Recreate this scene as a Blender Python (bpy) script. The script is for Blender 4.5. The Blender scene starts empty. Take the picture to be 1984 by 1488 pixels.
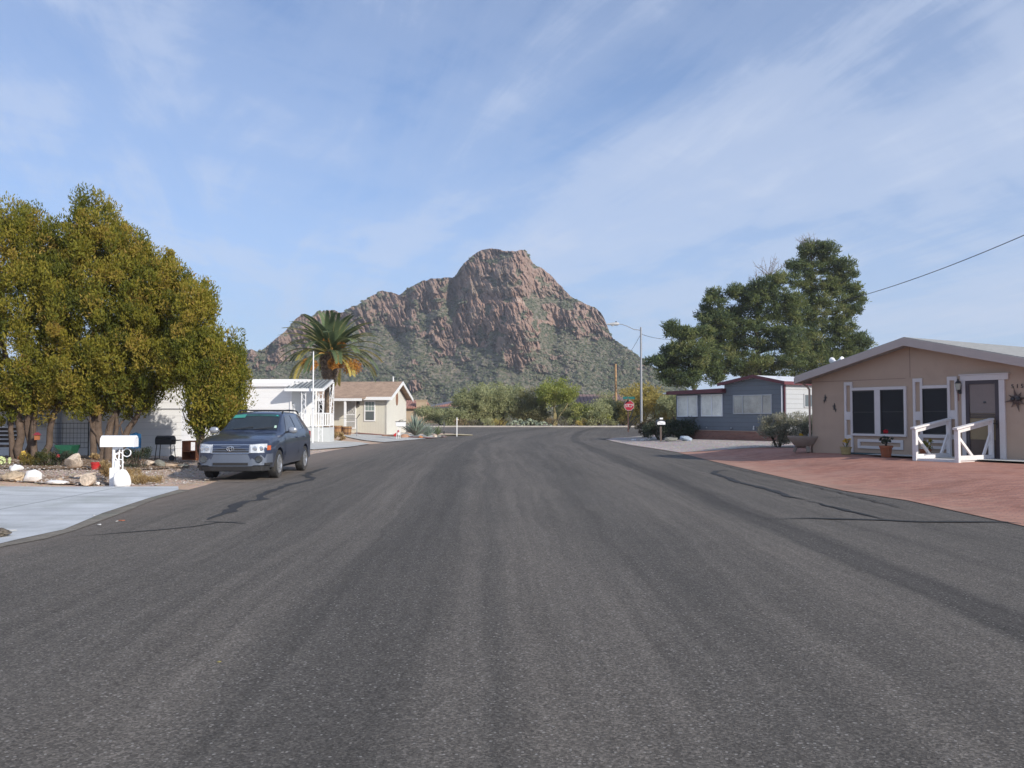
import bpy, bmesh, math, random
import numpy as np
from mathutils import Vector, Matrix
from mathutils.geometry import delaunay_2d_cdt

random.seed(7)
rng = np.random.default_rng(7)
SC = bpy.context.scene
COL = SC.collection
R = math.radians

# ------------------------------------------------------------------ camera
F_PX, CX, CY, HZ = 1600.0, 992.0, 744.0, 804.0      # focal length, centre and horizon of the photograph in its pixels
EYE = 1.6
PITCH = math.atan((HZ - CY) / F_PX)
cd = bpy.data.cameras.new("camera")
cam = bpy.data.objects.new("camera", cd)
COL.objects.link(cam)
cam.location = (0, 0, EYE)
cam.rotation_euler = (math.pi / 2 + PITCH, 0, 0)
cd.sensor_width = 36.0
cd.lens = F_PX / 1984.0 * 36.0
cd.clip_start = 0.1
cd.clip_end = 12000
SC.camera = cam

# ------------------------------------------------------------------ sun, sky, exposure
SUN_AZ, SUN_EL = R(134.0), R(26.0)                   # azimuth clockwise from +Y: behind the camera, to the right
ld = bpy.data.lights.new("sun", 'SUN')
ld.energy = 4.4
ld.angle = R(0.53)
ld.color = (1.0, 0.925, 0.82)
sun = bpy.data.objects.new("sun", ld)
COL.objects.link(sun)
S = Vector((math.sin(SUN_AZ) * math.cos(SUN_EL), math.cos(SUN_AZ) * math.cos(SUN_EL), math.sin(SUN_EL)))
sun.rotation_euler = S.to_track_quat('Z', 'Y').to_euler()
sun.location = (30, -30, 40)

W = bpy.data.worlds.new("World")
SC.world = W
W.use_nodes = True
nt = W.node_tree
for n in list(nt.nodes):
    nt.nodes.remove(n)


def MATH(nt, op, a, b=None, clamp=False):
    n = nt.nodes.new('ShaderNodeMath')
    n.operation = op
    n.use_clamp = clamp
    for i, v in enumerate((a, b)):
        if v is None:
            continue
        if isinstance(v, (int, float)):
            n.inputs[i].default_value = v
        else:
            nt.links.new(v, n.inputs[i])
    return n.outputs[0]


def RAMP(nt, fac, stops, interp='LINEAR'):
    n = nt.nodes.new('ShaderNodeValToRGB')
    cr = n.color_ramp
    cr.interpolation = interp
    while len(cr.elements) > 1:
        cr.elements.remove(cr.elements[-1])
    for i, (p, c) in enumerate(stops):
        e = cr.elements[0] if i == 0 else cr.elements.new(p)
        e.position = p
        if isinstance(c, (int, float)):
            c = (c, c, c)
        e.color = (c[0], c[1], c[2], 1)
    nt.links.new(fac, n.inputs[0])
    return n.outputs[0]


def NOISE(nt, vec, scale, detail=4, rough=0.55, dist=0.0, dim='3D'):
    n = nt.nodes.new('ShaderNodeTexNoise')
    n.noise_dimensions = dim
    n.inputs['Scale'].default_value = scale
    n.inputs['Detail'].default_value = detail
    n.inputs['Roughness'].default_value = rough
    n.inputs['Distortion'].default_value = dist
    if vec is not None:
        nt.links.new(vec, n.inputs['Vector'])
    return n.outputs[0]


def MIX(nt, fac, a, b, blend='MIX'):
    n = nt.nodes.new('ShaderNodeMix')
    n.data_type = 'RGBA'
    n.blend_type = blend
    n.clamp_factor = True
    for sock, v in ((n.inputs[0], fac), (n.inputs[6], a), (n.inputs[7], b)):
        if isinstance(v, (int, float)):
            sock.default_value = v
        elif isinstance(v, (tuple, list)):
            sock.default_value = (v[0], v[1], v[2], 1)
        else:
            nt.links.new(v, sock)
    return n.outputs[2]


def MAPV(nt, vec, scale=(1, 1, 1), rot=(0, 0, 0), loc=(0, 0, 0)):
    n = nt.nodes.new('ShaderNodeMapping')
    n.inputs['Scale'].default_value = scale
    n.inputs['Rotation'].default_value = rot
    n.inputs['Location'].default_value = loc
    nt.links.new(vec, n.inputs['Vector'])
    return n.outputs[0]


sky = nt.nodes.new('ShaderNodeTexSky')
sky.sky_type = 'NISHITA'
sky.sun_disc = False
sky.sun_elevation = SUN_EL
sky.sun_rotation = SUN_AZ
sky.altitude = 800
sky.air_density = 1.0
sky.dust_density = 0.6
sky.ozone_density = 1.5
# thin cirrus drawn on a flat layer overhead, streaming along one wind direction
tc = nt.nodes.new('ShaderNodeTexCoord')
sx = nt.nodes.new('ShaderNodeSeparateXYZ')
nt.links.new(tc.outputs['Generated'], sx.inputs[0])
zz = MATH(nt, 'MAXIMUM', MATH(nt, 'ADD', sx.outputs[2], 0.10), 0.02)
cb = nt.nodes.new('ShaderNodeCombineXYZ')
nt.links.new(MATH(nt, 'DIVIDE', sx.outputs[0], zz), cb.inputs[0])
nt.links.new(MATH(nt, 'DIVIDE', sx.outputs[1], zz), cb.inputs[1])
lay = cb.outputs[0]
def wind(ang, sc, loc=(0, 0, 0)):
    return MAPV(nt, MAPV(nt, lay, (1, 1, 1), (0, 0, R(ang))), sc, (0, 0, 0), loc)


n1 = NOISE(nt, wind(-26, (0.80, 0.26, 1)), 1.0, 10, 0.62, 0.9)
n2 = NOISE(nt, wind(-18, (2.8, 0.60, 1), (3, 1, 0)), 1.0, 9, 0.68, 0.7)
n3 = NOISE(nt, wind(-25, (0.45, 0.34, 1), (5.3, 2.0, 0)), 1.0, 5, 0.55, 0.6)
n4 = NOISE(nt, wind(48, (2.2, 0.6, 1), (1.3, 7.0, 0)), 1.0, 8, 0.64, 0.8)
mixn = MATH(nt, 'ADD', MATH(nt, 'ADD', MATH(nt, 'MULTIPLY', n1, 0.42), MATH(nt, 'MULTIPLY', n2, 0.24)), MATH(nt, 'ADD', MATH(nt, 'MULTIPLY', n3, 0.26), MATH(nt, 'MULTIPLY', n4, 0.16)))
cl = RAMP(nt, mixn, [(0.435, 0.0), (0.495, 0.22), (0.56, 0.62), (0.66, 1.0)], 'EASE')
skyc = MIX(nt, 1.0, sky.outputs[0], (0.86, 1.0, 1.24), 'MULTIPLY')
low = RAMP(nt, sx.outputs[2], [(0.0, 0.85), (0.08, 0.62), (0.22, 0.34), (0.5, 0.16)], 'EASE')
lowc = MIX(nt, low, skyc, (3.1, 4.3, 6.3))
cf = MATH(nt, 'MULTIPLY', cl, 0.78)
out = MIX(nt, cf, lowc, (4.9, 5.5, 6.75))
bg = nt.nodes.new('ShaderNodeBackground')
bg.inputs[1].default_value = 0.113
nt.links.new(out, bg.inputs[0])
wo = nt.nodes.new('ShaderNodeOutputWorld')
nt.links.new(bg.outputs[0], wo.inputs[0])

SC.view_settings.view_transform = 'Standard'
SC.view_settings.look = 'None'
SC.view_settings.exposure = 0.28
SC.view_settings.gamma = 1.0
SC.cycles.max_bounces = 5
SC.cycles.diffuse_bounces = 3
SC.cycles.transparent_max_bounces = 6
SC.cycles.use_adaptive_sampling = True
SC.cycles.adaptive_threshold = 0.02


# ------------------------------------------------------------------ ground height and pixel helpers
def sstep(a, b, x):
    t = np.clip((x - a) / (b - a), 0, 1)
    return t * t * (3 - 2 * t)


def gz(x, y):
    """height of the ground at x, y: the street lies in a shallow trough, yards and the far crossing lie higher"""
    x = np.asarray(x, float)
    y = np.asarray(y, float)
    right = 0.31 * sstep(7.3, 10.4, x) * (1 - 0.40 * sstep(28, 45, y))
    left = sstep(8.2, 13.5, -x) * (0.20 + 0.14 * sstep(45, 62, y))
    far = 0.22 * sstep(52, 70, y) + 0.28 * sstep(66, 84, y)
    return np.maximum(np.maximum(right, left) * (1 - sstep(60, 76, y)), 0) + far


def ray(px, py):
    xc, yc = (px - CX) / F_PX, (CY - py) / F_PX
    c, s = math.cos(PITCH), math.sin(PITCH)
    return Vector((xc, c - yc * s, s + yc * c))


def at(px, py, Y):
    d = ray(px, py)
    return Vector((0, 0, EYE)) + d * (Y / d.y)


def G(px, py):
    """the ground point seen at a pixel of the photograph"""
    d = ray(px, py)
    z = 0.0
    for _ in range(60):
        t = (z - EYE) / d.z
        p = Vector((0, 0, EYE)) + d * t
        z = z * 0.5 + 0.5 * float(gz(p.x, p.y))
    return Vector((p.x, p.y, float(gz(p.x, p.y))))


def on_ground(x, y, lift=0.0):
    return Vector((x, y, float(gz(x, y)) + lift))


def col(px, Y):
    """x of the pixel column px at depth Y"""
    return (px - CX) / F_PX * Y


# ------------------------------------------------------------------ object helpers
def tag(o, label=None, cat=None, group=None, kind=None):
    if label:
        o['label'] = label
    if cat:
        o['category'] = cat
    if group:
        o['group'] = group
    if kind:
        o['kind'] = kind
    return o


def thing(name, label, cat, loc=(0, 0, 0), rz=0.0, group=None):
    o = bpy.data.objects.new(name, None)
    COL.objects.link(o)
    o.empty_display_size = 0.2
    o.location = loc
    o.rotation_euler = (0, 0, rz)
    return tag(o, label, cat, group)


def copy_tree(o, parent=None):
    c = o.copy()
    COL.objects.link(c)
    c.parent = parent
    for ch in list(o.children):
        copy_tree(ch, c)
    return c


class MB:
    """collects shapes, builds ONE mesh object"""
    def __init__(s):
        s.v, s.f = [], []

    def add(s, vs, fs):
        b = len(s.v)
        s.v += [tuple(v) for v in vs]
        s.f += [tuple(i + b for i in f) for f in fs]
        return s

    def box(s, x0, x1, y0, y1, z0, z1, M=None):
        vs = [Vector((x, y, z)) for z in (z0, z1) for y in (y0, y1) for x in (x0, x1)]
        if M is not None:
            vs = [M @ v for v in vs]
        return s.add(vs, [(0, 2, 3, 1), (4, 5, 7, 6), (0, 1, 5, 4), (2, 6, 7, 3), (0, 4, 6, 2), (1, 3, 7, 5)])

    def bar(s, p, q, w, h=None, up=Vector((0, 0, 1))):
        p, q = Vector(p), Vector(q)
        h = h or w
        d = (q - p).normalized()
        a = d.cross(up)
        if a.length < 1e-4:
            a = d.cross(Vector((0, 1, 0)))
        a.normalize()
        b = a.cross(d).normalized()
        vs = []
        for c in (p, q):
            for i, j in ((-1, -1), (1, -1), (1, 1), (-1, 1)):
                vs.append(c + a * (i * w / 2) + b * (j * h / 2))
        return s.add(vs, [(0, 1, 2, 3), (7, 6, 5, 4), (0, 4, 5, 1), (1, 5, 6, 2), (2, 6, 7, 3), (3, 7, 4, 0)])

    def tube(s, pts, rad, n=8, cap=True):
        pts = [Vector(p) for p in pts]
        if isinstance(rad, (int, float)):
            rad = [rad] * len(pts)
        vs, fs = [], []
        ref = None
        for i, p in enumerate(pts):
            d = (pts[min(i + 1, len(pts) - 1)] - pts[max(i - 1, 0)])
            d = d.normalized() if d.length > 1e-9 else Vector((0, 0, 1))
            if ref is None:
                ref = d.cross(Vector((0.31, 0.91, 0.17)))
            a = ref - d * ref.dot(d)
            a = a.normalized() if a.length > 1e-6 else d.orthogonal().normalized()
            ref = a
            b = d.cross(a)
            for k in range(n):
                t = 2 * math.pi * k / n
                vs.append(p + (a * math.cos(t) + b * math.sin(t)) * rad[i])
        for i in range(len(pts) - 1):
            for k in range(n):
                k2 = (k + 1) % n
                fs.append((i * n + k, i * n + k2, (i + 1) * n + k2, (i + 1) * n + k))
        if cap:
            fs.append(tuple(reversed(range(n))))
            fs.append(tuple((len(pts) - 1) * n + k for k in range(n)))
        return s.add(vs, fs)

    def lathe(s, prof, n=20, c=(0, 0, 0), M=None):
        vs, fs = [], []
        c = Vector(c)
        for r, z in prof:
            for k in range(n):
                t = 2 * math.pi * k / n
                v = Vector((r * math.cos(t), r * math.sin(t), z))
                vs.append(c + (M @ v if M is not None else v))
        m = len(prof)
        for i in range(m - 1):
            for k in range(n):
                k2 = (k + 1) % n
                fs.append((i * n + k, i * n + k2, (i + 1) * n + k2, (i + 1) * n + k))
        if prof[0][0] > 1e-6:
            fs.append(tuple(reversed(range(n))))
        if prof[-1][0] > 1e-6:
            fs.append(tuple((m - 1) * n + k for k in range(n)))
        return s.add(vs, fs)

    def prism(s, poly, d, M=None):
        """polygon (list of Vector) pushed along the vector d"""
        n = len(poly)
        a = [Vector(p) for p in poly]
        b = [p + Vector(d) for p in a]
        vs = a + b
        if M is not None:
            vs = [M @ v for v in vs]
        fs = [tuple(reversed(range(n))), tuple(range(n, 2 * n))]
        fs += [(i, (i + 1) % n, n + (i + 1) % n, n + i) for i in range(n)]
        return s.add(vs, fs)

    def build(s, name, mat, parent=None, smooth=False, bevel=0.0, loc=None):
        me = bpy.data.meshes.new(name)
        me.from_pydata(s.v, [], s.f)
        bm = bmesh.new()
        bm.from_mesh(me)
        if bevel or smooth:
            bmesh.ops.remove_doubles(bm, verts=bm.verts, dist=1e-5)
        bmesh.ops.recalc_face_normals(bm, faces=bm.faces)
        if bevel:
            es = [e for e in bm.edges if len(e.link_faces) == 2 and e.calc_face_angle(0) > 0.5]
            bmesh.ops.bevel(bm, geom=es, offset=bevel, segments=2, profile=0.6, affect='EDGES')
        bm.to_mesh(me)
        bm.free()
        me.materials.append(mat)
        if smooth:
            me.polygons.foreach_set('use_smooth', [True] * len(me.polygons))
            if smooth != 'all':
                me.set_sharp_from_angle(angle=R(40))
        o = bpy.data.objects.new(name, me)
        COL.objects.link(o)
        o.parent = parent
        if loc is not None:
            o.location = loc
        return o


def np_mesh(name, V, Fc, mat, parent=None, attr=None, smooth=False):
    """mesh from numpy arrays; faces all of one size; attr = {name: per-face floats}"""
    me = bpy.data.meshes.new(name)
    V = np.asarray(V, np.float32)
    Fc = np.asarray(Fc, np.int32)
    k = Fc.shape[1]
    me.vertices.add(len(V))
    me.vertices.foreach_set('co', V.ravel())
    me.loops.add(Fc.size)
    me.loops.foreach_set('vertex_index', Fc.ravel())
    me.polygons.add(len(Fc))
    me.polygons.foreach_set('loop_start', np.arange(0, Fc.size, k, dtype=np.int32))
    me.polygons.foreach_set('loop_total', np.full(len(Fc), k, np.int32))
    if smooth:
        me.polygons.foreach_set('use_smooth', np.ones(len(Fc), bool))
    me.update(calc_edges=True)
    for an, (dom, vals) in (attr or {}).items():
        a = me.attributes.new(an, 'FLOAT', dom)
        a.data.foreach_set('value', np.asarray(vals, np.float32))
    me.materials.append(mat)
    o = bpy.data.objects.new(name, me)
    COL.objects.link(o)
    o.parent = parent
    return o


# ------------------------------------------------------------------ materials
def new_mat(name):
    m = bpy.data.materials.new(name)
    m.use_nodes = True
    t = m.node_tree
    b = t.nodes['Principled BSDF']
    return m, t, b


def coords(t, kind='Object'):
    return t.nodes.new('ShaderNodeTexCoord').outputs[kind]


def BUMP(t, h, strength=0.3, dist=0.02):
    n = t.nodes.new('ShaderNodeBump')
    n.inputs['Strength'].default_value = strength
    n.inputs['Distance'].default_value = dist
    t.links.new(h, n.inputs['Height'])
    return n.outputs[0]


def plain(name, c, rough=0.6, metal=0.0, var=0.12, scale=3.0, fine=40.0, bump=0.0, spec=0.5, dirt=None, coat=0.0):
    """one-colour surface with slow and fine mottling"""
    m, t, b = new_mat(name)
    v = coords(t)
    n1 = NOISE(t, v, scale, 5, 0.6)
    n2 = NOISE(t, v, fine, 3, 0.6)
    s = MATH(t, 'ADD', MATH(t, 'MULTIPLY', n1, 0.6), MATH(t, 'MULTIPLY', n2, 0.4))
    lo = tuple(max(0, x * (1 - var * 1.6)) for x in c)
    hi = tuple(min(1, x * (1 + var * 1.3)) for x in c)
    cc = RAMP(t, s, [(0.3, lo), (0.7, hi)])
    if dirt:
        d = RAMP(t, NOISE(t, v, dirt[1], 6, 0.7), [(dirt[2], 0), (min(1, dirt[2] + 0.15), 1)])
        cc = MIX(t, MATH(t, 'MULTIPLY', d, dirt[3]), cc, dirt[0])
    t.links.new(cc, b.inputs['Base Color'])
    b.inputs['Roughness'].default_value = rough
    b.inputs['Metallic'].default_value = metal
    b.inputs['Specular IOR Level'].default_value = spec
    if coat:
        b.inputs['Coat Weight'].default_value = coat
        b.inputs['Coat Roughness'].default_value = 0.06
    if bump:
        t.links.new(BUMP(t, n2, bump, 0.01), b.inputs['Normal'])
    return m


def banded(name, c, pitch, axis=2, groove=0.08, dark=0.55, rough=0.55, var=0.08, depth=0.02, off=0.0):
    """siding, boards or ribs: evenly pitched grooves along one axis"""
    m, t, b = new_mat(name)
    v = coords(t)
    sp = t.nodes.new('ShaderNodeSeparateXYZ')
    t.links.new(v, sp.inputs[0])
    fr = MATH(t, 'FRACT', MATH(t, 'DIVIDE', MATH(t, 'ADD', sp.outputs[axis], 100 * pitch + off), pitch))
    g = RAMP(t, fr, [(0.0, 0.0), (groove * 0.4, 0.0), (groove, 1.0)])
    n1 = NOISE(t, v, 1.3, 5, 0.6)
    n2 = NOISE(t, v, 30, 3, 0.6)
    s = MATH(t, 'ADD', MATH(t, 'MULTIPLY', n1, 0.65), MATH(t, 'MULTIPLY', n2, 0.35))
    cc = RAMP(t, s, [(0.3, tuple(x * (1 - var) for x in c)), (0.7, tuple(min(1, x * (1 + var)) for x in c))])
    cc = MIX(t, g, MIX(t, 1.0, cc, (dark, dark, dark), 'MULTIPLY'), cc)
    t.links.new(cc, b.inputs['Base Color'])
    b.inputs['Roughness'].default_value = rough
    h = MATH(t, 'ADD', MATH(t, 'MULTIPLY', g, 0.6), MATH(t, 'MULTIPLY', fr, -0.4))
    t.links.new(BUMP(t, h, 0.6, depth), b.inputs['Normal'])
    return m


def glass(name, c, rough=0.05, spec=0.6, var=0.2):
    m, t, b = new_mat(name)
    v = coords(t)
    n1 = NOISE(t, v, 1.1, 3, 0.5, 0.6)
    t.links.new(RAMP(t, n1, [(0.3, tuple(x * (1 - var) for x in c)), (0.7, tuple(x * (1 + var) for x in c))]), b.inputs['Base Color'])
    b.inputs['Roughness'].default_value = rough
    b.inputs['Specular IOR Level'].default_value = spec
    t.links.new(BUMP(t, NOISE(t, v, 2.0, 2, 0.5), 0.05, 0.02), b.inputs['Normal'])
    return m


def leafmat(name, stops, trans=0.25, rough=0.7):
    m, t, b = new_mat(name)
    a = t.nodes.new('ShaderNodeAttribute')
    a.attribute_name = 'tint'
    c = RAMP(t, a.outputs['Fac'], stops)
    t.links.new(c, b.inputs['Base Color'])
    b.inputs['Roughness'].default_value = rough
    b.inputs['Specular IOR Level'].default_value = 0.2
    tr = t.nodes.new('ShaderNodeBsdfTranslucent')
    t.links.new(c, tr.inputs[0])
    mx = t.nodes.new('ShaderNodeMixShader')
    mx.inputs[0].default_value = trans
    t.links.new(b.outputs[0], mx.inputs[1])
    t.links.new(tr.outputs[0], mx.inputs[2])
    t.links.new(mx.outputs[0], t.nodes['Material Output'].inputs[0])
    return m


# ------------------------------------------------------------------ numpy noise
def _hash(ix, iy, seed):
    h = (ix.astype(np.int64) * 374761393 + iy.astype(np.int64) * 668265263 + seed * 974711) & 0x7fffffff
    h = ((h ^ (h >> 13)) * 1274126177) & 0x7fffffff
    return ((h ^ (h >> 16)) & 0xffff) / 65535.0


def vnoise(x, y, seed=0):
    ix, iy = np.floor(x), np.floor(y)
    fx, fy = x - ix, y - iy
    fx, fy = fx * fx * (3 - 2 * fx), fy * fy * (3 - 2 * fy)
    a, b = _hash(ix, iy, seed), _hash(ix + 1, iy, seed)
    c, d = _hash(ix, iy + 1, seed), _hash(ix + 1, iy + 1, seed)
    return (a * (1 - fx) + b * fx) * (1 - fy) + (c * (1 - fx) + d * fx) * fy


def fbm(x, y, seed=0, oct=5, gain=0.5):
    s, a, n = 0, 1.0, 0
    for i in range(oct):
        s = s + a * vnoise(x * 2 ** i + 17.3 * i, y * 2 ** i + 9.1 * i, seed + i)
        n += a
        a *= gain
    return s / n


def worley(x, y, seed=0):
    """distance to nearest and second nearest cell point"""
    ix, iy = np.floor(x), np.floor(y)
    f1 = np.full(x.shape, 9.0)
    f2 = np.full(x.shape, 9.0)
    idv = np.zeros(x.shape)
    for dx in (-1, 0, 1):
        for dy in (-1, 0, 1):
            cx, cy = ix + dx, iy + dy
            px = cx + _hash(cx, cy, seed + 11)
            py = cy + _hash(cx, cy, seed + 23)
            d = np.sqrt((px - x) ** 2 + (py - y) ** 2)
            near = d < f1
            f2 = np.where(near, f1, np.minimum(f2, d))
            idv = np.where(near, _hash(cx, cy, seed + 37), idv)
            f1 = np.where(near, d, f1)
    return f1, f2, idv


def blur(a, k, axis):
    if k < 1:
        return a
    ker = np.exp(-0.5 * (np.arange(-2 * k, 2 * k + 1) / k) ** 2)
    ker /= ker.sum()
    p = np.pad(a, [(2 * k, 2 * k) if i == axis else (0, 0) for i in range(2)], mode='edge')
    return np.apply_along_axis(lambda r: np.convolve(r, ker, 'valid'), axis, p)


def inpoly(x, y, poly):
    c = np.zeros(x.shape, bool)
    n = len(poly)
    for i in range(n):
        x1, y1 = poly[i]
        x2, y2 = poly[(i + 1) % n]
        if y1 == y2:
            continue
        m = ((y1 > y) != (y2 > y)) & (x < (x2 - x1) * (y - y1) / (y2 - y1) + x1)
        c ^= m
    return c


# ------------------------------------------------------------------ foliage
def leaf_cloud(cl, n_per, size, aspect=0.45, up=0.5, out=0.6, shell=0.55, jit=0.25, seed=1, tint_spread=0.25, flat=None):
    """leaf-sized diamond faces gathered round clumps; cl = rows of (x, y, z, rx, ry, rz, tint)"""
    g = np.random.default_rng(seed)
    cl = np.asarray(cl, float)
    if np.isscalar(n_per):
        n_per = np.full(len(cl), n_per)
    idx = np.repeat(np.arange(len(cl)), n_per)
    N = len(idx)
    d = g.normal(size=(N, 3))
    d /= np.linalg.norm(d, axis=1, keepdims=True)
    r = shell + (1 - shell) * g.random(N)
    r = np.where(g.random(N) < 0.25, g.random(N), r)
    p = cl[idx, :3] + d * cl[idx, 3:6] * r[:, None]
    ax = d * out + g.normal(size=(N, 3)) * 0.55
    ax[:, 2] += up
    ax /= np.linalg.norm(ax, axis=1, keepdims=True)
    sd = np.cross(ax, g.normal(size=(N, 3)))
    sd /= np.maximum(np.linalg.norm(sd, axis=1, keepdims=True), 1e-6)
    L = size * (1 - jit + 2 * jit * g.random(N))[:, None]
    w = L * aspect
    V = np.stack([p - ax * L * 0.5, p + sd * w * 0.5, p + ax * L * 0.5, p - sd * w * 0.5], 1).reshape(-1, 3)
    Fc = np.arange(4 * N).reshape(-1, 4)
    tint = np.clip(cl[idx, 6] + g.normal(size=N) * tint_spread * 0.5, 0, 1)
    return V, Fc, tint


def foliage(name, cl, n_per, size, mat, parent=None, **kw):
    V, Fc, tint = leaf_cloud(cl, n_per, size, **kw)
    return np_mesh(name, V, Fc, mat, parent, {'tint': ('FACE', tint)})


def clumps_in(ells, n, r0, r1, seed=0, shell=0.6, squash=0.8, tint=(0.2, 0.8)):
    """clump rows spread through a union of ellipsoids (x,y,z,rx,ry,rz)"""
    g = np.random.default_rng(seed)
    vol = np.array([e[3] * e[5] for e in ells], float)
    pick = g.choice(len(ells), n, p=vol / vol.sum())
    rows = []
    for k in pick:
        e = ells[k]
        d = g.normal(size=3)
        d /= np.linalg.norm(d)
        r = shell + (1 - shell) * g.random() if g.random() < 0.8 else g.random()
        rr = r0 + (r1 - r0) * g.random()
        rows.append((e[0] + d[0] * e[3] * r, e[1] + d[1] * e[4] * r, e[2] + d[2] * e[5] * r, rr, rr, rr * squash,
                     tint[0] + (tint[1] - tint[0]) * g.random()))
    return rows
# ================================================================== THE SETTING
def sheet(name, poly, lift, mat, step=0.6, kind='structure', attr=None):
    """a polygon laid on the ground, cut fine enough to follow it"""
    poly = [Vector((p[0], p[1])) for p in poly]
    xs = [p.x for p in poly]
    ys = [p.y for p in poly]
    bnd = []
    n = len(poly)
    for i in range(n):
        a, b = poly[i], poly[(i + 1) % n]
        k = max(1, int((b - a).length / step))
        bnd += [a.lerp(b, j / k) for j in range(k)]
    gx = np.arange(min(xs) + step * 0.37, max(xs), step)
    gy = np.arange(min(ys) + step * 0.41, max(ys), step)
    X, Y = np.meshgrid(gx, gy)
    X, Y = X.ravel(), Y.ravel()
    ok = inpoly(X, Y, [(p.x, p.y) for p in poly])
    B = np.array([(p.x, p.y) for p in bnd])
    pts = []
    for x, y in zip(X[ok], Y[ok]):
        if np.min((B[:, 0] - x) ** 2 + (B[:, 1] - y) ** 2) > (0.35 * step) ** 2:
            pts.append(Vector((x, y)))
    nb = len(bnd)
    vs, _, fs, _, _, _ = delaunay_2d_cdt(bnd + pts, [(i, (i + 1) % nb) for i in range(nb)], [], 1, 1e-5)
    V = np.array([(v.x, v.y) for v in vs])
    Z = gz(V[:, 0], V[:, 1]) + lift
    at_ = {}
    if attr:
        at_ = {k: ('POINT', f(V[:, 0], V[:, 1])) for k, f in attr.items()}
    tri = [f if len(f) == 3 else f[:3] for f in fs]
    o = np_mesh(name, np.column_stack([V, Z]), np.array(tri), mat, None, at_, smooth=True)
    me = o.data
    bm = bmesh.new()
    bm.from_mesh(me)
    for f in bm.faces:
        if f.normal.z < 0:
            f.normal_flip()
    bm.to_mesh(me)
    bm.free()
    return tag(o, kind=kind)


# ---- ground: one sheet to the horizon
def ground_mat():
    m, t, b = new_mat("desert_ground")
    v = coords(t)
    sp = t.nodes.new('ShaderNodeSeparateXYZ')
    t.links.new(v, sp.inputs[0])
    big = NOISE(t, v, 0.35, 5, 0.6)
    mid = NOISE(t, v, 2.2, 5, 0.65)
    gr = NOISE(t, v, 26, 3, 0.7)
    vo = t.nodes.new('ShaderNodeTexVoronoi')
    vo.inputs['Scale'].default_value = 24
    t.links.new(v, vo.inputs['Vector'])
    stones = MIX(t, 0.55, RAMP(t, gr, [(0.3, (0.211, 0.165, 0.132)), (0.55, (0.409, 0.337, 0.284)), (0.75, (0.607, 0.528, 0.462))]),
                 MIX(t, 0.75, vo.outputs['Color'], (0.436, 0.356, 0.304)))
    soil = RAMP(t, mid, [(0.3, (0.330, 0.218, 0.132)), (0.7, (0.475, 0.343, 0.231))])
    near = MIX(t, RAMP(t, big, [(0.42, 0), (0.62, 1)]), stones, MIX(t, 0.5, soil, stones))
    # scrub colours out on the flats
    fl = RAMP(t, MATH(t, 'MULTIPLY', sp.outputs[1], 0.001), [(0.088, 0), (0.11, 1)])
    scr = RAMP(t, NOISE(t, v, 0.3, 6, 0.7), [(0.35, (0.25, 0.19, 0.14)), (0.55, (0.16, 0.16, 0.09)), (0.7, (0.10, 0.12, 0.06))])
    near = MIX(t, 1.0, near, (1.36, 1.27, 1.19), 'MULTIPLY')
    t.links.new(MIX(t, fl, near, scr), b.inputs['Base Color'])
    b.inputs['Roughness'].default_value = 0.95
    b.inputs['Specular IOR Level'].default_value = 0.1
    t.links.new(BUMP(t, MATH(t, 'ADD', gr, vo.outputs['Distance']), 0.9, 0.03), b.inputs['Normal'])
    return m


xs = np.unique(np.concatenate([np.linspace(-1500, -60, 24), np.arange(-60, 60.1, 0.75), np.linspace(60, 1500, 24)]))
ys = np.unique(np.concatenate([np.linspace(-400, -20, 8), np.arange(-20, 96.1, 0.75), np.linspace(96, 1400, 30)]))
GX, GY = np.meshgrid(xs, ys)
rough_ = (fbm(GX * 1.3, GY * 1.3, 5, 3) - 0.5) * 0.07 * np.clip((np.abs(GX - 0.0) - 8.5) / 2, 0, 1) * (GY < 62)
GZ = gz(GX, GY) - 0.012 + np.minimum(rough_, 0.0)
nx, ny = len(xs), len(ys)
ii = np.arange(nx * ny).reshape(ny, nx)
quads = np.stack([ii[:-1, :-1], ii[:-1, 1:], ii[1:, 1:], ii[1:, :-1]], -1).reshape(-1, 4)
tag(np_mesh("ground", np.stack([GX, GY, GZ], -1).reshape(-1, 3), quads, ground_mat(), smooth=True), kind='structure')


# ---- the street
def lane_shift(x, y):
    y = np.asarray(y, float)
    return x + 0.035 * np.minimum(y, 40) * np.clip((2.5 - x) / 4, 0, 1) - 0.0042 * np.maximum(y - 46, 0) ** 2 + 0.05 * np.maximum(y - 36, 0) * (y < 60) * 0


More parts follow.
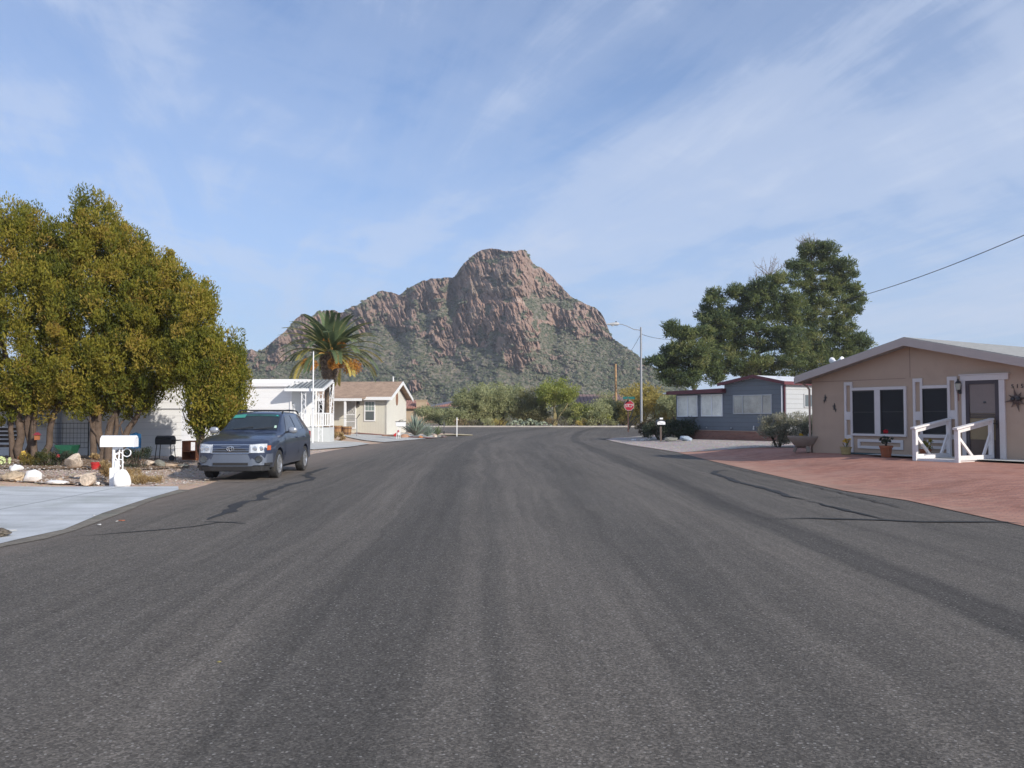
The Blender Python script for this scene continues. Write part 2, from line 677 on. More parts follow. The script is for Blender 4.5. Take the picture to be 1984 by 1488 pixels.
def asphalt():
    m, t, b = new_mat("worn_asphalt")
    v = coords(t)
    la = t.nodes.new('ShaderNodeAttribute')
    la.attribute_name = 'lane'
    wob = NOISE(t, MAPV(t, v, (0.5, 0.11, 1)), 1.0, 4, 0.6)
    lane = MATH(t, 'ADD', la.outputs['Fac'], MATH(t, 'MULTIPLY', MATH(t, 'SUBTRACT', wob, 0.5), 0.9))
    u = MATH(t, 'DIVIDE', MATH(t, 'ADD', lane, 10.0), 20.0)
    P = lambda x: (x + 10) / 20
    st = [(P(-7.5), .70), (P(-4.6), .66), (P(-3.4), .60), (P(-2.6), .54), (P(-2.2), .72), (P(-1.65), .72), (P(-1.2), .36), (P(-0.7), .34), (P(-0.25), .72),
          (P(-.02), .50), (P(.22), .78), (P(0.9), .70), (P(1.35), .50), (P(1.75), .48), (P(2.2), .64), (P(2.6), .66), (P(3.0), .78), (P(3.45), .70), (P(3.62), .18),
          (P(3.95), .14), (P(4.25), .62), (P(5.2), .66), (P(6.0), .52), (P(7.2), .60)]
    lanes = RAMP(t, u, st, 'EASE')
    patch = NOISE(t, MAPV(t, v, (0.55, 0.16, 1)), 1.0, 6, 0.6)
    blot = NOISE(t, v, 1.9, 6, 0.65)
    k = MATH(t, 'ADD', MATH(t, 'MULTIPLY', lanes, 0.52), MATH(t, 'ADD', MATH(t, 'MULTIPLY', patch, 0.40), MATH(t, 'MULTIPLY', blot, 0.16)))
    base = RAMP(t, k, [(0.28, (0.064, 0.0585, 0.0530)), (0.5, (0.094, 0.0855, 0.0755)), (0.78, (0.146, 0.130, 0.112))])
    # fine lengthwise streaks left by traffic
    lv = t.nodes.new('ShaderNodeCombineXYZ')
    t.links.new(lane, lv.inputs[0])
    spy = t.nodes.new('ShaderNodeSeparateXYZ')
    t.links.new(v, spy.inputs[0])
    t.links.new(spy.outputs[1], lv.inputs[1])
    fs_ = NOISE(t, MAPV(t, lv.outputs[0], (5.5, 0.10, 1)), 1.0, 5, 0.65)
    base = MIX(t, 1.0, base, RAMP(t, fs_, [(0.3, 0.78), (0.7, 1.22)]), 'MULTIPLY')
    # chips: dark binder and stones of several sizes
    g1 = NOISE(t, v, 45, 3, 0.8)
    g2 = NOISE(t, v, 150, 2, 0.7)
    va = t.nodes.new('ShaderNodeTexVoronoi')
    va.inputs['Scale'].default_value = 85
    t.links.new(v, va.inputs['Vector'])
    sa = t.nodes.new('ShaderNodeSeparateColor')
    t.links.new(va.outputs['Color'], sa.inputs[0])
    vb = t.nodes.new('ShaderNodeTexVoronoi')
    vb.inputs['Scale'].default_value = 38
    t.links.new(v, vb.inputs['Vector'])
    sb_ = t.nodes.new('ShaderNodeSeparateColor')
    t.links.new(vb.outputs['Color'], sb_.inputs[0])
    mixg = MATH(t, 'ADD', MATH(t, 'MULTIPLY', sa.outputs[0], 0.5), MATH(t, 'MULTIPLY', g1, 0.5))
    chips = RAMP(t, mixg, [(0.22, 0.55), (0.45, 0.88), (0.60, 1.12), (0.72, 1.45), (0.80, 1.9)])
    base = MIX(t, 1.0, base, chips, 'MULTIPLY')
    dot = MATH(t, 'MULTIPLY', RAMP(t, vb.outputs['Distance'], [(0.22, 1.0), (0.34, 0.0)]), RAMP(t, sb_.outputs[1], [(0.80, 0), (0.86, 1)]))
    base = MIX(t, MATH(t, 'MULTIPLY', dot, 0.7), base, RAMP(t, sb_.outputs[2], [(0, (0.22, 0.20, 0.175)), (1, (0.40, 0.385, 0.36))]))
    # reddish dust along the left gutter
    sp = t.nodes.new('ShaderNodeSeparateXYZ')
    t.links.new(v, sp.inputs[0])
    edge = RAMP(t, MATH(t, 'ADD', MATH(t, 'MULTIPLY', sp.outputs[0], -0.1), MATH(t, 'MULTIPLY', MATH(t, 'SUBTRACT', blot, 0.5), 0.14)), [(0.54, 0), (0.69, 0.55)])
    base = MIX(t, edge, base, (0.23, 0.185, 0.155))
    t.links.new(base, b.inputs['Base Color'])
    b.inputs['Roughness'].default_value = 0.86
    b.inputs['Specular IOR Level'].default_value = 0.25
    t.links.new(BUMP(t, MATH(t, 'ADD', g1, MATH(t, 'MULTIPLY', g2, 0.6)), 0.55, 0.012), b.inputs['Normal'])
    return m


left_px = [(0, 1062), (70, 1047), (140, 1030), (218, 998), (300, 968), (362, 951), (400, 941), (424, 932)]
left_edge = [G(*p) for p in left_px]
left_edge = [Vector((-6.6, -12, 0)), Vector((-6.15, 5, 0))] + left_edge
left_edge += [Vector((-7.75, 25, 0)), G(607, 880), G(674, 868), G(720, 861), G(800, 853), G(858, 848)]
corner_l = [Vector((-4.1, 62.0, 0)), Vector((-4.6, 64.5, 0)), Vector((-8, 66.2, 0)), Vector((-40, 66.8, 0))]
right_edge = [Vector((7.6, -12, 0)), Vector((7.45, 6, 0)), G(1984, 1022), G(1760, 972), G(1636, 953), G(1540, 932), G(1382, 895), G(1315, 878),
              G(1226.5, 864), G(1184, 855.5)]
corner_r = [Vector((6.0, 53.5, 0)), Vector((6.9, 56.6, 0)), Vector((10.5, 57.6, 0)), Vector((40, 58.2, 0))]
far_l, far_r = Vector((-40, 79.0, 0)), Vector((40, 78.0, 0))
street_poly = left_edge + corner_l + [far_l, far_r] + list(reversed(corner_r)) + list(reversed(right_edge))
sheet("road", street_poly, 0.016, asphalt(), 0.8, attr={'lane': lane_shift})

# tar poured over cracks
tar = plain("tar", (0.040, 0.040, 0.041), 0.75, var=0.25, scale=5, spec=0.25)


def ribbon(px, w, lift=0.021, seed=0):
    g = random.Random(seed)
    P = [G(*p) for p in px]
    pts = []
    for a, b in zip(P[:-1], P[1:]):
        k = max(2, int((b - a).length / 0.22))
        pts += [a.lerp(b, j / k) for j in range(k)]
    pts.append(P[-1])
    pts = [p + Vector((g.gauss(0, 0.022), g.gauss(0, 0.022), 0)) for p in pts]
    mb = MB()
    vs = []
    for i, p in enumerate(pts):
        d = pts[min(i + 1, len(pts) - 1)] - pts[max(0, i - 1)]
        s_ = Vector((-d.y, d.x, 0)).normalized()
        taper = min(1, (i + 0.3) / 4, (len(pts) - i - 0.7) / 4)
        ww = w * (0.55 + 0.75 * g.random()) * max(taper, 0.15) / 2
        for q in (p - s_ * ww, p + s_ * ww):
            vs.append((q.x, q.y, float(gz(q.x, q.y)) + lift))
    mb.add(vs, [(2 * i, 2 * i + 1, 2 * i + 3, 2 * i + 2) for i in range(len(pts) - 1)])
    return mb


cracks = [([(640, 906), (603, 916), (592, 923), (606, 928), (600, 932), (570, 938), (548, 944), (540, 948), (520, 955), (504, 963), (508, 969), (480, 973), (456, 980), (448, 990), (425, 1001), (400, 1010)], 0.20),
          ([(462, 1013), (425, 1015), (380, 1022), (300, 1030), (220, 1037), (128, 1043)], 0.085),
          ([(470, 1017), (440, 1014), (400, 1013)], 0.16),
          ([(550, 936), (500, 936), (440, 937), (380, 941)], 0.05), ([(500, 953), (560, 954), (640, 956)], 0.05),
          ([(1412, 912), (1385, 914), (1384, 919), (1408, 927), (1430, 936), (1460, 943), (1500, 953), (1530, 965), (1560, 971)], 0.17),
          ([(1560, 971), (1600, 981), (1660, 996), (1716, 1010)], 0.11),
          ([(1480, 1009), (1560, 1007), (1640, 1009), (1720, 1011), (1800, 1014), (1880, 1014), (1950, 1015), (2040, 1024)], 0.12),
          ([(1540, 968), (1620, 966), (1705, 968)], 0.05), ([(1425, 934), (1500, 934), (1556, 933)], 0.05), ([(1300, 897), (1340, 899), (1384, 900)], 0.05),
          ([(1384, 900), (1460, 918), (1560, 941), (1700, 975), (1760, 990)], 0.04)]
mb = MB()
for i, (p, w) in enumerate(cracks):
    r_ = ribbon(p, w, 0.0205 + 0.0012 * i, i)
    mb.add(r_.v, r_.f)
tag(mb.build("crack_sealant", tar), kind='structure')

# ---- drives, pavers, gravel
conc = lambda n, c, d: plain(n, c, 0.85, var=0.10, scale=1.2, fine=60, bump=0.15, spec=0.2, dirt=d)
slab_mat = conc("blue_grey_slab", (0.50, 0.52, 0.535), ((0.34, 0.36, 0.35), 0.55, 0.50, 0.6))
t = slab_mat.node_tree
b = t.nodes['Principled BSDF']
v = coords(t)
sp = t.nodes.new('ShaderNodeSeparateXYZ')
t.links.new(v, sp.inputs[0])
jy = MATH(t, 'ABSOLUTE', MATH(t, 'SUBTRACT', MATH(t, 'FRACT', MATH(t, 'DIVIDE', MATH(t, 'ADD', sp.outputs[1], MATH(t, 'MULTIPLY', NOISE(t, v, 3, 3), 0.03)), 2.9)), 0.5))
jx = MATH(t, 'ABSOLUTE', MATH(t, 'SUBTRACT', MATH(t, 'FRACT', MATH(t, 'DIVIDE', sp.outputs[0], 3.4)), 0.5))
jm = RAMP(t, MATH(t, 'MINIMUM', jx, jy), [(0.0, 0.0), (0.004, 0.0), (0.007, 1.0)])
swp = RAMP(t, NOISE(t, MAPV(t, v, (0.35, 1.6, 1)), 1.0, 6, 0.65), [(0.36, 0.86), (0.6, 1.08)])
old = b.inputs['Base Color'].links[0].from_socket
t.links.new(MIX(t, jm, (0.22, 0.235, 0.24), MIX(t, 1.0, old, swp, 'MULTIPLY')), b.inputs['Base Color'])
walk_mat = conc("pale_walk", (0.50, 0.50, 0.48), ((0.34, 0.33, 0.30), 0.9, 0.52, 0.5))
le = left_edge
slab = [le[i] + Vector((-0.12 - 0.05 * (i % 2), 0, 0)) for i in range(2, 8)]
slab = [Vector((-9.0, 9.75, 0)), Vector((-6.9, 10.1, 0))] + slab + [G(345, 944.6), G(200, 945), G(0, 945), Vector((-26, 18.2, 0)), Vector((-26, 9.3, 0))]
sheet("driveway", slab, 0.030, slab_mat, 0.7)
# dusty strip with a green stain between the slab and the asphalt
sheet("gutter_silt", [Vector((-9, 9.2, 0)), Vector((-6.0, 9.0, 0))] + [p + Vector((0.05 + 0.07 * (i_ % 2), 0, 0)) for i_, p in enumerate(le[2:8])] + [p + Vector((-0.32, 0.1, 0)) for p in reversed(le[2:8])] + [Vector((-9, 9.95, 0))],
      0.024, plain("silt", (0.185, 0.165, 0.135), 0.95, var=0.35, scale=2.5, fine=30, dirt=((0.11, 0.15, 0.115), 0.8, 0.55, 0.6)), 0.5)

brick_m, t, b = new_mat("red_pavers")
v = coords(t)
bt = t.nodes.new('ShaderNodeTexBrick')
t.links.new(MAPV(t, v, (1, 1, 1), (0, 0, R(44))), bt.inputs['Vector'])
bt.inputs['Scale'].default_value = 1.0
bt.inputs['Brick Width'].default_value = 0.21
bt.inputs['Row Height'].default_value = 0.105
bt.inputs['Mortar Size'].default_value = 0.010
bt.inputs['Color1'].default_value = (0.50, 0.240, 0.168, 1)
bt.inputs['Color2'].default_value = (0.29, 0.125, 0.088, 1)
bt.inputs['Mortar'].default_value = (0.21, 0.13, 0.105, 1)
n1 = NOISE(t, v, 0.6, 6, 0.65)
cc = MIX(t, RAMP(t, n1, [(0.4, 0.0), (0.7, 0.5)]), bt.outputs[0], (0.45, 0.28, 0.23))
cc = MIX(t, 0.22, cc, RAMP(t, NOISE(t, v, 45, 3, 0.7), [(0.3, (0.26, 0.125, 0.10)), (0.7, (0.50, 0.27, 0.22))]))
spx = t.nodes.new('ShaderNodeSeparateXYZ')
t.links.new(v, spx.inputs[0])
dst = RAMP(t, MATH(t, 'ADD', MATH(t, 'MULTIPLY', MATH(t, 'SUBTRACT', 9.6, spx.outputs[0]), 0.22), MATH(t, 'MULTIPLY', MATH(t, 'SUBTRACT', NOISE(t, v, 1.1, 6, 0.7), 0.5), 1.3)), [(0.22, 0.0), (0.75, 0.55)])
cc = MIX(t, dst, cc, (0.45, 0.32, 0.245))
stn = RAMP(t, NOISE(t, v, 0.45, 5, 0.6, 0.5), [(0.52, 1.0), (0.66, 0.80)])
cc = MIX(t, 1.0, cc, stn, 'MULTIPLY')
t.links.new(cc, b.inputs['Base Color'])
b.inputs['Roughness'].default_value = 0.9
b.inputs['Specular IOR Level'].default_value = 0.15
t.links.new(BUMP(t, bt.outputs['Fac'], -0.9, 0.008), b.inputs['Normal'])

re_ = right_edge
pav = [re_[1] + Vector((-0.02, 0, 0))] + [p + Vector((-0.02, 0, 0)) for p in re_[2:8]] + [Vector((7.6, 35.2, 0)), Vector((10.1, 33.0, 0)), Vector((12.4, 31.4, 0)), Vector((14.5, 29.5, 0)), Vector((26, 20, 0)), Vector((26, 4, 0))]
sheet("brick_drive", pav, 0.027, brick_m, 0.6)
# edging strip between asphalt and pavers
gm, t, b = new_mat("pink_gravel")
v = coords(t)
vo = t.nodes.new('ShaderNodeTexVoronoi')
vo.inputs['Scale'].default_value = 20
t.links.new(v, vo.inputs['Vector'])
g1 = NOISE(t, v, 22, 4, 0.75)
t.links.new(MIX(t, 0.30, MIX(t, RAMP(t, NOISE(t, v, 0.7, 4, .6), [(.35, 0), (.7, .6)]), RAMP(t, g1, [(0.28, (0.21, 0.165, 0.14)), (0.5, (0.40, 0.335, 0.29)), (0.72, (0.56, 0.49, 0.435))]), (0.36, 0.28, 0.235)), vo.outputs['Color']), b.inputs['Base Color'])
b.inputs['Roughness'].default_value = 0.95
b.inputs['Specular IOR Level'].default_value = 0.1
t.links.new(BUMP(t, MATH(t, 'ADD', g1, vo.outputs['Distance']), 0.8, 0.03), b.inputs['Normal'])
grav = [re_[7] + Vector((0.04, 0.15, 0))] + [p + Vector((0.03, 0, 0)) for p in re_[8:]] + [Vector((6.1, 53.3, 0)), Vector((7.0, 56.3, 0)), Vector((10.5, 57.2, 0)), Vector((13, 50.5, 0)), Vector((9.8, 48.5, 0)),
        Vector((14.0, 43.5, 0)), Vector((17, 41, 0)), Vector((14.3, 30.0, 0)), Vector((12.5, 31.55, 0)), Vector((10.2, 33.15, 0)), Vector((7.7, 35.35, 0))]
sheet("gravel_yard", grav, 0.030, gm, 0.7)
# far-left drives in front of the cream house
d1 = [G(607, 872), G(676, 867), G(719, 860.5), G(700, 858), G(640, 853), G(600, 852), Vector((-13.6, 44, 0)), Vector((-13.0, 37, 0))]
sheet("front_walk", d1, 0.034, walk_mat, 0.7)
d2 = [G(745, 857.6), G(798, 853), G(830, 850), G(800, 849), G(742, 844), G(690, 841.5), G(660, 842), G(668, 846)]
sheet("cream_house_drive", d2, 0.034, walk_mat, 0.7)
d3 = [G(835, 849.6), G(866, 846.6), G(820, 843), G(780, 839), G(720, 837.2), G(690, 838.5), G(742, 843), G(800, 848)]
sheet("upper_walk", d3, 0.040, walk_mat, 0.7)
edg = [G(832, 850.6), G(846, 849.3), G(800, 847.2), G(742, 842.6), G(690, 839.3), G(686, 840.6), G(742, 844.6)]
sheet("red_border", edg, 0.055, plain("red_edging", (0.22, 0.085, 0.075), 0.9, var=0.2), 0.6)
far_kerb = plain("pale_kerb", (0.46, 0.42, 0.37), 0.9, var=0.15)
mb = MB()
kx = np.linspace(-40, 40, 41)
for a_, b_ in zip(kx[:-1], kx[1:]):
    ya, yb = 78.95 - 0.0125 * (a_ + 40), 78.95 - 0.0125 * (b_ + 40)
    za, zb = float(gz(a_, ya)), float(gz(b_, yb))
    mb.add([(a_, ya, za - .1), (b_, yb, zb - .1), (b_, yb, zb + .13), (a_, ya, za + .13), (a_, ya + .45, za + .14), (b_, yb + .45, zb + .14), (b_, yb + .45, zb - .1), (a_, ya + .45, za - .1)],
           [(0, 1, 2, 3), (3, 2, 5, 4), (4, 5, 6, 7)])
tag(mb.build("kerb", far_kerb), kind='structure')

# ================================================================== MOUNTAIN (outline traced, built at 520 m and beyond)
sil = [(-150, 806), (60, 800), (300, 752), (400, 722), (440, 705), (470, 684), (486, 675), (500, 683), (515, 673), (535, 656), (555, 640), (562, 630), (570, 620), (580, 613), (590, 608), (605, 613), (620, 603), (640, 600),
       (655, 603), (665, 609), (672, 598), (690, 592), (705, 583), (720, 572), (740, 564), (760, 567), (775, 571), (782, 563), (800, 555), (820, 543), (845, 540), (865, 536),
       (880, 539), (885, 530), (895, 515), (905, 505), (920, 492), (932, 485), (945, 482), (965, 483), (985, 487), (1010, 484), (1019, 486), (1024, 494), (1028, 507), (1036, 513), (1050, 518),
       (1060, 526), (1072, 537), (1085, 553), (1100, 569), (1110, 576), (1130, 588), (1150, 595), (1160, 602), (1167, 611), (1172, 620), (1178, 634), (1183, 648), (1187, 657), (1200, 664), (1220, 678),
       (1240, 692), (1260, 708), (1290, 730), (1330, 752), (1400, 776), (1520, 792), (1700, 801), (1900, 806)]
Z1 = lambda L: [(860 + x / 5.51, 480 + y / 5.51) for x, y in L]
Z8 = lambda L: [(460 + x / 2.48, 450 + y / 2.48) for x, y in L]
rock_polys = [
    Z1([(-20, 300), (60, 330), (130, 260), (200, 160), (330, 40), (480, -20), (850, -10), (930, 130), (1070, 190), (1170, 290), (1260, 420), (1370, 500), (1300, 560), (1180, 520), (1050, 560), (930, 560), (830, 550),
        (640, 480), (420, 450), (240, 510), (180, 540), (60, 480), (-20, 420)]),
    Z1([(200, 520), (420, 430), (640, 460), (840, 560), (900, 640), (960, 720), (1010, 900), (1050, 1090), (960, 1160), (880, 1290), (770, 1310), (650, 1240), (580, 1150), (530, 1080), (400, 1050), (230, 1040),
        (60, 960), (60, 900), (200, 850), (140, 760), (150, 640)]),
    Z1([(1050, 640), (1180, 590), (1300, 640), (1500, 600), (1600, 610), (1700, 700), (1760, 830), (1830, 990), (1780, 985), (1600, 990), (1450, 930), (1340, 860), (1250, 850), (1150, 780), (1090, 740)]),
    Z8([(780, 310), (800, 270), (890, 215), (1010, 200), (1050, 230), (1020, 320), (980, 350), (950, 400), (890, 390), (850, 310)]),
    Z8([(600, 350), (700, 270), (780, 290), (835, 330), (870, 400), (875, 470), (780, 460), (700, 430), (640, 390)]),
    Z8([(500, 390), (560, 340), (620, 370), (665, 470), (600, 475), (530, 430)]),
    Z8([(150, 560), (180, 520), (240, 420), (320, 385), (370, 400), (430, 365), (515, 380), (520, 430), (440, 470), (400, 520), (330, 560), (240, 600), (225, 640), (150, 650), (125, 600)]),
    Z8([(10, 620), (60, 550), (90, 575), (85, 610), (20, 640)]), Z8([(75, 650), (100, 610), (130, 610), (125, 660), (85, 665)]),
    Z8([(920, 560), (970, 600), (1000, 640), (960, 630), (925, 590)]), Z8([(830, 690), (860, 690), (890, 760), (840, 770), (810, 720)]),
    Z8([(940, 430), (1060, 400), (1080, 540), (1010, 600), (930, 560)]),
]
cpx = np.concatenate([np.linspace(-150, 376, 70), np.linspace(380, 1330, 980), np.linspace(1336, 1900, 70)])
NCOL, NROW = len(cpx), 420
sp_ = np.array(sil, float)
top = np.interp(cpx, sp_[:, 0], sp_[:, 1])
top = blur(top[None, :], 4, 1)[0] + (fbm(cpx / 9, cpx * 0 + 3.3, 91, 4) - 0.5) * 7.0 * np.clip((690 - top) / 60, 0.12, 1)
tt = np.linspace(0, 1, NROW)
PYm = 812 + (top[None, :] - 812) * tt[:, None]
PXm = np.repeat(cpx[None, :], NROW, 0)
wx = PXm + (fbm(PXm / 16, PYm / 16, 41, 4) - 0.5) * 26
wy = PYm + (fbm(PXm / 16, PYm / 16, 57, 4) - 0.5) * 26
rock = np.zeros_like(PXm)
for pl in rock_polys:
    rock = np.maximum(rock, inpoly(wx, wy, pl).astype(float))
outc = fbm(PXm / 20, PYm / 12, 77, 5)
outc = sstep(0.63, 0.71, outc) * sstep(790, 690, PYm) * 0.6
rock = np.maximum(rock, outc)
holes = sstep(0.58, 0.66, fbm(PXm / 15 + 50, PYm / 11, 78, 5))
rock = rock * (1 - 0.8 * holes)
rock = blur(blur(rock, 1, 0), 1, 1)
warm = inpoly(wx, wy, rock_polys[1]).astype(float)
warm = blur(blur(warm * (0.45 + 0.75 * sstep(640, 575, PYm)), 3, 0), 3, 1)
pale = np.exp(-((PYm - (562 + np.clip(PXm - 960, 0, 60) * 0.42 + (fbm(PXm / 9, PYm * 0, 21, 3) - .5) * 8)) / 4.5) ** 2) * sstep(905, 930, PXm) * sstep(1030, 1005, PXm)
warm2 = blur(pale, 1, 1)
rs = blur(blur(rock, 5, 0), 4, 1)
tan_e = np.tan(np.arctan((CY - PYm) / F_PX) + PITCH)
slope = 0.56 + 1.75 * rs
D = np.zeros_like(PXm)
D[0] = 520 + 30 * (fbm(cpx / 120, cpx * 0, 3, 2) - 0.5) + 0.05 * np.abs(cpx - 980)
for i in range(1, NROW):
    D[i] = D[i - 1] * (slope[i] - tan_e[i - 1]) / (slope[i] - tan_e[i])
D = blur(blur(D, 18, 1), 5, 0)
# big forms: bulges towards the viewer (px, py, half width, half height, metres)
for bx_, by_, wx_, wy_, am in [(985, 640, 80, 70, 30), (960, 535, 62, 55, 26), (1120, 625, 60, 40, 16), (740, 600, 42, 40, 22), (838, 565, 36, 34, 18), (690, 612, 22, 26, 14), (640, 620, 20, 26, 12),
                               (588, 640, 26, 40, 20), (545, 665, 16, 34, 14), (485, 690, 16, 22, 14), (1060, 560, 40, 40, 10), (1030, 660, 26, 60, 14), (930, 610, 30, 30, 14), (905, 690, 40, 30, 10),
                               (790, 625, 24, 26, 10), (960, 600, 14, 18, 10), (973, 690, 20, 40, 8), (1150, 760, 160, 60, 14), (760, 720, 120, 50, 14)]:
    q = ((PXm - bx_) / wx_) ** 2 + ((PYm - by_) / wy_) ** 2
    D -= 0.55 * am * np.exp(-q * 1.2)
for gx_, gy_, wx_, wy_, am in [(878, 565, 13, 48, 40), (1075, 640, 14, 60, 16), (660, 640, 9, 40, 10), (790, 590, 9, 40, 10), (610, 650, 8, 40, 10), (1000, 575, 60, 8, 6), (962, 660, 7, 40, 12), (520, 690, 9, 30, 10), (872, 660, 18, 60, 12)]:
    q = ((PXm - gx_ - (PYm - gy_) * -0.12) / wx_) ** 2 + ((PYm - gy_) / wy_) ** 2
    D += 0.6 * am * np.exp(-q)
# crags: leaning fissures and blocks
lx = PXm - 0.35 * (PYm - 600)
wq = (fbm(PXm / 22, PYm / 22, 12, 3) - 0.5) * 10
f1, f2, cid = worley((lx + wq) / 13, (PYm + wq) / 34, 5)
h1, h2, cid2 = worley((lx + wq * 1.3) / 4.6, (PYm + wq) / 13, 9)
k1, k2, cid3 = worley((lx + wq * 0.8) / 2.3, (PYm + wq * 0.5) / 5.5, 13)
ridg = 1 - np.abs(2 * fbm((lx + wq) / 8, PYm / 60, 31, 5, 0.6) - 1)
crag = 2.2 * np.clip(f2 - f1, 0, 0.4) / 0.4 + 3.6 * cid + 1.3 * np.clip(h2 - h1, 0, 0.4) / 0.4 + 2.6 * cid2 + 1.5 * cid3 + 7.0 * ridg ** 1.5 + 8 * (fbm(PXm / 40, PYm / 50, 8, 4) - 0.5)
crag += 3.0 * np.abs(((PYm + wq * 2.2 - 0.25 * PXm) / 19) % 1 - 0.5) * sstep(0.45, 0.6, fbm(PXm / 50, PYm / 50, 19, 2))
crk = sstep(0.84, 0.97, 1 - np.abs(2 * fbm((lx + wq) / 11, (PYm - wq) / 58, 47, 4, 0.55) - 1)) * sstep(0.35, 0.55, fbm(PXm / 18, PYm / 26, 48, 3))
D -= rock * ((crag - 9) * 0.82 - 6.5 * crk)
D -= (1 - rock) * ((fbm(PXm / 11, PYm / 6, 15, 5) - 0.5) * 9 + (fbm(PXm / 60, PYm / 60, 16, 3) - 0.5) * 26)
D[0] = blur(D[:1], 20, 1)
Zm = EYE + D * tan_e
Xm = (PXm - CX) / F_PX * D / np.cos(PITCH) * (np.cos(PITCH))
xr = (PXm - CX) / F_PX
# exact ray: depth Y relates to the ray's forward component
yc = (CY - PYm) / F_PX
fy = math.cos(PITCH) - yc * math.sin(PITCH)
Xm = xr * D / fy
rowsX, rowsY, rowsZ, rowsR = [Xm], [D], [Zm], [rock]
WM = np.concatenate([warm, np.repeat(warm[-1:], 5, 0)], 0)
PL = np.concatenate([warm2, np.repeat(warm2[-1:] * 0, 5, 0)], 0)
for k, (dd, dz) in enumerate([(6, -1.0), (25, -10), (70, -35), (160, -80), (320, -150)]):
    n_ = (fbm(cpx / 30 + k, cpx * 0 + k, 61, 4) - 0.5) * (4 + 3 * k)
    rowsX.append((xr[-1] * (D[-1] + dd) / fy[-1])[None])
    rowsY.append((D[-1] + dd)[None])
    rowsZ.append(np.maximum(Zm[-1] + dz + np.minimum(n_, 1.0), -4)[None])
    rowsR.append((rock[-1] * 0.8)[None])
MX, MY, MZ, MR = (np.concatenate(r_, 0) for r_ in (rowsX, rowsY, rowsZ, rowsR))
MZ[0] -= 6
nr, ncl = MX.shape
ii = np.arange(nr * ncl).reshape(nr, ncl)
quads = np.stack([ii[:-1, :-1], ii[:-1, 1:], ii[1:, 1:], ii[1:, :-1]], -1).reshape(-1, 4)


def mountain_mat():
    m, t, b = new_mat("mountain_rock_and_scrub")
    v = coords(t)
    a = t.nodes.new('ShaderNodeAttribute')
    a.attribute_name = 'rock'
    vs = MAPV(t, v, (0.05, 0.02, 0.022))
    n1 = NOISE(t, vs, 1.0, 8, 0.65, 0.6)
    n2 = NOISE(t, v, 0.32, 5, 0.7)
    n3 = NOISE(t, v, 0.022, 4, 0.55)
    rc = RAMP(t, MATH(t, 'ADD', MATH(t, 'MULTIPLY', n1, 0.6), MATH(t, 'MULTIPLY', n2, 0.4)),
              [(0.30, (0.15, 0.112, 0.102)), (0.45, (0.255, 0.185, 0.165)), (0.58, (0.345, 0.255, 0.225)), (0.72, (0.45, 0.365, 0.325))])
    rc = MIX(t, RAMP(t, n3, [(0.45, 0.0), (0.65, 0.5)]), rc, (0.37, 0.245, 0.205))
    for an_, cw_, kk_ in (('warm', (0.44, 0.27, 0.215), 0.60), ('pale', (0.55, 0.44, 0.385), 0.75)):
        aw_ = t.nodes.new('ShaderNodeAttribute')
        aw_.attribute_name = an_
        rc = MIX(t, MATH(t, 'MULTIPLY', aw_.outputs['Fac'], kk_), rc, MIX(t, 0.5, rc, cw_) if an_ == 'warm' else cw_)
    rc = MIX(t, 1.0, rc, (1.0, 0.965, 0.88), 'MULTIPLY')
    lich = RAMP(t, NOISE(t, v, 0.07, 7, 0.7), [(0.5, 0.0), (0.64, 0.55)])
    rc = MIX(t, lich, rc, (0.20, 0.185, 0.14))
    vo = t.nodes.new('ShaderNodeTexVoronoi')
    vo.inputs['Scale'].default_value = 0.36
    t.links.new(MAPV(t, v, (1, 0.5, 1)), vo.inputs['Vector'])
    soil = RAMP(t, NOISE(t, v, 0.25, 6, 0.75), [(0.3, (0.145, 0.13, 0.097)), (0.55, (0.205, 0.182, 0.14)), (0.75, (0.31, 0.265, 0.215))])
    bush = RAMP(t, NOISE(t, v, 0.5, 5, 0.7), [(0.35, (0.070, 0.085, 0.048)), (0.65, (0.130, 0.143, 0.088))])
    cov = RAMP(t, MATH(t, 'ADD', vo.outputs['Distance'], MATH(t, 'MULTIPLY', MATH(t, 'SUBTRACT', NOISE(t, v, 0.045, 4, 0.6), 0.5), 1.1)), [(0.35, 1), (0.62, 0)])
    sc = MIX(t, MATH(t, 'MULTIPLY', cov, 0.85), soil, bush)
    k = RAMP(t, MATH(t, 'ADD', a.outputs['Fac'], MATH(t, 'MULTIPLY', MATH(t, 'SUBTRACT', n2, 0.5), 0.9)), [(0.38, 0), (0.58, 1)])
    t.links.new(MIX(t, k, sc, rc), b.inputs['Base Color'])
    b.inputs['Roughness'].default_value = 0.95
    b.inputs['Specular IOR Level'].default_value = 0.1
    t.links.new(BUMP(t, MATH(t, 'ADD', n2, n1), 0.9, 2.2), b.inputs['Normal'])
    return m


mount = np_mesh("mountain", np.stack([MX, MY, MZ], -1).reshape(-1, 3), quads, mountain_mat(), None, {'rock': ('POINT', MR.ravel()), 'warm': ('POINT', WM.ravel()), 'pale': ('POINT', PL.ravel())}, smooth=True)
tag(mount, kind='structure')

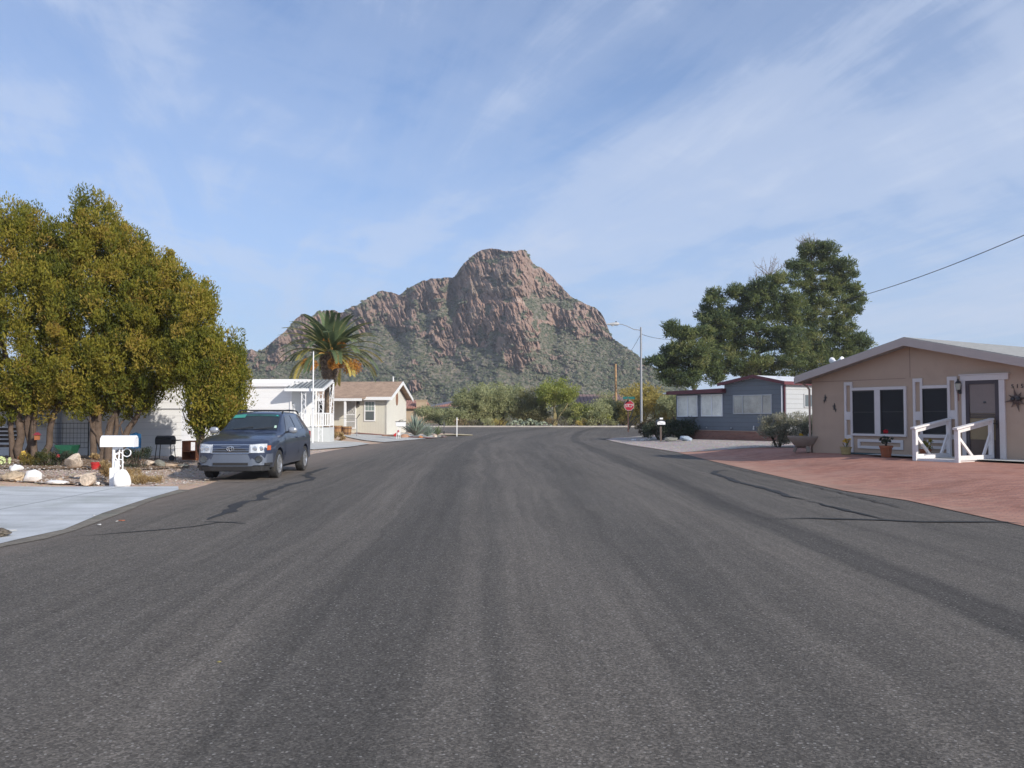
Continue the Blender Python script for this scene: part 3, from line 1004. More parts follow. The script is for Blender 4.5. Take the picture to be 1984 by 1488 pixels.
# scrub on its slopes: low bushes, boulders' worth of green, one mass nobody could count
g = np.random.default_rng(5)
cand = g.integers(0, NCOL * NROW, 60000)
rr_, cc_ = cand // NCOL, cand % NCOL
keep = (rock[rr_, cc_] < 0.35 + 0.25 * g.random(len(cand))) & (rr_ > 4)
dens = 0.35 + 0.65 * sstep(0.4, 0.62, fbm(PXm[rr_, cc_] / 24, PYm[rr_, cc_] / 14, 66, 4))
keep &= g.random(len(cand)) < dens
rr_, cc_ = rr_[keep][:21000], cc_[keep][:21000]
n_b = len(rr_)
sz = 0.45 + 1.15 * g.random(n_b) ** 2.5
base_ = np.stack([Xm[rr_, cc_], D[rr_, cc_], Zm[rr_, cc_]], -1)
octv = np.array([(1, 0, 0), (0, 1, 0), (-1, 0, 0), (0, -1, 0), (0.2, 0.1, 1.0), (0.55, 0.55, 0.7), (-0.6, 0.5, 0.75), (0.5, -0.6, 0.7), (-0.5, -0.55, 0.65)])
octf = np.array([(0, 1, 5), (1, 2, 6), (2, 3, 8), (3, 0, 7), (0, 5, 4), (5, 1, 4), (1, 6, 4), (6, 2, 4), (2, 8, 4), (8, 3, 4), (3, 7, 4), (7, 0, 4)])
Vb = base_[:, None, :] + octv[None] * sz[:, None, None] * (0.7 + 0.6 * g.random((n_b, 9, 1))) * np.array([1, 1, 0.85])
Fb = octf[None] + 9 * np.arange(n_b)[:, None, None]
tint = np.repeat(g.random(n_b), len(octf))
scrub_m = leafmat("slope_scrub", [(0.0, (0.062, 0.078, 0.042)), (0.5, (0.100, 0.118, 0.066)), (0.85, (0.140, 0.148, 0.092)), (1.0, (0.23, 0.205, 0.155))], 0.1)
tag(np_mesh("mountain_scrub", Vb.reshape(-1, 3), Fb.reshape(-1, 3), scrub_m, None, {'tint': ('FACE', tint)}),
    "grey green desert scrub dotted over the mountain slopes", "scrub", kind='stuff')

# loose stones and fallen leaves on the yards: masses nobody could count
def scatter(name, label, polys, n, s0, s1, mat, seed, flat=0.6, leaf=False):
    g = np.random.default_rng(seed)
    pts = []
    for poly, share in polys:
        xs_, ys_ = [p[0] for p in poly], [p[1] for p in poly]
        x = g.uniform(min(xs_), max(xs_), 20 * int(n * share))
        y = g.uniform(min(ys_), max(ys_), 20 * int(n * share))
        ok = inpoly(x, y, poly)
        pts.append(np.stack([x[ok], y[ok]], -1)[:int(n * share)])
    p = np.concatenate(pts)
    N = len(p)
    z = gz(p[:, 0], p[:, 1]) + 0.03
    sz_ = s0 + (s1 - s0) * g.random(N) ** 2.2
    a = g.uniform(0, 6.28, N)
    if leaf:
        off = np.array([(-1, 0, 0), (0, -.35, .25), (1, 0, .1), (0, .35, .2)])
        fc = np.array([(0, 1, 2, 3)])
    else:
        off = np.array([(1, 0, 0), (0, 1, 0), (-1, 0, 0), (0, -1, 0), (0.15, .1, 1)])
        fc = np.array([(0, 1, 4), (1, 2, 4), (2, 3, 4), (3, 0, 4)])
    k = len(off)
    o = off[None] * (0.7 + 0.6 * g.random((N, k, 1))) * sz_[:, None, None] * np.array([1, 1, flat])
    ca, sa = np.cos(a)[:, None], np.sin(a)[:, None]
    V = np.stack([o[..., 0] * ca - o[..., 1] * sa + p[:, None, 0], o[..., 0] * sa + o[..., 1] * ca + p[:, None, 1], o[..., 2] + z[:, None] - (0 if leaf else .008)], -1)
    F_ = fc[None] + k * np.arange(N)[:, None, None]
    T = np.repeat(g.random(N), len(fc))
    tag(np_mesh(name, V.reshape(-1, 3), F_.reshape(-1, fc.shape[1]), mat, None, {'tint': ('FACE', T)}), label, name.replace('_', ' '), kind='stuff')


yard = [(-9.3, 18.3), (-7.15, 18.9), (-7.5, 21), (-8.0, 26), (-9.5, 30), (-12.0, 28.5), (-19, 28.5), (-19, 18.4)]
yard2 = [(-8.2, 27), (-8.3, 33), (-8.3, 37.5), (-12, 38), (-12, 30)]
pink_g = [(p.x, p.y) for p in grav]
stone_m = leafmat("gravel_stone_tones", [(0, (0.20, 0.165, 0.14)), (.5, (0.42, 0.36, 0.31)), (.85, (0.55, 0.48, 0.42)), (1, (0.70, 0.66, 0.60))], 0.0, 0.95)
scatter("gravel_stones", "loose tan and grey gravel stones strewn over the left yard", [(yard, .8), (yard2, .2)], 15000, .012, .040, stone_m, 3)
scatter("pale_gravel_stones", "loose pinkish gravel stones strewn over the right-hand yard", [(pink_g, 1)], 9000, .014, .045, leafmat("pink_stone_tones", [(0, (0.26, 0.20, 0.17)), (.5, (0.45, 0.38, 0.33)), (1, (0.62, 0.56, 0.50))], 0.0, 0.95), 4)
scatter("leaf_litter", "dry brown leaf litter under the left conifers and rocks", [([(-20, 19.0), (-8.8, 18.9), (-9.3, 24.5), (-9.8, 27.5), (-20, 27.5)], 1)], 5200, .02, .05, leafmat("litter_tones", [(0, (0.14, 0.085, 0.045)), (.6, (0.27, 0.17, 0.085)), (1, (0.38, 0.27, 0.15))], 0.1), 5, 1, True)
# brown soil patches in the left bed
sheet("planting_bed", [(-19.0, 22.2), (-14.2, 22.0), (-12.2, 21.6), (-11.3, 22.6), (-10.3, 23.0), (-9.6, 24.6), (-10.4, 26.6), (-12.5, 27.6), (-19, 27.6)], 0.026, plain("bed_soil", (0.215, 0.145, 0.092), 0.95, var=0.35, scale=1.6, fine=28, bump=0.6, spec=0.1, dirt=((0.36, 0.29, 0.24), 2.2, 0.50, 0.7)), 0.6)
sheet("soil_patch", [(-13.5, 18.5), (-9.4, 18.5), (-9.0, 19.3), (-10.0, 20.2), (-12, 19.9), (-13.6, 19.3)], 0.022, plain("rusty_soil", (0.29, 0.185, 0.115), 0.95, var=0.35, scale=1.8, fine=28, bump=0.6, spec=0.1, dirt=((0.42, 0.35, 0.30), 2.0, 0.46, 0.8)), 0.5)
# ================================================================== HOUSES
def PH(o, px, py, y0=0.0, axis='y'):
    """local (x, z) where a pixel's ray meets the plane y = y0 of a thing (or local (y, z) on the plane x = y0)"""
    M = Matrix.Translation(o.location) @ Matrix.Rotation(o.rotation_euler.z, 4, 'Z')
    I = M.inverted()
    p = I @ Vector((0, 0, EYE))
    d = I.to_3x3() @ ray(px, py)
    if axis == 'y':
        k = (y0 - p.y) / d.y
        q = p + d * k
        return q.x, q.z
    k = (y0 - p.x) / d.x
    q = p + d * k
    return q.y, q.z


def rect(o, box, zf, y0=0.0):
    """rectangle on a wall from a box given in a zoom (x0,y0,x1,y1), zf maps zoom to photo pixels"""
    x0, y0_, x1, y1 = box
    ym, xm = (y0_ + y1) / 2, (x0 + x1) / 2
    t0 = PH(o, *zf(x0, ym), y0)[0]
    t1 = PH(o, *zf(x1, ym), y0)[0]
    ztop = PH(o, *zf(xm, y0_), y0)[1]
    zbot = PH(o, *zf(xm, y1), y0)[1]
    return t0, t1, zbot, ztop


def zoomf(ox, oy, s):
    return lambda x, y: (ox + x / s, oy + y / s)


def frame_ring(mb, t0, t1, z0, z1, w, ya, yb):
    """picture-frame of four butted boards, w wide, between depths ya and yb"""
    mb.box(t0, t1, ya, yb, z1 - w, z1)
    mb.box(t0, t1, ya, yb, z0, z0 + w)
    mb.box(t0, t0 + w, ya, yb, z0 + w, z1 - w)
    mb.box(t1 - w, t1, ya, yb, z0 + w, z1 - w)
    return mb


white_p = plain("white_paint", (0.76, 0.76, 0.75), 0.5, var=0.05, scale=1.5, fine=25, dirt=((0.5, 0.47, 0.42), 2.5, 0.58, 0.35))
white_m = plain("white_metal", (0.78, 0.79, 0.80), 0.35, var=0.04, scale=1.0)
dark_m = plain("dark_metal", (0.030, 0.030, 0.033), 0.45, var=0.2)
screen_m = plain("dark_sun_screen", (0.017, 0.018, 0.021), 0.55, var=0.25, scale=0.8, fine=220, spec=0.3)

# ------------------------------------------------------------------ pink house, right foreground
zD = zoomf(1540, 620, 4.468)
stucco = plain("pink_tan_stucco", (0.455, 0.345, 0.265), 0.9, var=0.07, scale=0.9, fine=70, bump=0.3, spec=0.15, dirt=((0.38, 0.285, 0.225), 0.7, 0.52, 0.5))
mauve = plain("mauve_white_trim", (0.62, 0.58, 0.57), 0.6, var=0.05, scale=2, fine=40)
shingle_g = banded("grey_shingles", (0.36, 0.36, 0.345), 0.14, axis=1, groove=0.16, dark=0.6, rough=0.95, var=0.3)
A = Vector((10.17, 28.0, 0.27))
pink = thing("pink_house", "pink stucco gabled house with dark screened windows and mauve white trim, right foreground", "house", A, R(-58))
H_L, H_A, H_R = 0.0, 3.63, 8.4
y_ov = -0.42
zl = PH(pink, *zD(5, 540), y_ov)[1]
za = PH(pink, 1752, 668, y_ov)[1]
sl = (za - zl) / (H_A + 0.30)
sr = 0.239
dep = 13.5
under = lambda x: za - (H_A - x) * sl if x < H_A else za - (x - H_A) * sr
wall = MB()
zb = -0.3
poly = [Vector((0, 0, zb)), Vector((H_R, 0, zb)), Vector((H_R, 0, under(H_R))), Vector((H_A, 0, za)), Vector((0, 0, under(0)))]
wall.prism(poly, (0, dep, 0))
wall.build("wall", stucco, pink)
rf = MB()
TH = 0.13
for xa, xb in ((-0.36, H_A), (H_A, H_R + 0.4)):
    za_, zb_ = under(xa), under(xb)
    rf.prism([Vector((xa, y_ov + 0.03, za_ + 0.004)), Vector((xb, y_ov + 0.03, zb_ + 0.004)), Vector((xb, y_ov + 0.03, zb_ + TH + 0.11)), Vector((xa, y_ov + 0.03, za_ + TH + 0.11))], (0, dep + 0.8, 0))
# the roof's shingles run along its slope: own object with its courses along x
shg, t, b = new_mat("pale_grey_shingles")
v = coords(t)
bt = t.nodes.new('ShaderNodeTexBrick')
t.links.new(MAPV(t, v, (1, 1, 1), (0, 0, R(90))), bt.inputs['Vector'])
bt.inputs['Scale'].default_value = 1.0
bt.inputs['Brick Width'].default_value = 0.30
bt.inputs['Row Height'].default_value = 0.14
bt.inputs['Mortar Size'].default_value = 0.010
bt.inputs['Color1'].default_value = (0.40, 0.40, 0.385, 1)
bt.inputs['Color2'].default_value = (0.29, 0.295, 0.285, 1)
bt.inputs['Mortar'].default_value = (0.15, 0.15, 0.15, 1)
t.links.new(MIX(t, 0.4, bt.outputs[0], RAMP(t, NOISE(t, v, 18, 4, .7), [(.3, (.2, .2, .19)), (.7, (.5, .5, .48))])), b.inputs['Base Color'])
b.inputs['Roughness'].default_value = 0.95
b.inputs['Specular IOR Level'].default_value = 0.15
t.links.new(BUMP(t, bt.outputs['Fac'], -0.6, 0.01), b.inputs['Normal'])
roof = rf.build("roof", shg, pink)
fa = MB()
for xa, xb in ((-0.36, H_A), (H_A, H_R + 0.4)):
    za_, zb_ = under(xa), under(xb)
    fa.prism([Vector((xa, y_ov - 0.02, za_ - 0.02)), Vector((xb, y_ov - 0.02, zb_ - 0.02)), Vector((xb, y_ov - 0.02, zb_ + TH + 0.085)), Vector((xa, y_ov - 0.02, za_ + TH + 0.085))], (0, 0.045, 0))
fa.box(-0.38, -0.34, y_ov - 0.02, dep + 0.3, under(-0.36) - 0.03, under(-0.36) + 0.16)
fa.build("fascia", plain("taupe_fascia", (0.46, 0.40, 0.37), 0.7, var=0.05), roof)
mb = MB()   # stucco panel joints, a gutter elbow at the left corner
zs = PH(pink, *zD(700, 518))[1]
mb.box(0.02, 3.4, -0.006, 0.004, zs, zs + 0.018)
x_j = PH(pink, *zD(995, 350))[0]
mb.box(x_j - 0.009, x_j + 0.009, -0.006, 0.004, zs + 0.02, under(x_j) - 0.01)
mb.build("panel_joint", plain("joint", (0.28, 0.20, 0.16), 0.9), pink)
mb = MB()
zc = under(0) - 0.02
mb.tube([(-0.33, -0.1, zc + 0.02), (-0.28, -0.1, zc - 0.10), (-0.12, -0.09, zc - 0.20), (-0.045, -0.07, zc - 0.30), (-0.045, -0.07, zc - 0.5), (-0.045, -0.07, 0.0)], 0.035, 8)
mb.build("downspout", plain("tan_spout", (0.45, 0.33, 0.26), 0.6), pink, smooth=True)

# windows: frame, screen pane, meeting rail
for bx in ((500, 618, 692, 978), (752, 608, 946, 980), (1112, 598, 1326, 985)):
    t0, t1, z0, z1 = rect(pink, bx, zD)
    fr = MB()
    frame_ring(fr, t0 - 0.02, t1 + 0.02, z0 - 0.02, z1 + 0.02, 0.035, -0.045, 0.02)
    w_ = fr.build("window", plain("dark_bronze_frame", (0.035, 0.033, 0.033), 0.5), pink)
    MB().box(t0 + 0.0155, t1 - 0.0155, -0.022, 0.01, z0 + 0.0155, z1 - 0.0155).build("pane", screen_m, w_)
    zm = (z0 + z1) / 2
    MB().box(t0 + 0.016, t1 - 0.016, -0.034, -0.0225, zm - 0.014, zm + 0.014).build("meeting_rail", dark_m, w_)
# trim boards
tr = MB()
t0, t1, z0, z1 = rect(pink, (500, 583, 972, 1000), zD)
t0 -= 0.03
c0 = rect(pink, (692, 608, 752, 980), zD)
a0 = rect(pink, (500, 618, 692, 978), zD)
b0 = rect(pink, (752, 608, 946, 980), zD)
zlo, zhi = min(a0[2], b0[2]) - 0.02, max(a0[3], b0[3]) + 0.02
tr.box(t0, t1, -0.06, 0.005, zhi, z1 + 0.01)
tr.box(t0, t1, -0.075, 0.005, z0 - 0.02, zlo)
zlo, zhi = min(a0[2], b0[2]) - 0.02, max(a0[3], b0[3]) + 0.02
tr.box(b0[1] + 0.022, t1, -0.06, 0.005, zlo, zhi)
tr.box(a0[1] + 0.022, b0[0] - 0.022, -0.055, 0.005, zlo, zhi)
tr.box(t0, a0[0] - 0.022, -0.058, 0.005, zlo, zhi)
tr.build("window_trim", mauve, pink, bevel=0.006)
tr = MB()
e0 = rect(pink, (1112, 598, 1326, 985), zD)
tr.box(e0[0] - 0.022, e0[1] + 0.022, -0.06, 0.005, e0[3] + 0.022, e0[3] + 0.11)
tr.box(e0[0] - 0.022, e0[1] + 0.022, -0.075, 0.005, e0[2] - 0.12, e0[2] - 0.022)
tr.box(e0[0] - 0.040, e0[0] - 0.022, -0.058, 0.005, e0[2] - 0.12, e0[3] + 0.11)
tr.box(e0[1] + 0.022, e0[1] + 0.040, -0.058, 0.005, e0[2] - 0.12, e0[3] + 0.11)
tr.build("window_trim", mauve, pink, bevel=0.006)
# pilasters: a frame with sunken stucco panels
for bx, zsplit in (((435, 538, 505, 1010), 830), ((1030, 506, 1112, 1010), 830), ((1328, 490, 1413, 1010), 820)):
    t0, t1, z0, z1 = rect(pink, bx, zD)
    zm = PH(pink, *zD((bx[0] + bx[2]) / 2, zsplit))[1]
    mb = MB()
    w = 0.075
    mb.box(t0, t1, -0.05, 0.005, z1 - 0.11, z1)
    mb.box(t0, t0 + w, -0.05, 0.005, 0.02, z1 - 0.11)
    mb.box(t1 - w, t1, -0.05, 0.005, 0.02, z1 - 0.11)
    mb.box(t0 + w, t1 - w, -0.05, 0.005, zm - 0.13, zm + 0.13)
    mb.box(t0 + w, t1 - w, -0.05, 0.005, z0 - 0.08, z0 + 0.06)
    mb.build("pilaster", mauve, pink, bevel=0.006)
for bx in ((550, 1035, 942, 1117), (1150, 1040, 1325, 1117)):
    t0, t1, z0, z1 = rect(pink, bx, zD)
    frame_ring(MB(), t0, t1, z0, z1, 0.085, -0.04, 0.005).build("wall_panel", mauve, pink, bevel=0.005)

# front door with its screen
dt0, dt1, dz0, dz1 = rect(pink, (1490, 522, 1778, 1160), zD)
mb = MB()
tl0, tl1, _, _ = rect(pink, (1455, 600, 1490, 1100), zD)
tr0, tr1, _, _ = rect(pink, (1778, 600, 1830, 1140), zD)
th0, th1, tz0, tz1 = rect(pink, (1440, 482, 1856, 522), zD)
mb.box(tl0, dt0 - 0.002, -0.06, 0.005, 0.02, dz1)
mb.box(dt1 + 0.002, tr1, -0.06, 0.005, 0.02, dz1)
mb.box(th0, th1, -0.07, 0.005, dz1 + 0.002, dz1 + 0.15)
mb.box(th0 - 0.03, th1 + 0.03, -0.09, 0.005, dz1 + 0.152, dz1 + 0.185)
mb.build("door_trim", mauve, pink, bevel=0.006)
door = frame_ring(MB(), dt0, dt1, 0.12, dz1, 0.10, -0.055, 0.0).build("screen_door", plain("violet_brown_frame", (0.055, 0.042, 0.05), 0.5), pink)
zr = PH(pink, *zD(1630, 830))[1]
taupe = plain("taupe_door", (0.22, 0.18, 0.165), 0.75, var=0.06)
MB().box(dt0 + 0.102, dt1 - 0.102, -0.03, -0.005, zr + 0.075, dz1 - 0.102).build("upper_panel", taupe, door)
mb = MB()
for k in range(3):
    mb.box(dt0 + 0.101, dt1 - 0.101, -0.05, -0.03, zr - 0.06 + 0.045 * k, zr - 0.035 + 0.045 * k)
mb.build("push_bar", plain("bar", (0.09, 0.07, 0.06), 0.5), door)
z_k = 0.12 + 0.10 + 0.42
MB().box(dt0 + 0.102, dt1 - 0.102, -0.03, -0.005, z_k + 0.003, zr - 0.065).build("middle_panel", plain("ochre_panel", (0.25, 0.195, 0.115), 0.75, var=0.08), door)
MB().box(dt0 + 0.102, dt1 - 0.102, -0.032, -0.005, 0.222, z_k).build("kick_panel", plain("brown_panel", (0.10, 0.07, 0.055), 0.7, var=0.15), door)
xk, zk = PH(pink, *zD(1648, 712))
mb = MB()
mb.lathe([(0.0, 0.0), (0.035, 0.0), (0.035, 0.02), (0.0, 0.03)], 12, (xk, -0.030, zk), Matrix.Rotation(R(90), 3, 'X'))
mb.build("peephole", plain("knocker", (0.07, 0.07, 0.075), 0.4), door)
xk, zk = PH(pink, *zD(1765, 905))
mb = MB()
mb.box(dt1 - 0.085, dt1 - 0.045, -0.075, -0.056, zk - 0.1, zk + 0.1)
mb.tube([(dt1 - 0.065, -0.075, zk + 0.03), (dt1 - 0.065, -0.12, zk + 0.03), (dt1 - 0.15, -0.125, zk + 0.03)], 0.012, 8)
mb.build("door_handle", dark_m, door)
MB().box(dt0 - 0.06, dt1 + 0.06, -0.32, -0.058, -0.15, 0.105).build("threshold", walk_mat, pink)

# porch lantern
xl, zl_ = PH(pink, *zD(1420, 580), -0.12)
lan = MB().box(xl - 0.05, xl + 0.05, -0.06, -0.051, zl_ - 0.2, zl_ + 0.1)
lan.tube([(xl, -0.058, zl_ - 0.12), (xl, -0.16, zl_ - 0.17), (xl, -0.16, zl_ - 0.10)], 0.014, 8)
lan.lathe([(0.055, -0.10), (0.06, -0.085), (0.0, -0.08)], 10, (xl, -0.16, zl_))
lan.lathe([(0.095, 0.10), (0.05, 0.16), (0.018, 0.19), (0.018, 0.22), (0.0, 0.225)], 10, (xl, -0.16, zl_))
lan = lan.build("wall_lantern", dark_m, pink)
MB().lathe([(0.0, -0.078), (0.055, -0.078), (0.082, 0.098), (0.0, 0.098)], 10, (xl, -0.16, zl_)).build("lantern_glass", glass("milky_glass", (0.42, 0.44, 0.38), 0.2), lan, smooth=True)
mb = MB().tube([(xl, -0.16, zl_ - 0.17), (xl + 0.01, -0.16, zl_ - 0.40)], 0.012, 6)
mb.build("chime_tail", plain("rust", (0.18, 0.07, 0.055), 0.6), lan)

# house number
def text_mesh(name, body, size, ext, mat, parent, loc, rot):
    cu = bpy.data.curves.new(name, 'FONT')
    cu.body = body
    cu.size = size
    cu.extrude = ext
    cu.align_x = 'CENTER'
    txt = bpy.data.objects.new(name, cu)
    COL.objects.link(txt)
    bpy.context.view_layer.update()
    me = bpy.data.meshes.new_from_object(txt.evaluated_get(bpy.context.evaluated_depsgraph_get()))
    bpy.data.objects.remove(txt)
    me.materials.clear()
    me.materials.append(mat)
    o = bpy.data.objects.new(name, me)
    COL.objects.link(o)
    o.parent = parent
    o.location = loc
    o.rotation_euler = rot
    return o


xn, zn = PH(pink, *zD(1886, 590))
for k, ch in enumerate("5152"):
    text_mesh("house_numeral", ch, 0.155, 0.006, dark_m, pink, (xn + 0.125 * k, -0.012, zn), (R(90), 0, 0))

# twin flood light on the roof edge
xf = 0.62
zf_ = under(xf) + TH + 0.12
mb = MB().tube([(xf, 0.5, zf_), (xf, 0.5, zf_ + 0.20)], 0.022, 8)
mb.box(xf - 0.10, xf + 0.10, 0.47, 0.53, zf_ + 0.19, zf_ + 0.235)
fl = mb.build("flood_light", white_m, pink)
for sgn, dy in ((-1, -0.3), (1, 0.05)):
    M = Matrix.Rotation(R(75) * sgn, 3, 'Y') @ Matrix.Rotation(dy, 3, 'X')
    mb = MB().lathe([(0.0, 0.0), (0.045, 0.0), (0.06, 0.06), (0.10, 0.13), (0.105, 0.18), (0.09, 0.19), (0.0, 0.175)], 14, (xf + 0.07 * sgn, 0.5, zf_ + 0.22), M)
    mb.build("lamp_head", white_m, fl, smooth=True)

# things hung on the wall
xs_, zs_ = PH(pink, *zD(1925, 690))
M_pink = Matrix.Translation(pink.location) @ Matrix.Rotation(R(-58), 4, 'Z')
star = thing("wall_star", "dark metal sun star ornament hung beside the screen door under the house number", "ornament", M_pink @ Vector((xs_, -0.05, zs_)), R(-58))
mb = MB()
for k in range(8):
    a = k * math.pi / 4 + 0.2
    ro = 0.34 if k % 2 == 0 else 0.25
    p = [Vector((math.cos(a + d) * r, 0, math.sin(a + d) * r)) for d, r in ((-0.36, 0.11), (0, ro), (0.36, 0.11))]
    mb.prism(p, (0, 0.012, 0))
mb.build("rays", plain("rust_star", (0.13, 0.09, 0.075), 0.6, 0.4, var=0.3), star)
mb = MB().lathe([(0.0, 0.04), (0.07, 0.03), (0.125, 0.0), (0.125, -0.01), (0.0, -0.01)], 18, (0, 0, 0), Matrix.Rotation(R(90), 3, 'X'))
fc_ = mb.build("disc", plain("dark_star", (0.09, 0.065, 0.06), 0.5, 0.4), star, smooth=True)
for s_ in (-1, 1):
    MB().lathe([(0.0, 0.06), (0.045, 0.045), (0.06, 0.02), (0.06, 0.0), (0.0, 0.0)], 12, (0.075 * s_, -0.02, 0.02), Matrix.Rotation(R(90), 3, 'X')).build("rosette", dark_m, star, smooth=True)
for (gx_, gy_), flip, lab in (((262, 690), 1, "dark metal lizard ornament on the pink wall, upper one left of the windows"), ((350, 765), -1, "dark metal lizard ornament on the pink wall, lower one nearer the windows")):
    xg, zg = PH(pink, *zD(gx_, gy_))
    q = M_pink @ Vector((xg, -0.02, zg))
    mb = MB()
    body = [(0.03 * flip * math.sin(k * 0.9 + 0.4), 0, 0.13 - 0.052 * k) for k in range(6)]
    mb.tube(body, [0.012, 0.026, 0.026, 0.022, 0.012, 0.004], 8)
    mb.tube([body[0], (body[0][0] + 0.012 * flip, 0, 0.17)], [0.016, 0.009], 8)
    for i_, s_ in ((1, 1), (1, -1), (3, 1), (3, -1)):
        bx_, _, bz_ = body[i_]
        mb.tube([(bx_, 0, bz_), (bx_ + 0.05 * s_, 0, bz_ + 0.012), (bx_ + 0.06 * s_, 0, bz_ - 0.03)], [0.009, 0.007, 0.006], 6)
    o = mb.build("lizard_ornament", dark_m, None, smooth=True)
    o.location = q
    o.rotation_euler = (0, 0, R(-58))
    tag(o, lab, "ornament", "lizards on the pink wall")

# concrete walk along the gable, teal mat
yw = lambda x, y: M_pink @ Vector((x, y, 0))
xw = PH(pink, 1712, 880)[0]
sheet("door_walk", [yw(xw, -0.9), yw(8.4, -0.95), yw(8.4, 0.02), yw(xw, 0.02)], 0.085, walk_mat, 0.5)
xm0, xm1 = PH(pink, 1650, 875, -0.2)[0], PH(pink, 1705, 876, -0.2)[0]
o = MB().box(xm0, xm1, -0.32, -0.08, 0.0, 0.05).build("edging_board", plain("teal_board", (0.06, 0.10, 0.105), 0.8, var=0.2), None, bevel=0.008)
o.location = on_ground(*(M_pink @ Vector((0, 0, 0))).xy) + Vector((0, 0, 0.03))
o.location = (A.x, A.y, float(gz(*(yw(xm0, -0.2)).xy)) + 0.045)
o.rotation_euler = (0, 0, R(-58))
tag(o, "dark teal board lying along the wall foot under the double window", "board")

# ------------------------------------------------------------------ entry ramp (white timber)
ramp = thing("entry_ramp", "white timber wheelchair ramp with two sloping handrails at the screen door", "ramp", A, R(-58))
n1x, n1z = PH(ramp, 1776, 890, -1.75)
n2x, n2z = PH(ramp, 1858, 893, -1.75)
z_near = float(gz(*(yw(n1x, -1.75)).xy)) - A.z + 0.09
white_w = plain("white_timber", (0.68, 0.66, 0.66), 0.55, var=0.06, scale=4, fine=30, dirt=((0.42, 0.36, 0.34), 3, 0.58, 0.4))
mb = MB()
mb.prism([Vector((n1x + 0.02, -1.80, z_near)), Vector((n1x + 0.02, -0.34, 0.10)), Vector((n1x + 0.02, -0.34, 0.04)), Vector((n1x + 0.02, -1.80, z_near - 0.07))], (n2x - n1x - 0.04, 0, 0))
mb.build("deck", white_w, ramp)
for xx, nm in ((n1x, 0), (n2x, 1)):
    pst = MB().box(xx - 0.055, xx + 0.055, -1.86, -1.75, z_near - 0.12, z_near + 0.80)
    pst.build("post", white_w, ramp, bevel=0.008)
    MB().box(xx - 0.055, xx + 0.055, -0.20, -0.10, 0.0, 1.18).build("post", white_w, ramp, bevel=0.008)
    rl = MB()
    rl.bar((xx, -1.92, z_near + 0.83), (xx, -0.09, 1.22), 0.13, 0.05)
    rl.bar((xx - 0.035, -1.75, z_near + 0.765), (xx - 0.035, -0.20, 1.115), 0.035, 0.11)
    rl.build("handrail", white_w, ramp)
    MB().bar((xx, -1.75, z_near + 0.60), (xx, -1.08, z_near + 0.06), 0.045, 0.08).build("brace", white_w, ramp)
    MB().bar((xx, -0.20, 0.80), (xx, -0.62, 0.12), 0.045, 0.08).build("brace", white_w, ramp)
    MB().bar((xx, -1.75, z_near + 0.05), (xx, -0.10, 0.17), 0.05, 0.13).build("kerb_board", white_w, ramp)

# ------------------------------------------------------------------ grey mobile home beyond it
zC = zoomf(1280, 720, 6.2)
grey_sid = banded("slate_siding", (0.135, 0.155, 0.18), 0.25, groove=0.07, dark=0.55, rough=0.6, var=0.07)
sunlit_sid = banded("sunlit_grey_siding", (0.40, 0.42, 0.435), 0.25, groove=0.07, dark=0.5, rough=0.6, var=0.05)  # same siding on the sunny side, the sunlight put into a paler colour
maroon = plain("maroon_trim", (0.12, 0.028, 0.038), 0.5, var=0.12)
B = Vector((14.2, 43.0, 0.18))
grey = thing("grey_mobile_home", "slate grey mobile home with maroon roof edge, glazed sunroom and brick skirt", "house", B, R(-58))
mL = PH(grey, *zC(768, 400))[0]
xap, zap = PH(grey, *zC(1110, 72), -0.25)
zel = PH(grey, *zC(735, 160), -0.25)[1]
zer = PH(grey, *zC(1490, 140), -0.25)[1]
mb = MB()
zs1 = PH(grey, *zC(1000, 718))[1]
depC = 12.0
mb.prism([Vector((mL, 0, zs1)), Vector((0, 0, zs1)), Vector((0, 0, zer)), Vector((xap, 0, zap)), Vector((mL, 0, zel))], (0, 0.12, 0))
mb.build("front_wall", grey_sid, grey)
mb = MB().prism([Vector((mL + 0.02, 0.12, zs1)), Vector((-0.004, 0.12, zs1)), Vector((-0.004, 0.12, zer)), Vector((xap, 0.12, zap)), Vector((mL + 0.02, 0.12, zel))], (0, depC, 0))
mb.build("side_wall", sunlit_sid, grey)
rf = MB()
for xa, z_a, xb, z_b in ((mL - 0.25, zel - 0.03, xap, zap), (xap, zap, 0.2, zer - 0.03)):
    rf.prism([Vector((xa, -0.24, z_a + 0.02)), Vector((xb, -0.24, z_b + 0.02)), Vector((xb, -0.24, z_b + 0.13)), Vector((xa, -0.24, z_a + 0.13))], (0, depC + 0.5, 0))
rfo = rf.build("roof", white_m, grey)
fa = MB()
for xa, z_a, xb, z_b in ((mL - 0.27, zel - 0.06, xap, zap - 0.01), (xap, zap - 0.01, 0.22, zer - 0.06)):
    fa.prism([Vector((xa, -0.30, z_a)), Vector((xb, -0.30, z_b)), Vector((xb, -0.30, z_b + 0.17)), Vector((xa, -0.30, z_a + 0.17))], (0, 0.055, 0))
fa.box(0.203, 0.24, -0.30, depC, zer - 0.06, zer + 0.11)
fa.build("roof_edge", maroon, rfo)
mb = MB().box(-0.03, 0.05, -0.05, 0.0, zs1, zer - 0.06)
mb.build("corner_board", maroon, grey)
MB().tube([(-0.13, -0.06, zer - 0.1), (-0.13, -0.06, zs1 + 0.1)], 0.045, 8).build("downspout", white_m, grey, smooth=True)
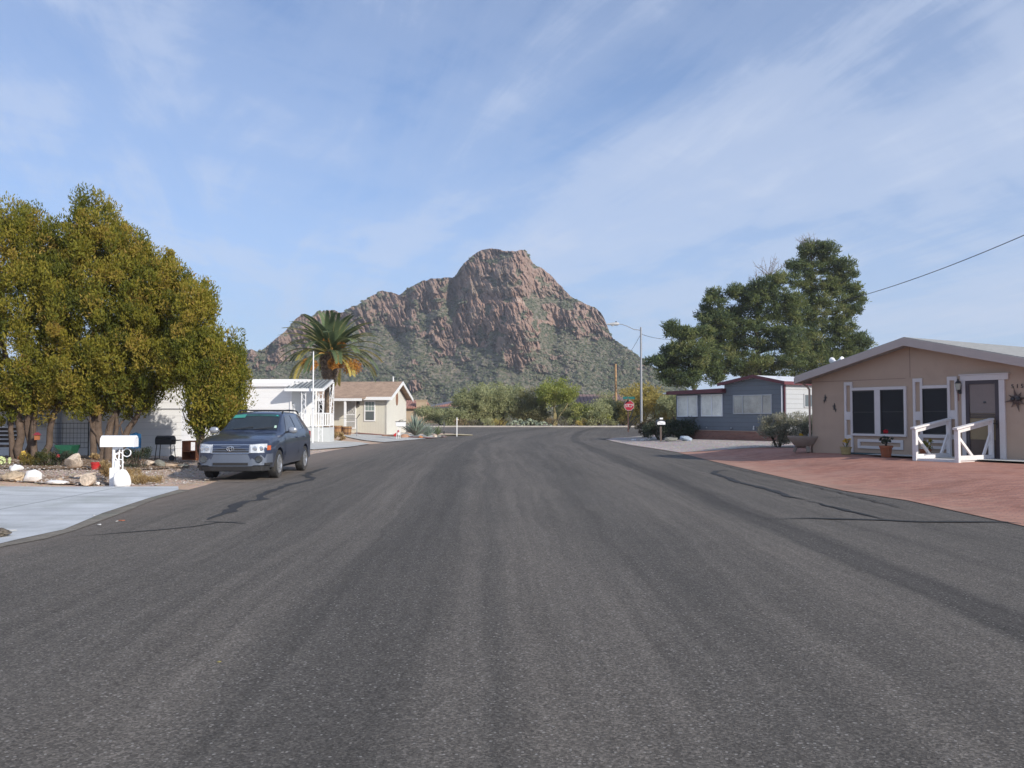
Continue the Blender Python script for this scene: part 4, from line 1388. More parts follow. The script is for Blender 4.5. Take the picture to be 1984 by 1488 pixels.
# sunroom
sL = PH(grey, *zC(182, 420))[0]
sR = mL - 0.004
zst = PH(grey, *zC(470, 262))[1]
mb = MB().box(sL, sR, 0.03, 3.2, zs1, zst + 0.03)
mb.build("sunroom_wall", grey_sid, grey)
zf0, zf1 = PH(grey, *zC(95, 262), -0.3)[1], PH(grey, *zC(765, 225), -0.3)[1]
mb = MB().prism([Vector((sL - 0.45, -0.35, zf0 - 0.08)), Vector((sR + 0.12, -0.35, zf1 - 0.12)), Vector((sR + 0.12, -0.35, zf1 + 0.12)), Vector((sL - 0.45, -0.35, zf0 + 0.12))], (0, 3.6, 0))
sr_o = mb.build("sunroom_roof", maroon, grey)
MB().tube([(sL - 0.47, -0.36, zf0 + 0.0), (sL - 0.68, -0.40, zf0 - 0.01)], [0.05, 0.035], 8).build("gutter_spout", white_m, sr_o)
curt = plain("cream_curtain_glass", (0.78, 0.77, 0.68), 0.12, var=0.25, scale=1.2, spec=0.7)
curt2 = plain("grey_curtain_glass", (0.40, 0.40, 0.36), 0.10, var=0.35, scale=1.0, spec=0.7)
alu = plain("window_alloy", (0.42, 0.43, 0.44), 0.4, var=0.05)
for bx, mull, y_, mt in (((205, 288, 446, 541), (330,), 0.03, curt), ((490, 272, 747, 538), (618,), 0.03, curt), ((875, 278, 1340, 508), (988, 1222), 0.0, curt2)):
    t0, t1, z0, z1 = rect(grey, bx, zC, y_)
    w_ = frame_ring(MB(), t0, t1, z0, z1, 0.05, y_ - 0.05, y_ + 0.02)
    xs_m = [rect(grey, (m_ - 4, bx[1], m_ + 4, bx[3]), zC, y_)[:2] for m_ in mull]
    for a_, b_ in xs_m:
        w_.box(a_ - 0.01, b_ + 0.01, y_ - 0.045, y_ + 0.02, z0 + 0.05, z1 - 0.05)
    w_ = w_.build("window", alu if mt is curt2 else white_m, grey)
    edges = [t0 + 0.05] + [q for a_, b_ in xs_m for q in (a_ - 0.01, b_ + 0.01)] + [t1 - 0.05]
    for k in range(0, len(edges), 2):
        MB().box(edges[k] + 0.001, edges[k + 1] - 0.001, y_ - 0.018, y_ + 0.015, z0 + 0.051, z1 - 0.051).build("pane", mt, w_)
mb = MB()
y0_, z0_ = PH(grey, *zC(1720, 432), 0.0, 'x')
y1_, z1_ = PH(grey, *zC(1720, 266), 0.0, 'x')
w_ = MB()
for (ya, yb, z_a, z_b) in ((y0_, y0_ + 0.06, z0_, z1_), (y0_ + 0.06, y0_ + 1.3, z1_ - 0.06, z1_), (y0_ + 0.06, y0_ + 1.3, z0_, z0_ + 0.06), (y0_ + 1.3, y0_ + 1.36, z0_, z1_)):
    w_.box(-0.006, 0.04, ya, yb, z_a, z_b)
w_ = w_.build("window", alu, grey)
MB().box(-0.01, 0.018, y0_ + 0.061, y0_ + 1.299, z0_ + 0.061, z1_ - 0.061).build("pane", glass("dim_glass", (0.10, 0.12, 0.13)), w_)
bsk, t, b = new_mat("brick_skirt")
v = coords(t)
bt = t.nodes.new('ShaderNodeTexBrick')
t.links.new(MAPV(t, v, (1, 1, 1), (R(90), 0, 0)), bt.inputs['Vector'])
bt.inputs['Scale'].default_value = 1.0
bt.inputs['Brick Width'].default_value = 0.22
bt.inputs['Row Height'].default_value = 0.075
bt.inputs['Mortar Size'].default_value = 0.008
bt.inputs['Color1'].default_value = (0.27, 0.12, 0.085, 1)
bt.inputs['Color2'].default_value = (0.20, 0.085, 0.062, 1)
bt.inputs['Mortar'].default_value = (0.26, 0.20, 0.17, 1)
t.links.new(bt.outputs[0], b.inputs['Base Color'])
b.inputs['Roughness'].default_value = 0.9
MB().box(sL + 0.1, 0.05, -0.14, 0.3, -0.4, zs1 - 0.003).build("brick_skirt", bsk, grey)
MB().box(sL + 0.06, 0.08, -0.18, -0.001, zs1 - 0.002, zs1 + 0.035).build("skirt_cap", plain("cap", (0.38, 0.28, 0.22), 0.9), grey)
for zx, zy in ((1120, 690), (310, 662), (555, 672), (850, 680)):
    xx, z_ = PH(grey, *zC(zx, zy), -0.02)
    mb = MB().lathe([(0.0, 0.04), (0.03, 0.04), (0.045, 0.0), (0.045, -0.02), (0.0, -0.02)], 10, (xx, -0.045, z_), Matrix.Rotation(R(90), 3, 'X'))
    if zx == 1120:
        mb.tube([(xx, -0.05, z_), (xx + 0.06, -0.10, z_ + 0.16)], 0.03, 8)
    mb.build("wall_outlet", white_m if zx == 1120 else alu, grey)

# ------------------------------------------------------------------ cream house across the street end
zE = zoomf(540, 680, 7.83)
z4 = zoomf(440, 600, 3.968)
cream = banded("cream_board_siding", (0.57, 0.55, 0.465), 0.20, axis=0, groove=0.05, dark=0.78, rough=0.75, var=0.05, depth=0.008)
cream_g = banded("sunlit_cream_siding", (0.62, 0.605, 0.54), 0.20, axis=1, groove=0.05, dark=0.78, rough=0.75, var=0.05, depth=0.008)  # lit copy of the cream siding: the gable's sunlight is painted in as lighter cream
tan_roof = plain("tan_shingles", (0.37, 0.265, 0.195), 0.95, var=0.22, scale=2.2, fine=9, bump=0.5, spec=0.1)
E = Vector((col(749, 60.0), 60.0, 0.0))
E.z = at(749, 834, 60.0).z
creamh = thing("cream_house", "cream sided bungalow with tan shingle roof, white porch eave and gable to the right", "house", E, R(-5))
eL = PH(creamh, 560, 800)[0]
ze = PH(creamh, 700, 772, -0.45)[1]
gd = PH(creamh, 787, 800, 0.0, 'x')[0]
yr, zr_ = PH(creamh, 776, 741, 0.45, 'x')
yr = gd / 2
mb = MB().prism([Vector((0, 0, -0.3)), Vector((0, gd, -0.3)), Vector((0, gd, ze - 0.02)), Vector((0, yr, zr_ - 0.16)), Vector((0, 0, ze - 0.02))], (-0.14, 0, 0))
mb.build("gable_wall", cream_g, creamh)
mb = MB().box(eL, -0.14, 0.002, gd - 0.002, -0.3, ze - 0.03)
mb.build("front_wall", cream, creamh)
sle = (zr_ - ze) / (yr + 0.45)
rf = MB()
rf.prism([Vector((eL - 0.3, -0.45, ze)), Vector((0.45, -0.45, ze)), Vector((0.45, yr, zr_)), Vector((eL - 0.3, yr, zr_))], (0, 0, 0.10))
rf.prism([Vector((eL - 0.3, gd + 0.45, ze)), Vector((0.45, gd + 0.45, ze)), Vector((0.45, yr + 0.003, zr_)), Vector((eL - 0.3, yr + 0.003, zr_))], (0, 0, 0.10))
er = rf.build("roof", tan_roof, creamh)
mb = MB()
mb.box(eL - 0.3, 0.47, -0.50, -0.453, ze - 0.12, ze + 0.11)
for ya, yb in ((-0.45, yr), (gd + 0.45, yr + 0.002)):
    za_, zb_ = ze, zr_
    mb.prism([Vector((0.453, ya, za_ - 0.14)), Vector((0.453, yb, zb_ - 0.14)), Vector((0.453, yb, zb_ + 0.11)), Vector((0.453, ya, za_ + 0.11))], (0.045, 0, 0))
mb.build("fascia", white_p, er)
mb = MB().tube([(-0.3, yr, zr_ + 0.1), (-0.3, yr, zr_ + 0.42)], 0.05, 8)
mb.lathe([(0.09, 0.42), (0.09, 0.46), (0.0, 0.5)], 8, (-0.3, yr, zr_))
mb.build("vent_pipe", white_m, er)
xpr = PH(creamh, 702, 780, -1.5)[0]
MB().prism([Vector((eL - 0.3, -1.75, ze - 0.10)), Vector((xpr, -1.75, ze - 0.10)), Vector((xpr, -0.502, ze + 0.04)), Vector((eL - 0.3, -0.502, ze + 0.04))], (0, 0, 0.07)).build("porch_roof", tan_roof, creamh)
MB().box(eL - 0.3, xpr + 0.04, -1.80, -1.752, ze - 0.20, ze - 0.02).build("porch_fascia", white_p, creamh)
for pxp in (584, 628, 668.5):
    xx = PH(creamh, pxp, 800, -1.7)[0]
    MB().box(xx - 0.075, xx + 0.075, -1.75, -1.6, -0.2, ze - 0.21).build("porch_post", white_p, creamh, bevel=0.01)
for bx, nm in (((1312, 768, 1452, 1052), "w"), ((296, 750, 450, 930), "d"), ((545, 750, 690, 930), "d")):
    t0, t1, z0, z1 = rect(creamh, bx, zE)
    w_ = frame_ring(MB(), t0 - 0.07, t1 + 0.07, z0 - 0.07, z1 + 0.07, 0.085, -0.05, 0.02)
    zm = (z0 + z1) / 2
    if nm == "w":
        w_.box(t0 + 0.015, t1 - 0.015, -0.045, 0.02, zm - 0.03, zm + 0.03)
    w_ = w_.build("window", white_p, creamh)
    gl = glass("cream_house_glass", (0.10, 0.115, 0.115) if nm == "w" else (0.06, 0.06, 0.055))
    if nm == "w":
        MB().box(t0 + 0.016, t1 - 0.016, -0.02, 0.01, z0 + 0.016, zm - 0.031).build("pane", gl, w_)
        MB().box(t0 + 0.016, t1 - 0.016, -0.02, 0.01, zm + 0.031, z1 - 0.016).build("pane", glass("green_grey_glass", (0.22, 0.27, 0.25)), w_)
        bars = MB()
        for k in range(1, 3):
            xx = t0 + (t1 - t0) * k / 3
            bars.box(xx - 0.010, xx + 0.010, -0.030, -0.021, zm + 0.031, z1 - 0.016)
        bars.box(t0 + 0.016, t1 - 0.016, -0.033, -0.0305, (zm + z1) / 2 - .01, (zm + z1) / 2 + .01)
        bars.build("glazing_bar", white_p, w_)
    else:
        MB().box(t0 + 0.016, t1 - 0.016, -0.02, 0.01, z0 + 0.016, z1 - 0.016).build("pane", gl, w_)
# security door
t0, t1, z0, z1 = rect(creamh, (1024, 752, 1162, 1180), zE)
sd = frame_ring(MB(), t0 - 0.06, t1 + 0.06, z0, z1 + 0.05, 0.09, -0.06, 0.02).build("security_door", white_p, creamh)
MB().box(t0 + 0.031, t1 - 0.031, -0.02, 0.01, z0 + 0.091, z1 - 0.041).build("door_leaf", plain("door_grey", (0.27, 0.26, 0.22), 0.7), sd)
gr = MB()
for k in range(1, 9):
    xx = t0 + 0.03 + (t1 - t0 - 0.06) * k / 9
    gr.box(xx - 0.008, xx + 0.008, -0.045, -0.03, z0 + 0.09, z1 - 0.04)
zmid = (z0 + z1) / 2
gr.box(t0 + 0.03, t1 - 0.03, -0.052, -0.0455, zmid - 0.03, zmid + 0.03)
gr.box(t0 + 0.03, t1 - 0.03, -0.052, -0.0455, z0 + 0.5, z0 + 0.54)
gr.tube([((t0 + t1) / 2 + 0.2 * math.cos(a_), -0.055, zmid + 0.22 + 0.2 * math.sin(a_)) for a_ in np.linspace(0, 2 * math.pi, 17)], 0.014, 6, False)
gr.build("door_grille", white_m, sd)
xx, z_ = PH(creamh, *zE(1203, 800), -0.1)
MB().box(xx - 0.08, xx + 0.08, -0.16, -0.003, z_ - 0.22, z_ + 0.22).build("wall_lamp", plain("bronze_lamp", (0.06, 0.05, 0.045), 0.5), creamh, bevel=0.02)
yy, z_ = PH(creamh, 769, 773, 0.02, 'x')
mb = MB()
for k in range(12):
    a_ = 2 * math.pi * k / 12
    b_ = 2 * math.pi * (k + 1) / 12
    mb.bar((0.03, yy + 0.28 * math.cos(a_), z_ + 0.48 * math.sin(a_)), (0.03, yy + 0.28 * math.cos(b_), z_ + 0.48 * math.sin(b_)), 0.05, 0.05)
for k in (-1, 0, 1):
    mb.bar((0.03, yy + 0.13 * k, z_ - 0.42), (0.03, yy + 0.13 * k, z_ + 0.42), 0.04)
mb.build("gable_ornament", plain("terracotta_scroll", (0.27, 0.15, 0.10), 0.7), creamh)
MB().box(-0.02, 0.035, -0.035, 0.0, -0.2, ze - 0.13).build("corner_board", cream_g, creamh)

# ------------------------------------------------------------------ white mobile home with awning porch
tw = plain("white_panel", (0.80, 0.80, 0.79), 0.45, var=0.03, scale=0.8)
tw_s = banded("white_ribbed_panel", (0.78, 0.78, 0.77), 0.30, axis=2, groove=0.03, dark=0.85, rough=0.5, var=0.03, depth=0.01)
Bx = col(564, 45.0)
wh = thing("white_mobile_home", "bright white mobile home with flat roof behind the parked car and awning porch", "house", (Bx, 45.0, 0.15), R(-6))
mb = MB().box(-9.5, 0, 0, 4.2, -0.3, 3.0)
mb.build("wall", tw_s, wh)
z_r = 3.0
mb = MB().box(-9.8, 0.10, -0.15, 4.4, z_r + 0.003, z_r + 0.24)
mb.build("roof_edge", tw, wh)
mb = MB().box(-9.6, 0.42, 1.3, 4.5, z_r + 0.243, z_r + 0.46)
mb.build("roof", tw, wh)
MB().box(-0.05, 0.045, -0.05, 0.0, -0.1, z_r).build("corner_board", tw, wh)
t0, t1, z0, z1 = -5.2, -3.6, 1.0, 2.1
w_ = frame_ring(MB(), t0, t1, z0, z1, 0.06, -0.04, 0.02).build("window", white_m, wh)
MB().box(t0 + .061, t1 - .061, -0.02, 0.01, z0 + .061, z1 - .061).build("pane", glass("white_home_glass", (0.10, 0.12, 0.14)), w_)
MB().lathe([(0, .09), (.09, .06), (.11, 0), (0, 0)], 10, (0.046, 0.25, 2.0), Matrix.Rotation(R(90), 3, 'Y')).build("wall_lamp", white_m, wh)

porch = thing("awning_porch", "white metal awning with scrolled iron posts over a railed deck", "porch", (col(640, 46.0), 46.0, 0.16), R(3))
# deck
pale_b = plain("pale_block", (0.53, 0.55, 0.55), 0.85, var=0.06, scale=1.5, fine=30)
MB().box(-1.9, 0.0, 0.0, 1.4, -0.2, 0.74).build("deck", pale_b, porch)
rl = MB()
rl.box(-1.86, -0.01, 0.02, 0.07, 1.50, 1.56)
rl.box(-1.86, -0.01, 0.02, 0.07, 0.83, 0.88)
rl.box(-0.06, -0.01, 0.071, 1.35, 1.50, 1.56)
rl.box(-0.06, -0.01, 0.071, 1.35, 0.83, 0.88)
rl = rl.build("railing", white_m, porch)
pk = MB()
for k in range(15):
    xx = -1.84 + k * 0.128
    pk.box(xx, xx + 0.085, 0.03, 0.06, 0.881, 1.499)
for k in range(7):
    yy = 0.12 + k * 0.165
    pk.box(-0.05, -0.02, yy, yy + 0.09, 0.881, 1.499)
pk.build("picket", white_p, rl)
# awning
aw0, aw1 = -2.12, -0.12
zA0, zA1 = 2.84, 3.42
yA0, yA1 = -1.7, 1.45
rib = banded("ribbed_awning", (0.34, 0.365, 0.375), 0.34, axis=0, groove=0.22, dark=0.45, rough=0.35, var=0.04, depth=0.03)
aw = MB().prism([Vector((aw0, yA0, zA0)), Vector((aw0, yA1, zA1)), Vector((aw0, yA1, zA1 + 0.05)), Vector((aw0, yA0, zA0 + 0.05))], (aw1 - aw0, 0, 0)).build("awning_roof", rib, porch)
sm = MB()
for k in range(9):
    xx = aw0 + 0.08 + k * (aw1 - aw0 - 0.16) / 8
    sm.bar((xx, yA0 + 0.02, zA0 + 0.07), (xx, yA1, zA1 + 0.07), 0.035, 0.05)
sm.build("seam", plain("seam_grey", (0.12, 0.135, 0.15), 0.4), aw)
mb = MB().box(aw0 - 0.03, aw1 + 0.03, yA0 - 0.05, yA0 - 0.003, zA0 - 0.13, zA0 + 0.015)
mb.prism([Vector((aw1 + 0.003, yA0, zA0 - 0.12)), Vector((aw1 + 0.003, yA1, zA1 - 0.12)), Vector((aw1 + 0.003, yA1, zA1 + 0.045)), Vector((aw1 + 0.003, yA0, zA0 + 0.045))], (0.05, 0, 0))
mb.build("gutter", white_m, aw)
for (x0_, y0_, zt, zb_) in ((-1.15, -1.6, zA0 - 0.13, 0.0), (-0.24, -1.6, zA0 - 0.13, 0.0), (-0.13, 1.3, zA1 - 0.1, 0.742), (-1.0, 0.25, zA0 + 0.2, 0.742)):
    mb = MB()
    for dx in (-0.11, 0.11):
        mb.box(x0_ + dx - 0.018, x0_ + dx + 0.018, y0_ - 0.018, y0_ + 0.018, zb_, zt)
    z_ = zb_ + 0.15
    k = 0
    while z_ < zt - 0.3:
        s_ = 1 if k % 2 else -1
        mb.tube([(x0_ + 0.085 * math.cos(a_) * s_, y0_, z_ + 0.13 + 0.12 * math.sin(a_)) for a_ in np.linspace(-1.4, 3.2, 10)], 0.012, 5)
        z_ += 0.27
        k += 1
    mb.build("scroll_post", white_m, porch)
br = MB()
for s_, y_ in ((0.0, -0.92),):
    br.bar((-0.22, -1.6, 2.1), (-0.60, -1.6, zA0 - 0.14), 0.03)
    br.bar((-0.22, -1.58, 2.2), (-0.22, -0.6, zA0), 0.03)
br.bar((-0.05, 1.3, 3.2), (-0.06, 0.1, 0.9), 0.05)
br.build("brace", white_m, porch)

# ------------------------------------------------------------------ white home behind the dark trees on the left
wl = thing("shaded_white_home", "white mobile home standing in dappled shade behind the left trees", "house", (col(352, 29.2), 29.2, 0.18), R(5))
wsd = banded("white_lap_siding", (0.74, 0.75, 0.76), 0.23, groove=0.05, dark=0.72, rough=0.5, var=0.04)
MB().box(-19, 0, 0, 4, -0.3, 2.7).build("wall", wsd, wl)
MB().box(-19.3, 0.2, -0.2, 4.2, 2.703, 2.9).build("roof", tw, wl)
MB().box(-19, 0.02, -0.03, -0.001, 1.62, 1.66).build("belt_rail", plain("belt", (0.35, 0.36, 0.38), 0.6), wl)
for x0_, x1_ in ((-5.9, -4.6), (-9.6, -8.0), (-13.0, -11.2)):
    w_ = frame_ring(MB(), x0_, x1_, 1.0, 2.2, 0.06, -0.06, 0.01).build("window", alu, wl)
    MB().box(x0_ + .061, x1_ - .061, -0.03, 0.01, 1.061, 2.139).build("pane", glass("left_home_glass", (0.08, 0.10, 0.13)), w_)
MB().box(-4.2, -4.05, -0.05, -0.001, 0.0, 2.69).build("downspout", plain("spout_blue_grey", (0.30, 0.33, 0.38), 0.6), wl)

# ------------------------------------------------------------------ tile-roofed houses past the crossing
tile = banded("red_clay_tile", (0.34, 0.165, 0.125), 0.34, axis=0, groove=0.3, dark=0.6, rough=0.9, var=0.2, depth=0.06)
tile_b = banded("brown_clay_tile", (0.20, 0.135, 0.125), 0.55, axis=0, groove=0.3, dark=0.5, rough=0.9, var=0.15, depth=0.06)
sand = plain("sand_stucco", (0.42, 0.32, 0.22), 0.9, var=0.06)


def hip_block(o, x0, x1, y0, y1, zg, zw, zr, mw, mr, ov=0.5, hip=True):
    MB().box(x0, x1, y0, y1, zg, zw).build("wall", mw, o)
    ym = (y0 + y1) / 2
    h = (y1 - y0) / 2 if hip else -0.0
    a = [Vector((x0 - ov, y0 - ov, zw)), Vector((x1 + ov, y0 - ov, zw)), Vector((x1 + ov, y1 + ov, zw)), Vector((x0 - ov, y1 + ov, zw))]
    r1, r2 = Vector((x0 + h * 0.8, ym, zr)), Vector((x1 - h * 0.8, ym, zr))
    mb = MB().add(a + [r1, r2, *[p + Vector((0, 0, -0.18)) for p in a]], [(0, 1, 5, 4), (2, 3, 4, 5), (3, 0, 4), (1, 2, 5), (6, 7, 1, 0), (7, 8, 2, 1), (8, 9, 3, 2), (9, 6, 0, 3), (9, 8, 7, 6)])
    return mb.build("roof", mr, o)


Y1 = 112.0
zg1 = float(gz(0, Y1))
zpx = lambda py, Y: at(992, py, Y).z
fr1 = thing("tile_roof_house", "sand stucco house with low red tile roof and chimney past the cream gable", "house", (col(790, Y1), Y1, 0))
hip_block(fr1, -6, 2.1, 0, 7, zg1 - 0.2, zpx(789, Y1), zpx(775, Y1 + 3.5), sand, tile, hip=False)
mb = MB().box(1.2, 2.5, -0.4, 0.9, zg1, zpx(776.5, Y1))
mb.box(1.1, 2.6, -0.5, 1.0, zpx(776.5, Y1) + 0.002, zpx(774.5, Y1))
mb.build("chimney", sand, fr1)
Y2 = 118.0
fr2 = thing("slate_roof_house", "low house with slate grey roof and red tile hip edge among the scrub", "house", (col(824, Y2), Y2, 0))
r_ = hip_block(fr2, 0.2, 7.0, 0, 8, zg1 - 0.2, zpx(788.5, Y2), zpx(777, Y2 + 4), plain("dark_tan_stucco", (0.22, 0.165, 0.13), 0.9), plain("slate_roof", (0.13, 0.125, 0.15), 0.8), hip=True)  # wall in a darker tan than the sand stucco
mb = MB()
p0, p1 = Vector((7.5, -0.55, zpx(788.0, Y2))), Vector((3.0, 4.0, zpx(777, Y2 + 4)))
tw_f = MB().add([(0.6, -0.58, zpx(788.3, Y2) + .03), (0.9, -0.60, zpx(788.3, Y2) + .03), (7.6, -0.60, zpx(788.3, Y2) + .03), (5.0, 1.9, zpx(780, Y2 + 2) + .06), (4.2, 1.5, zpx(781, Y2 + 2) + .06)], [(1, 2, 3, 4)])
tw_f.add([(7.65, -0.62, zpx(788.3, Y2) + .03), (7.75, 8.5, zpx(788.3, Y2) + .03), (5.2, 2.0, zpx(780, Y2 + 2) + .06)], [(0, 1, 2)])
tw_f.build("tile_edge", tile, fr2)
Y3 = 122.0
fr3 = thing("brown_tile_house", "house with broad brown tile roof half hidden behind the scrub trees", "house", (col(1105, Y3), Y3, 0))
hip_block(fr3, 0, 8.5, 0, 12, zg1 - 0.2, zpx(788, Y3), zpx(764, Y3 + 6), plain("brown_stucco", (0.22, 0.17, 0.14), 0.9), tile_b, hip=False)
# ================================================================== TREES AND PLANTS
bark = plain("grey_brown_bark", (0.115, 0.085, 0.066), 0.95, var=0.3, scale=5, fine=30, bump=0.6, spec=0.1)
bark_d = plain("dark_bark", (0.085, 0.066, 0.054), 0.95, var=0.3, scale=5, fine=30, bump=0.6, spec=0.1)
bark_y = plain("green_yellow_bark", (0.30, 0.25, 0.12), 0.9, var=0.2, scale=4, fine=20)


def ell(px, py, rx, ry, Y, dy=None, oy=0.0):
    c = at(px, py, Y + oy)
    k = (Y + oy) / F_PX
    return (c.x, c.y, c.z, rx * k, dy if dy else 0.75 * (rx + ry) / 2 * k + 0.25, ry * k)


def limbs(mb, base, tips, r0, seed=0, n=8, wob=0.06):
    """tapering limbs that leave one base and bend to their tips"""
    g = random.Random(seed)
    for t_ in tips:
        b_, e_ = Vector(base), Vector(t_)
        L = (e_ - b_).length
        pts = []
        for k in range(7):
            f = k / 6
            p = b_.lerp(e_, f)
            p.z += 0.10 * L * math.sin(math.pi * f) * 0.6
            p += Vector((g.gauss(0, wob), g.gauss(0, wob), 0)) * L * 0.25 * (1 if 0 < k < 6 else 0)
            pts.append(p)
        mb.tube(pts, [r0 * (1 - 0.78 * k / 6) for k in range(7)], n)
    return mb


# ------------------------------------------------------------------ the three dark-golden conifers on the left
jun = leafmat("golden_green_sprays", [(0.0, (0.070, 0.090, 0.020)), (0.25, (0.150, 0.164, 0.027)), (0.55, (0.255, 0.238, 0.035)), (0.80, (0.335, 0.275, 0.046)), (1.0, (0.38, 0.255, 0.072))], 0.40)


def juniper(label, base, stems, ells, n_cl, n_leaf, seed, group):
    o = thing("juniper_tree", label, "tree", base, 0, group)
    off = Vector(base)
    mb = MB()
    for i, (p, r0) in enumerate(stems):
        pts = [Vector(q) - off for q in p]
        fine = []
        for a_, b_ in zip(pts[:-1], pts[1:]):
            fine += [a_.lerp(b_, k / 3) for k in range(3)]
        fine.append(pts[-1])
        gg = random.Random(seed + i)
        fine = [q + Vector((gg.gauss(0, .04), gg.gauss(0, .04), 0)) for q in fine]
        r0 *= 0.86
        for w_ in range(3):
            q0 = fine[min(len(fine) - 2, 2 + 2 * w_)]
            q1 = q0 + Vector((gg.uniform(-.5, .5), gg.uniform(-.4, .2), gg.uniform(.4, .9)))
            mb.tube([q0, q0.lerp(q1, .5) + Vector((gg.gauss(0, .06), 0, 0)), q1], [r0 * .45, r0 * .3, .012], 6)
        mb.tube(fine, [r0 * (1.25 - 0.85 * k / (len(fine) - 1)) for k in range(len(fine))], 9)
    mb.build("trunk", bark, o, smooth=True)
    E_ = [(e[0] - off.x, e[1] - off.y, e[2] - off.z, e[3], e[4], e[5]) for e in ells]
    cl = clumps_in(E_, int(n_cl * 1.05), 0.13, 0.42, seed, shell=0.72, squash=1.2, tint=(0.10, 0.9))
    V1, F1, T1 = leaf_cloud(cl, n_leaf, 0.092, aspect=0.34, up=0.9, jit=0.5, out=0.7, shell=0.62, seed=seed, tint_spread=0.20)
    np_mesh("crown", V1, F1, jun, o, {'tint': ('FACE', T1)})
    return o


def P(px, py, Y):
    return at(px, py, Y)


GB = lambda px, Y: on_ground(col(px, Y), Y, -0.05)
Yj = 26.0
juniper("golden green conifer at the left frame edge with several grey stems", GB(52, Yj),
        [([GB(40, Yj), P(38, 820, Yj), P(30, 740, Yj), P(-20, 600, Yj)], 0.13), ([GB(52, Yj + .2), P(56, 800, Yj), P(60, 700, Yj), P(60, 520, Yj)], 0.12),
         ([GB(66, Yj - .1), P(68, 810, Yj), P(74, 740, Yj), P(85, 600, Yj)], 0.10), ([GB(84, Yj), P(100, 800, Yj), P(130, 772, Yj), P(190, 700, Yj)], 0.10), ([GB(30, Yj), P(16, 800, Yj), P(-30, 730, Yj)], 0.09)],
        [ell(38, 462, 62, 66, Yj), ell(8, 560, 110, 90, Yj), ell(-40, 500, 80, 90, Yj), ell(70, 590, 75, 110, Yj), ell(20, 690, 120, 75, Yj), ell(85, 720, 70, 62, Yj), ell(-90, 640, 90, 130, Yj), ell(14, 425, 34, 34, Yj),
         ell(95, 500, 45, 60, Yj), ell(30, 752, 80, 36, Yj), ell(-40, 740, 80, 60, Yj), ell(112, 745, 40, 34, Yj), ell(20, 782, 60, 26, Yj), ell(62, 790, 40, 20, Yj), ell(-10, 800, 40, 24, Yj), ell(112, 500, 40, 56, Yj), ell(108, 620, 44, 70, Yj), ell(60, 450, 40, 40, Yj)],
        720, 200, 21, "golden conifers along the left yard")
juniper("tall golden green conifer with pointed tip behind the white roadside mailbox", GB(205, Yj - 0.5),
        [([GB(196, Yj - .5), P(192, 830, Yj), P(186, 760, Yj), P(180, 560, Yj)], 0.13), ([GB(208, Yj - .5), P(216, 820, Yj), P(238, 760, Yj), P(270, 640, Yj)], 0.13),
         ([GB(222, Yj - .6), P(245, 830, Yj), P(285, 780, Yj), P(330, 700, Yj)], 0.11), ([GB(186, Yj - .3), P(176, 810, Yj), P(172, 740, Yj), P(140, 620, Yj)], 0.10), ([GB(214, Yj - .2), P(226, 800, Yj), P(240, 700, Yj)], 0.08)],
        [ell(180, 408, 36, 32, Yj), ell(182, 455, 60, 50, Yj), ell(205, 520, 96, 80, Yj), ell(262, 570, 92, 86, Yj), ell(140, 560, 70, 90, Yj), ell(205, 630, 120, 90, Yj), ell(308, 625, 78, 86, Yj), ell(270, 700, 110, 72, Yj),
         ell(165, 710, 100, 64, Yj), ell(325, 695, 56, 58, Yj), ell(240, 480, 60, 46, Yj), ell(150, 756, 56, 34, Yj), ell(230, 752, 60, 36, Yj), ell(272, 762, 34, 34, Yj), ell(125, 772, 44, 26, Yj), ell(200, 776, 44, 26, Yj), ell(172, 792, 34, 18, Yj), ell(252, 786, 36, 22, Yj), ell(285, 776, 26, 26, Yj), ell(322, 560, 44, 56, Yj), ell(296, 520, 46, 46, Yj), ell(118, 470, 36, 44, Yj), ell(350, 640, 46, 60, Yj)],
        1060, 200, 22, "golden conifers along the left yard")
Yk = 25.0
juniper("lower golden green conifer reaching towards the parked car, thin leaning trunk", GB(395, Yk),
        [([GB(398, Yk), P(392, 860, Yk), P(386, 800, Yk), P(378, 640, Yk)], 0.10), ([GB(392, Yk), P(380, 850, Yk), P(368, 790, Yk), P(365, 700, Yk)], 0.085), ([P(390, 840, Yk), P(410, 790, Yk), P(440, 700, Yk)], 0.06)],
        [ell(382, 590, 30, 42, Yk), ell(376, 640, 42, 62, Yk), ell(368, 690, 60, 56, Yk), ell(425, 680, 44, 38, Yk), ell(432, 730, 46, 52, Yk), ell(418, 768, 50, 50, Yk), ell(408, 812, 34, 36, Yk), ell(440, 775, 34, 44, Yk),
         ell(452, 720, 24, 30, Yk)],
        380, 210, 23, "golden conifers along the left yard")

# ------------------------------------------------------------------ pines on the right
pin = leafmat("pine_needles", [(0.0, (0.065, 0.095, 0.050)), (0.4, (0.115, 0.155, 0.062)), (0.75, (0.175, 0.210, 0.072)), (1.0, (0.24, 0.245, 0.10))], 0.38)


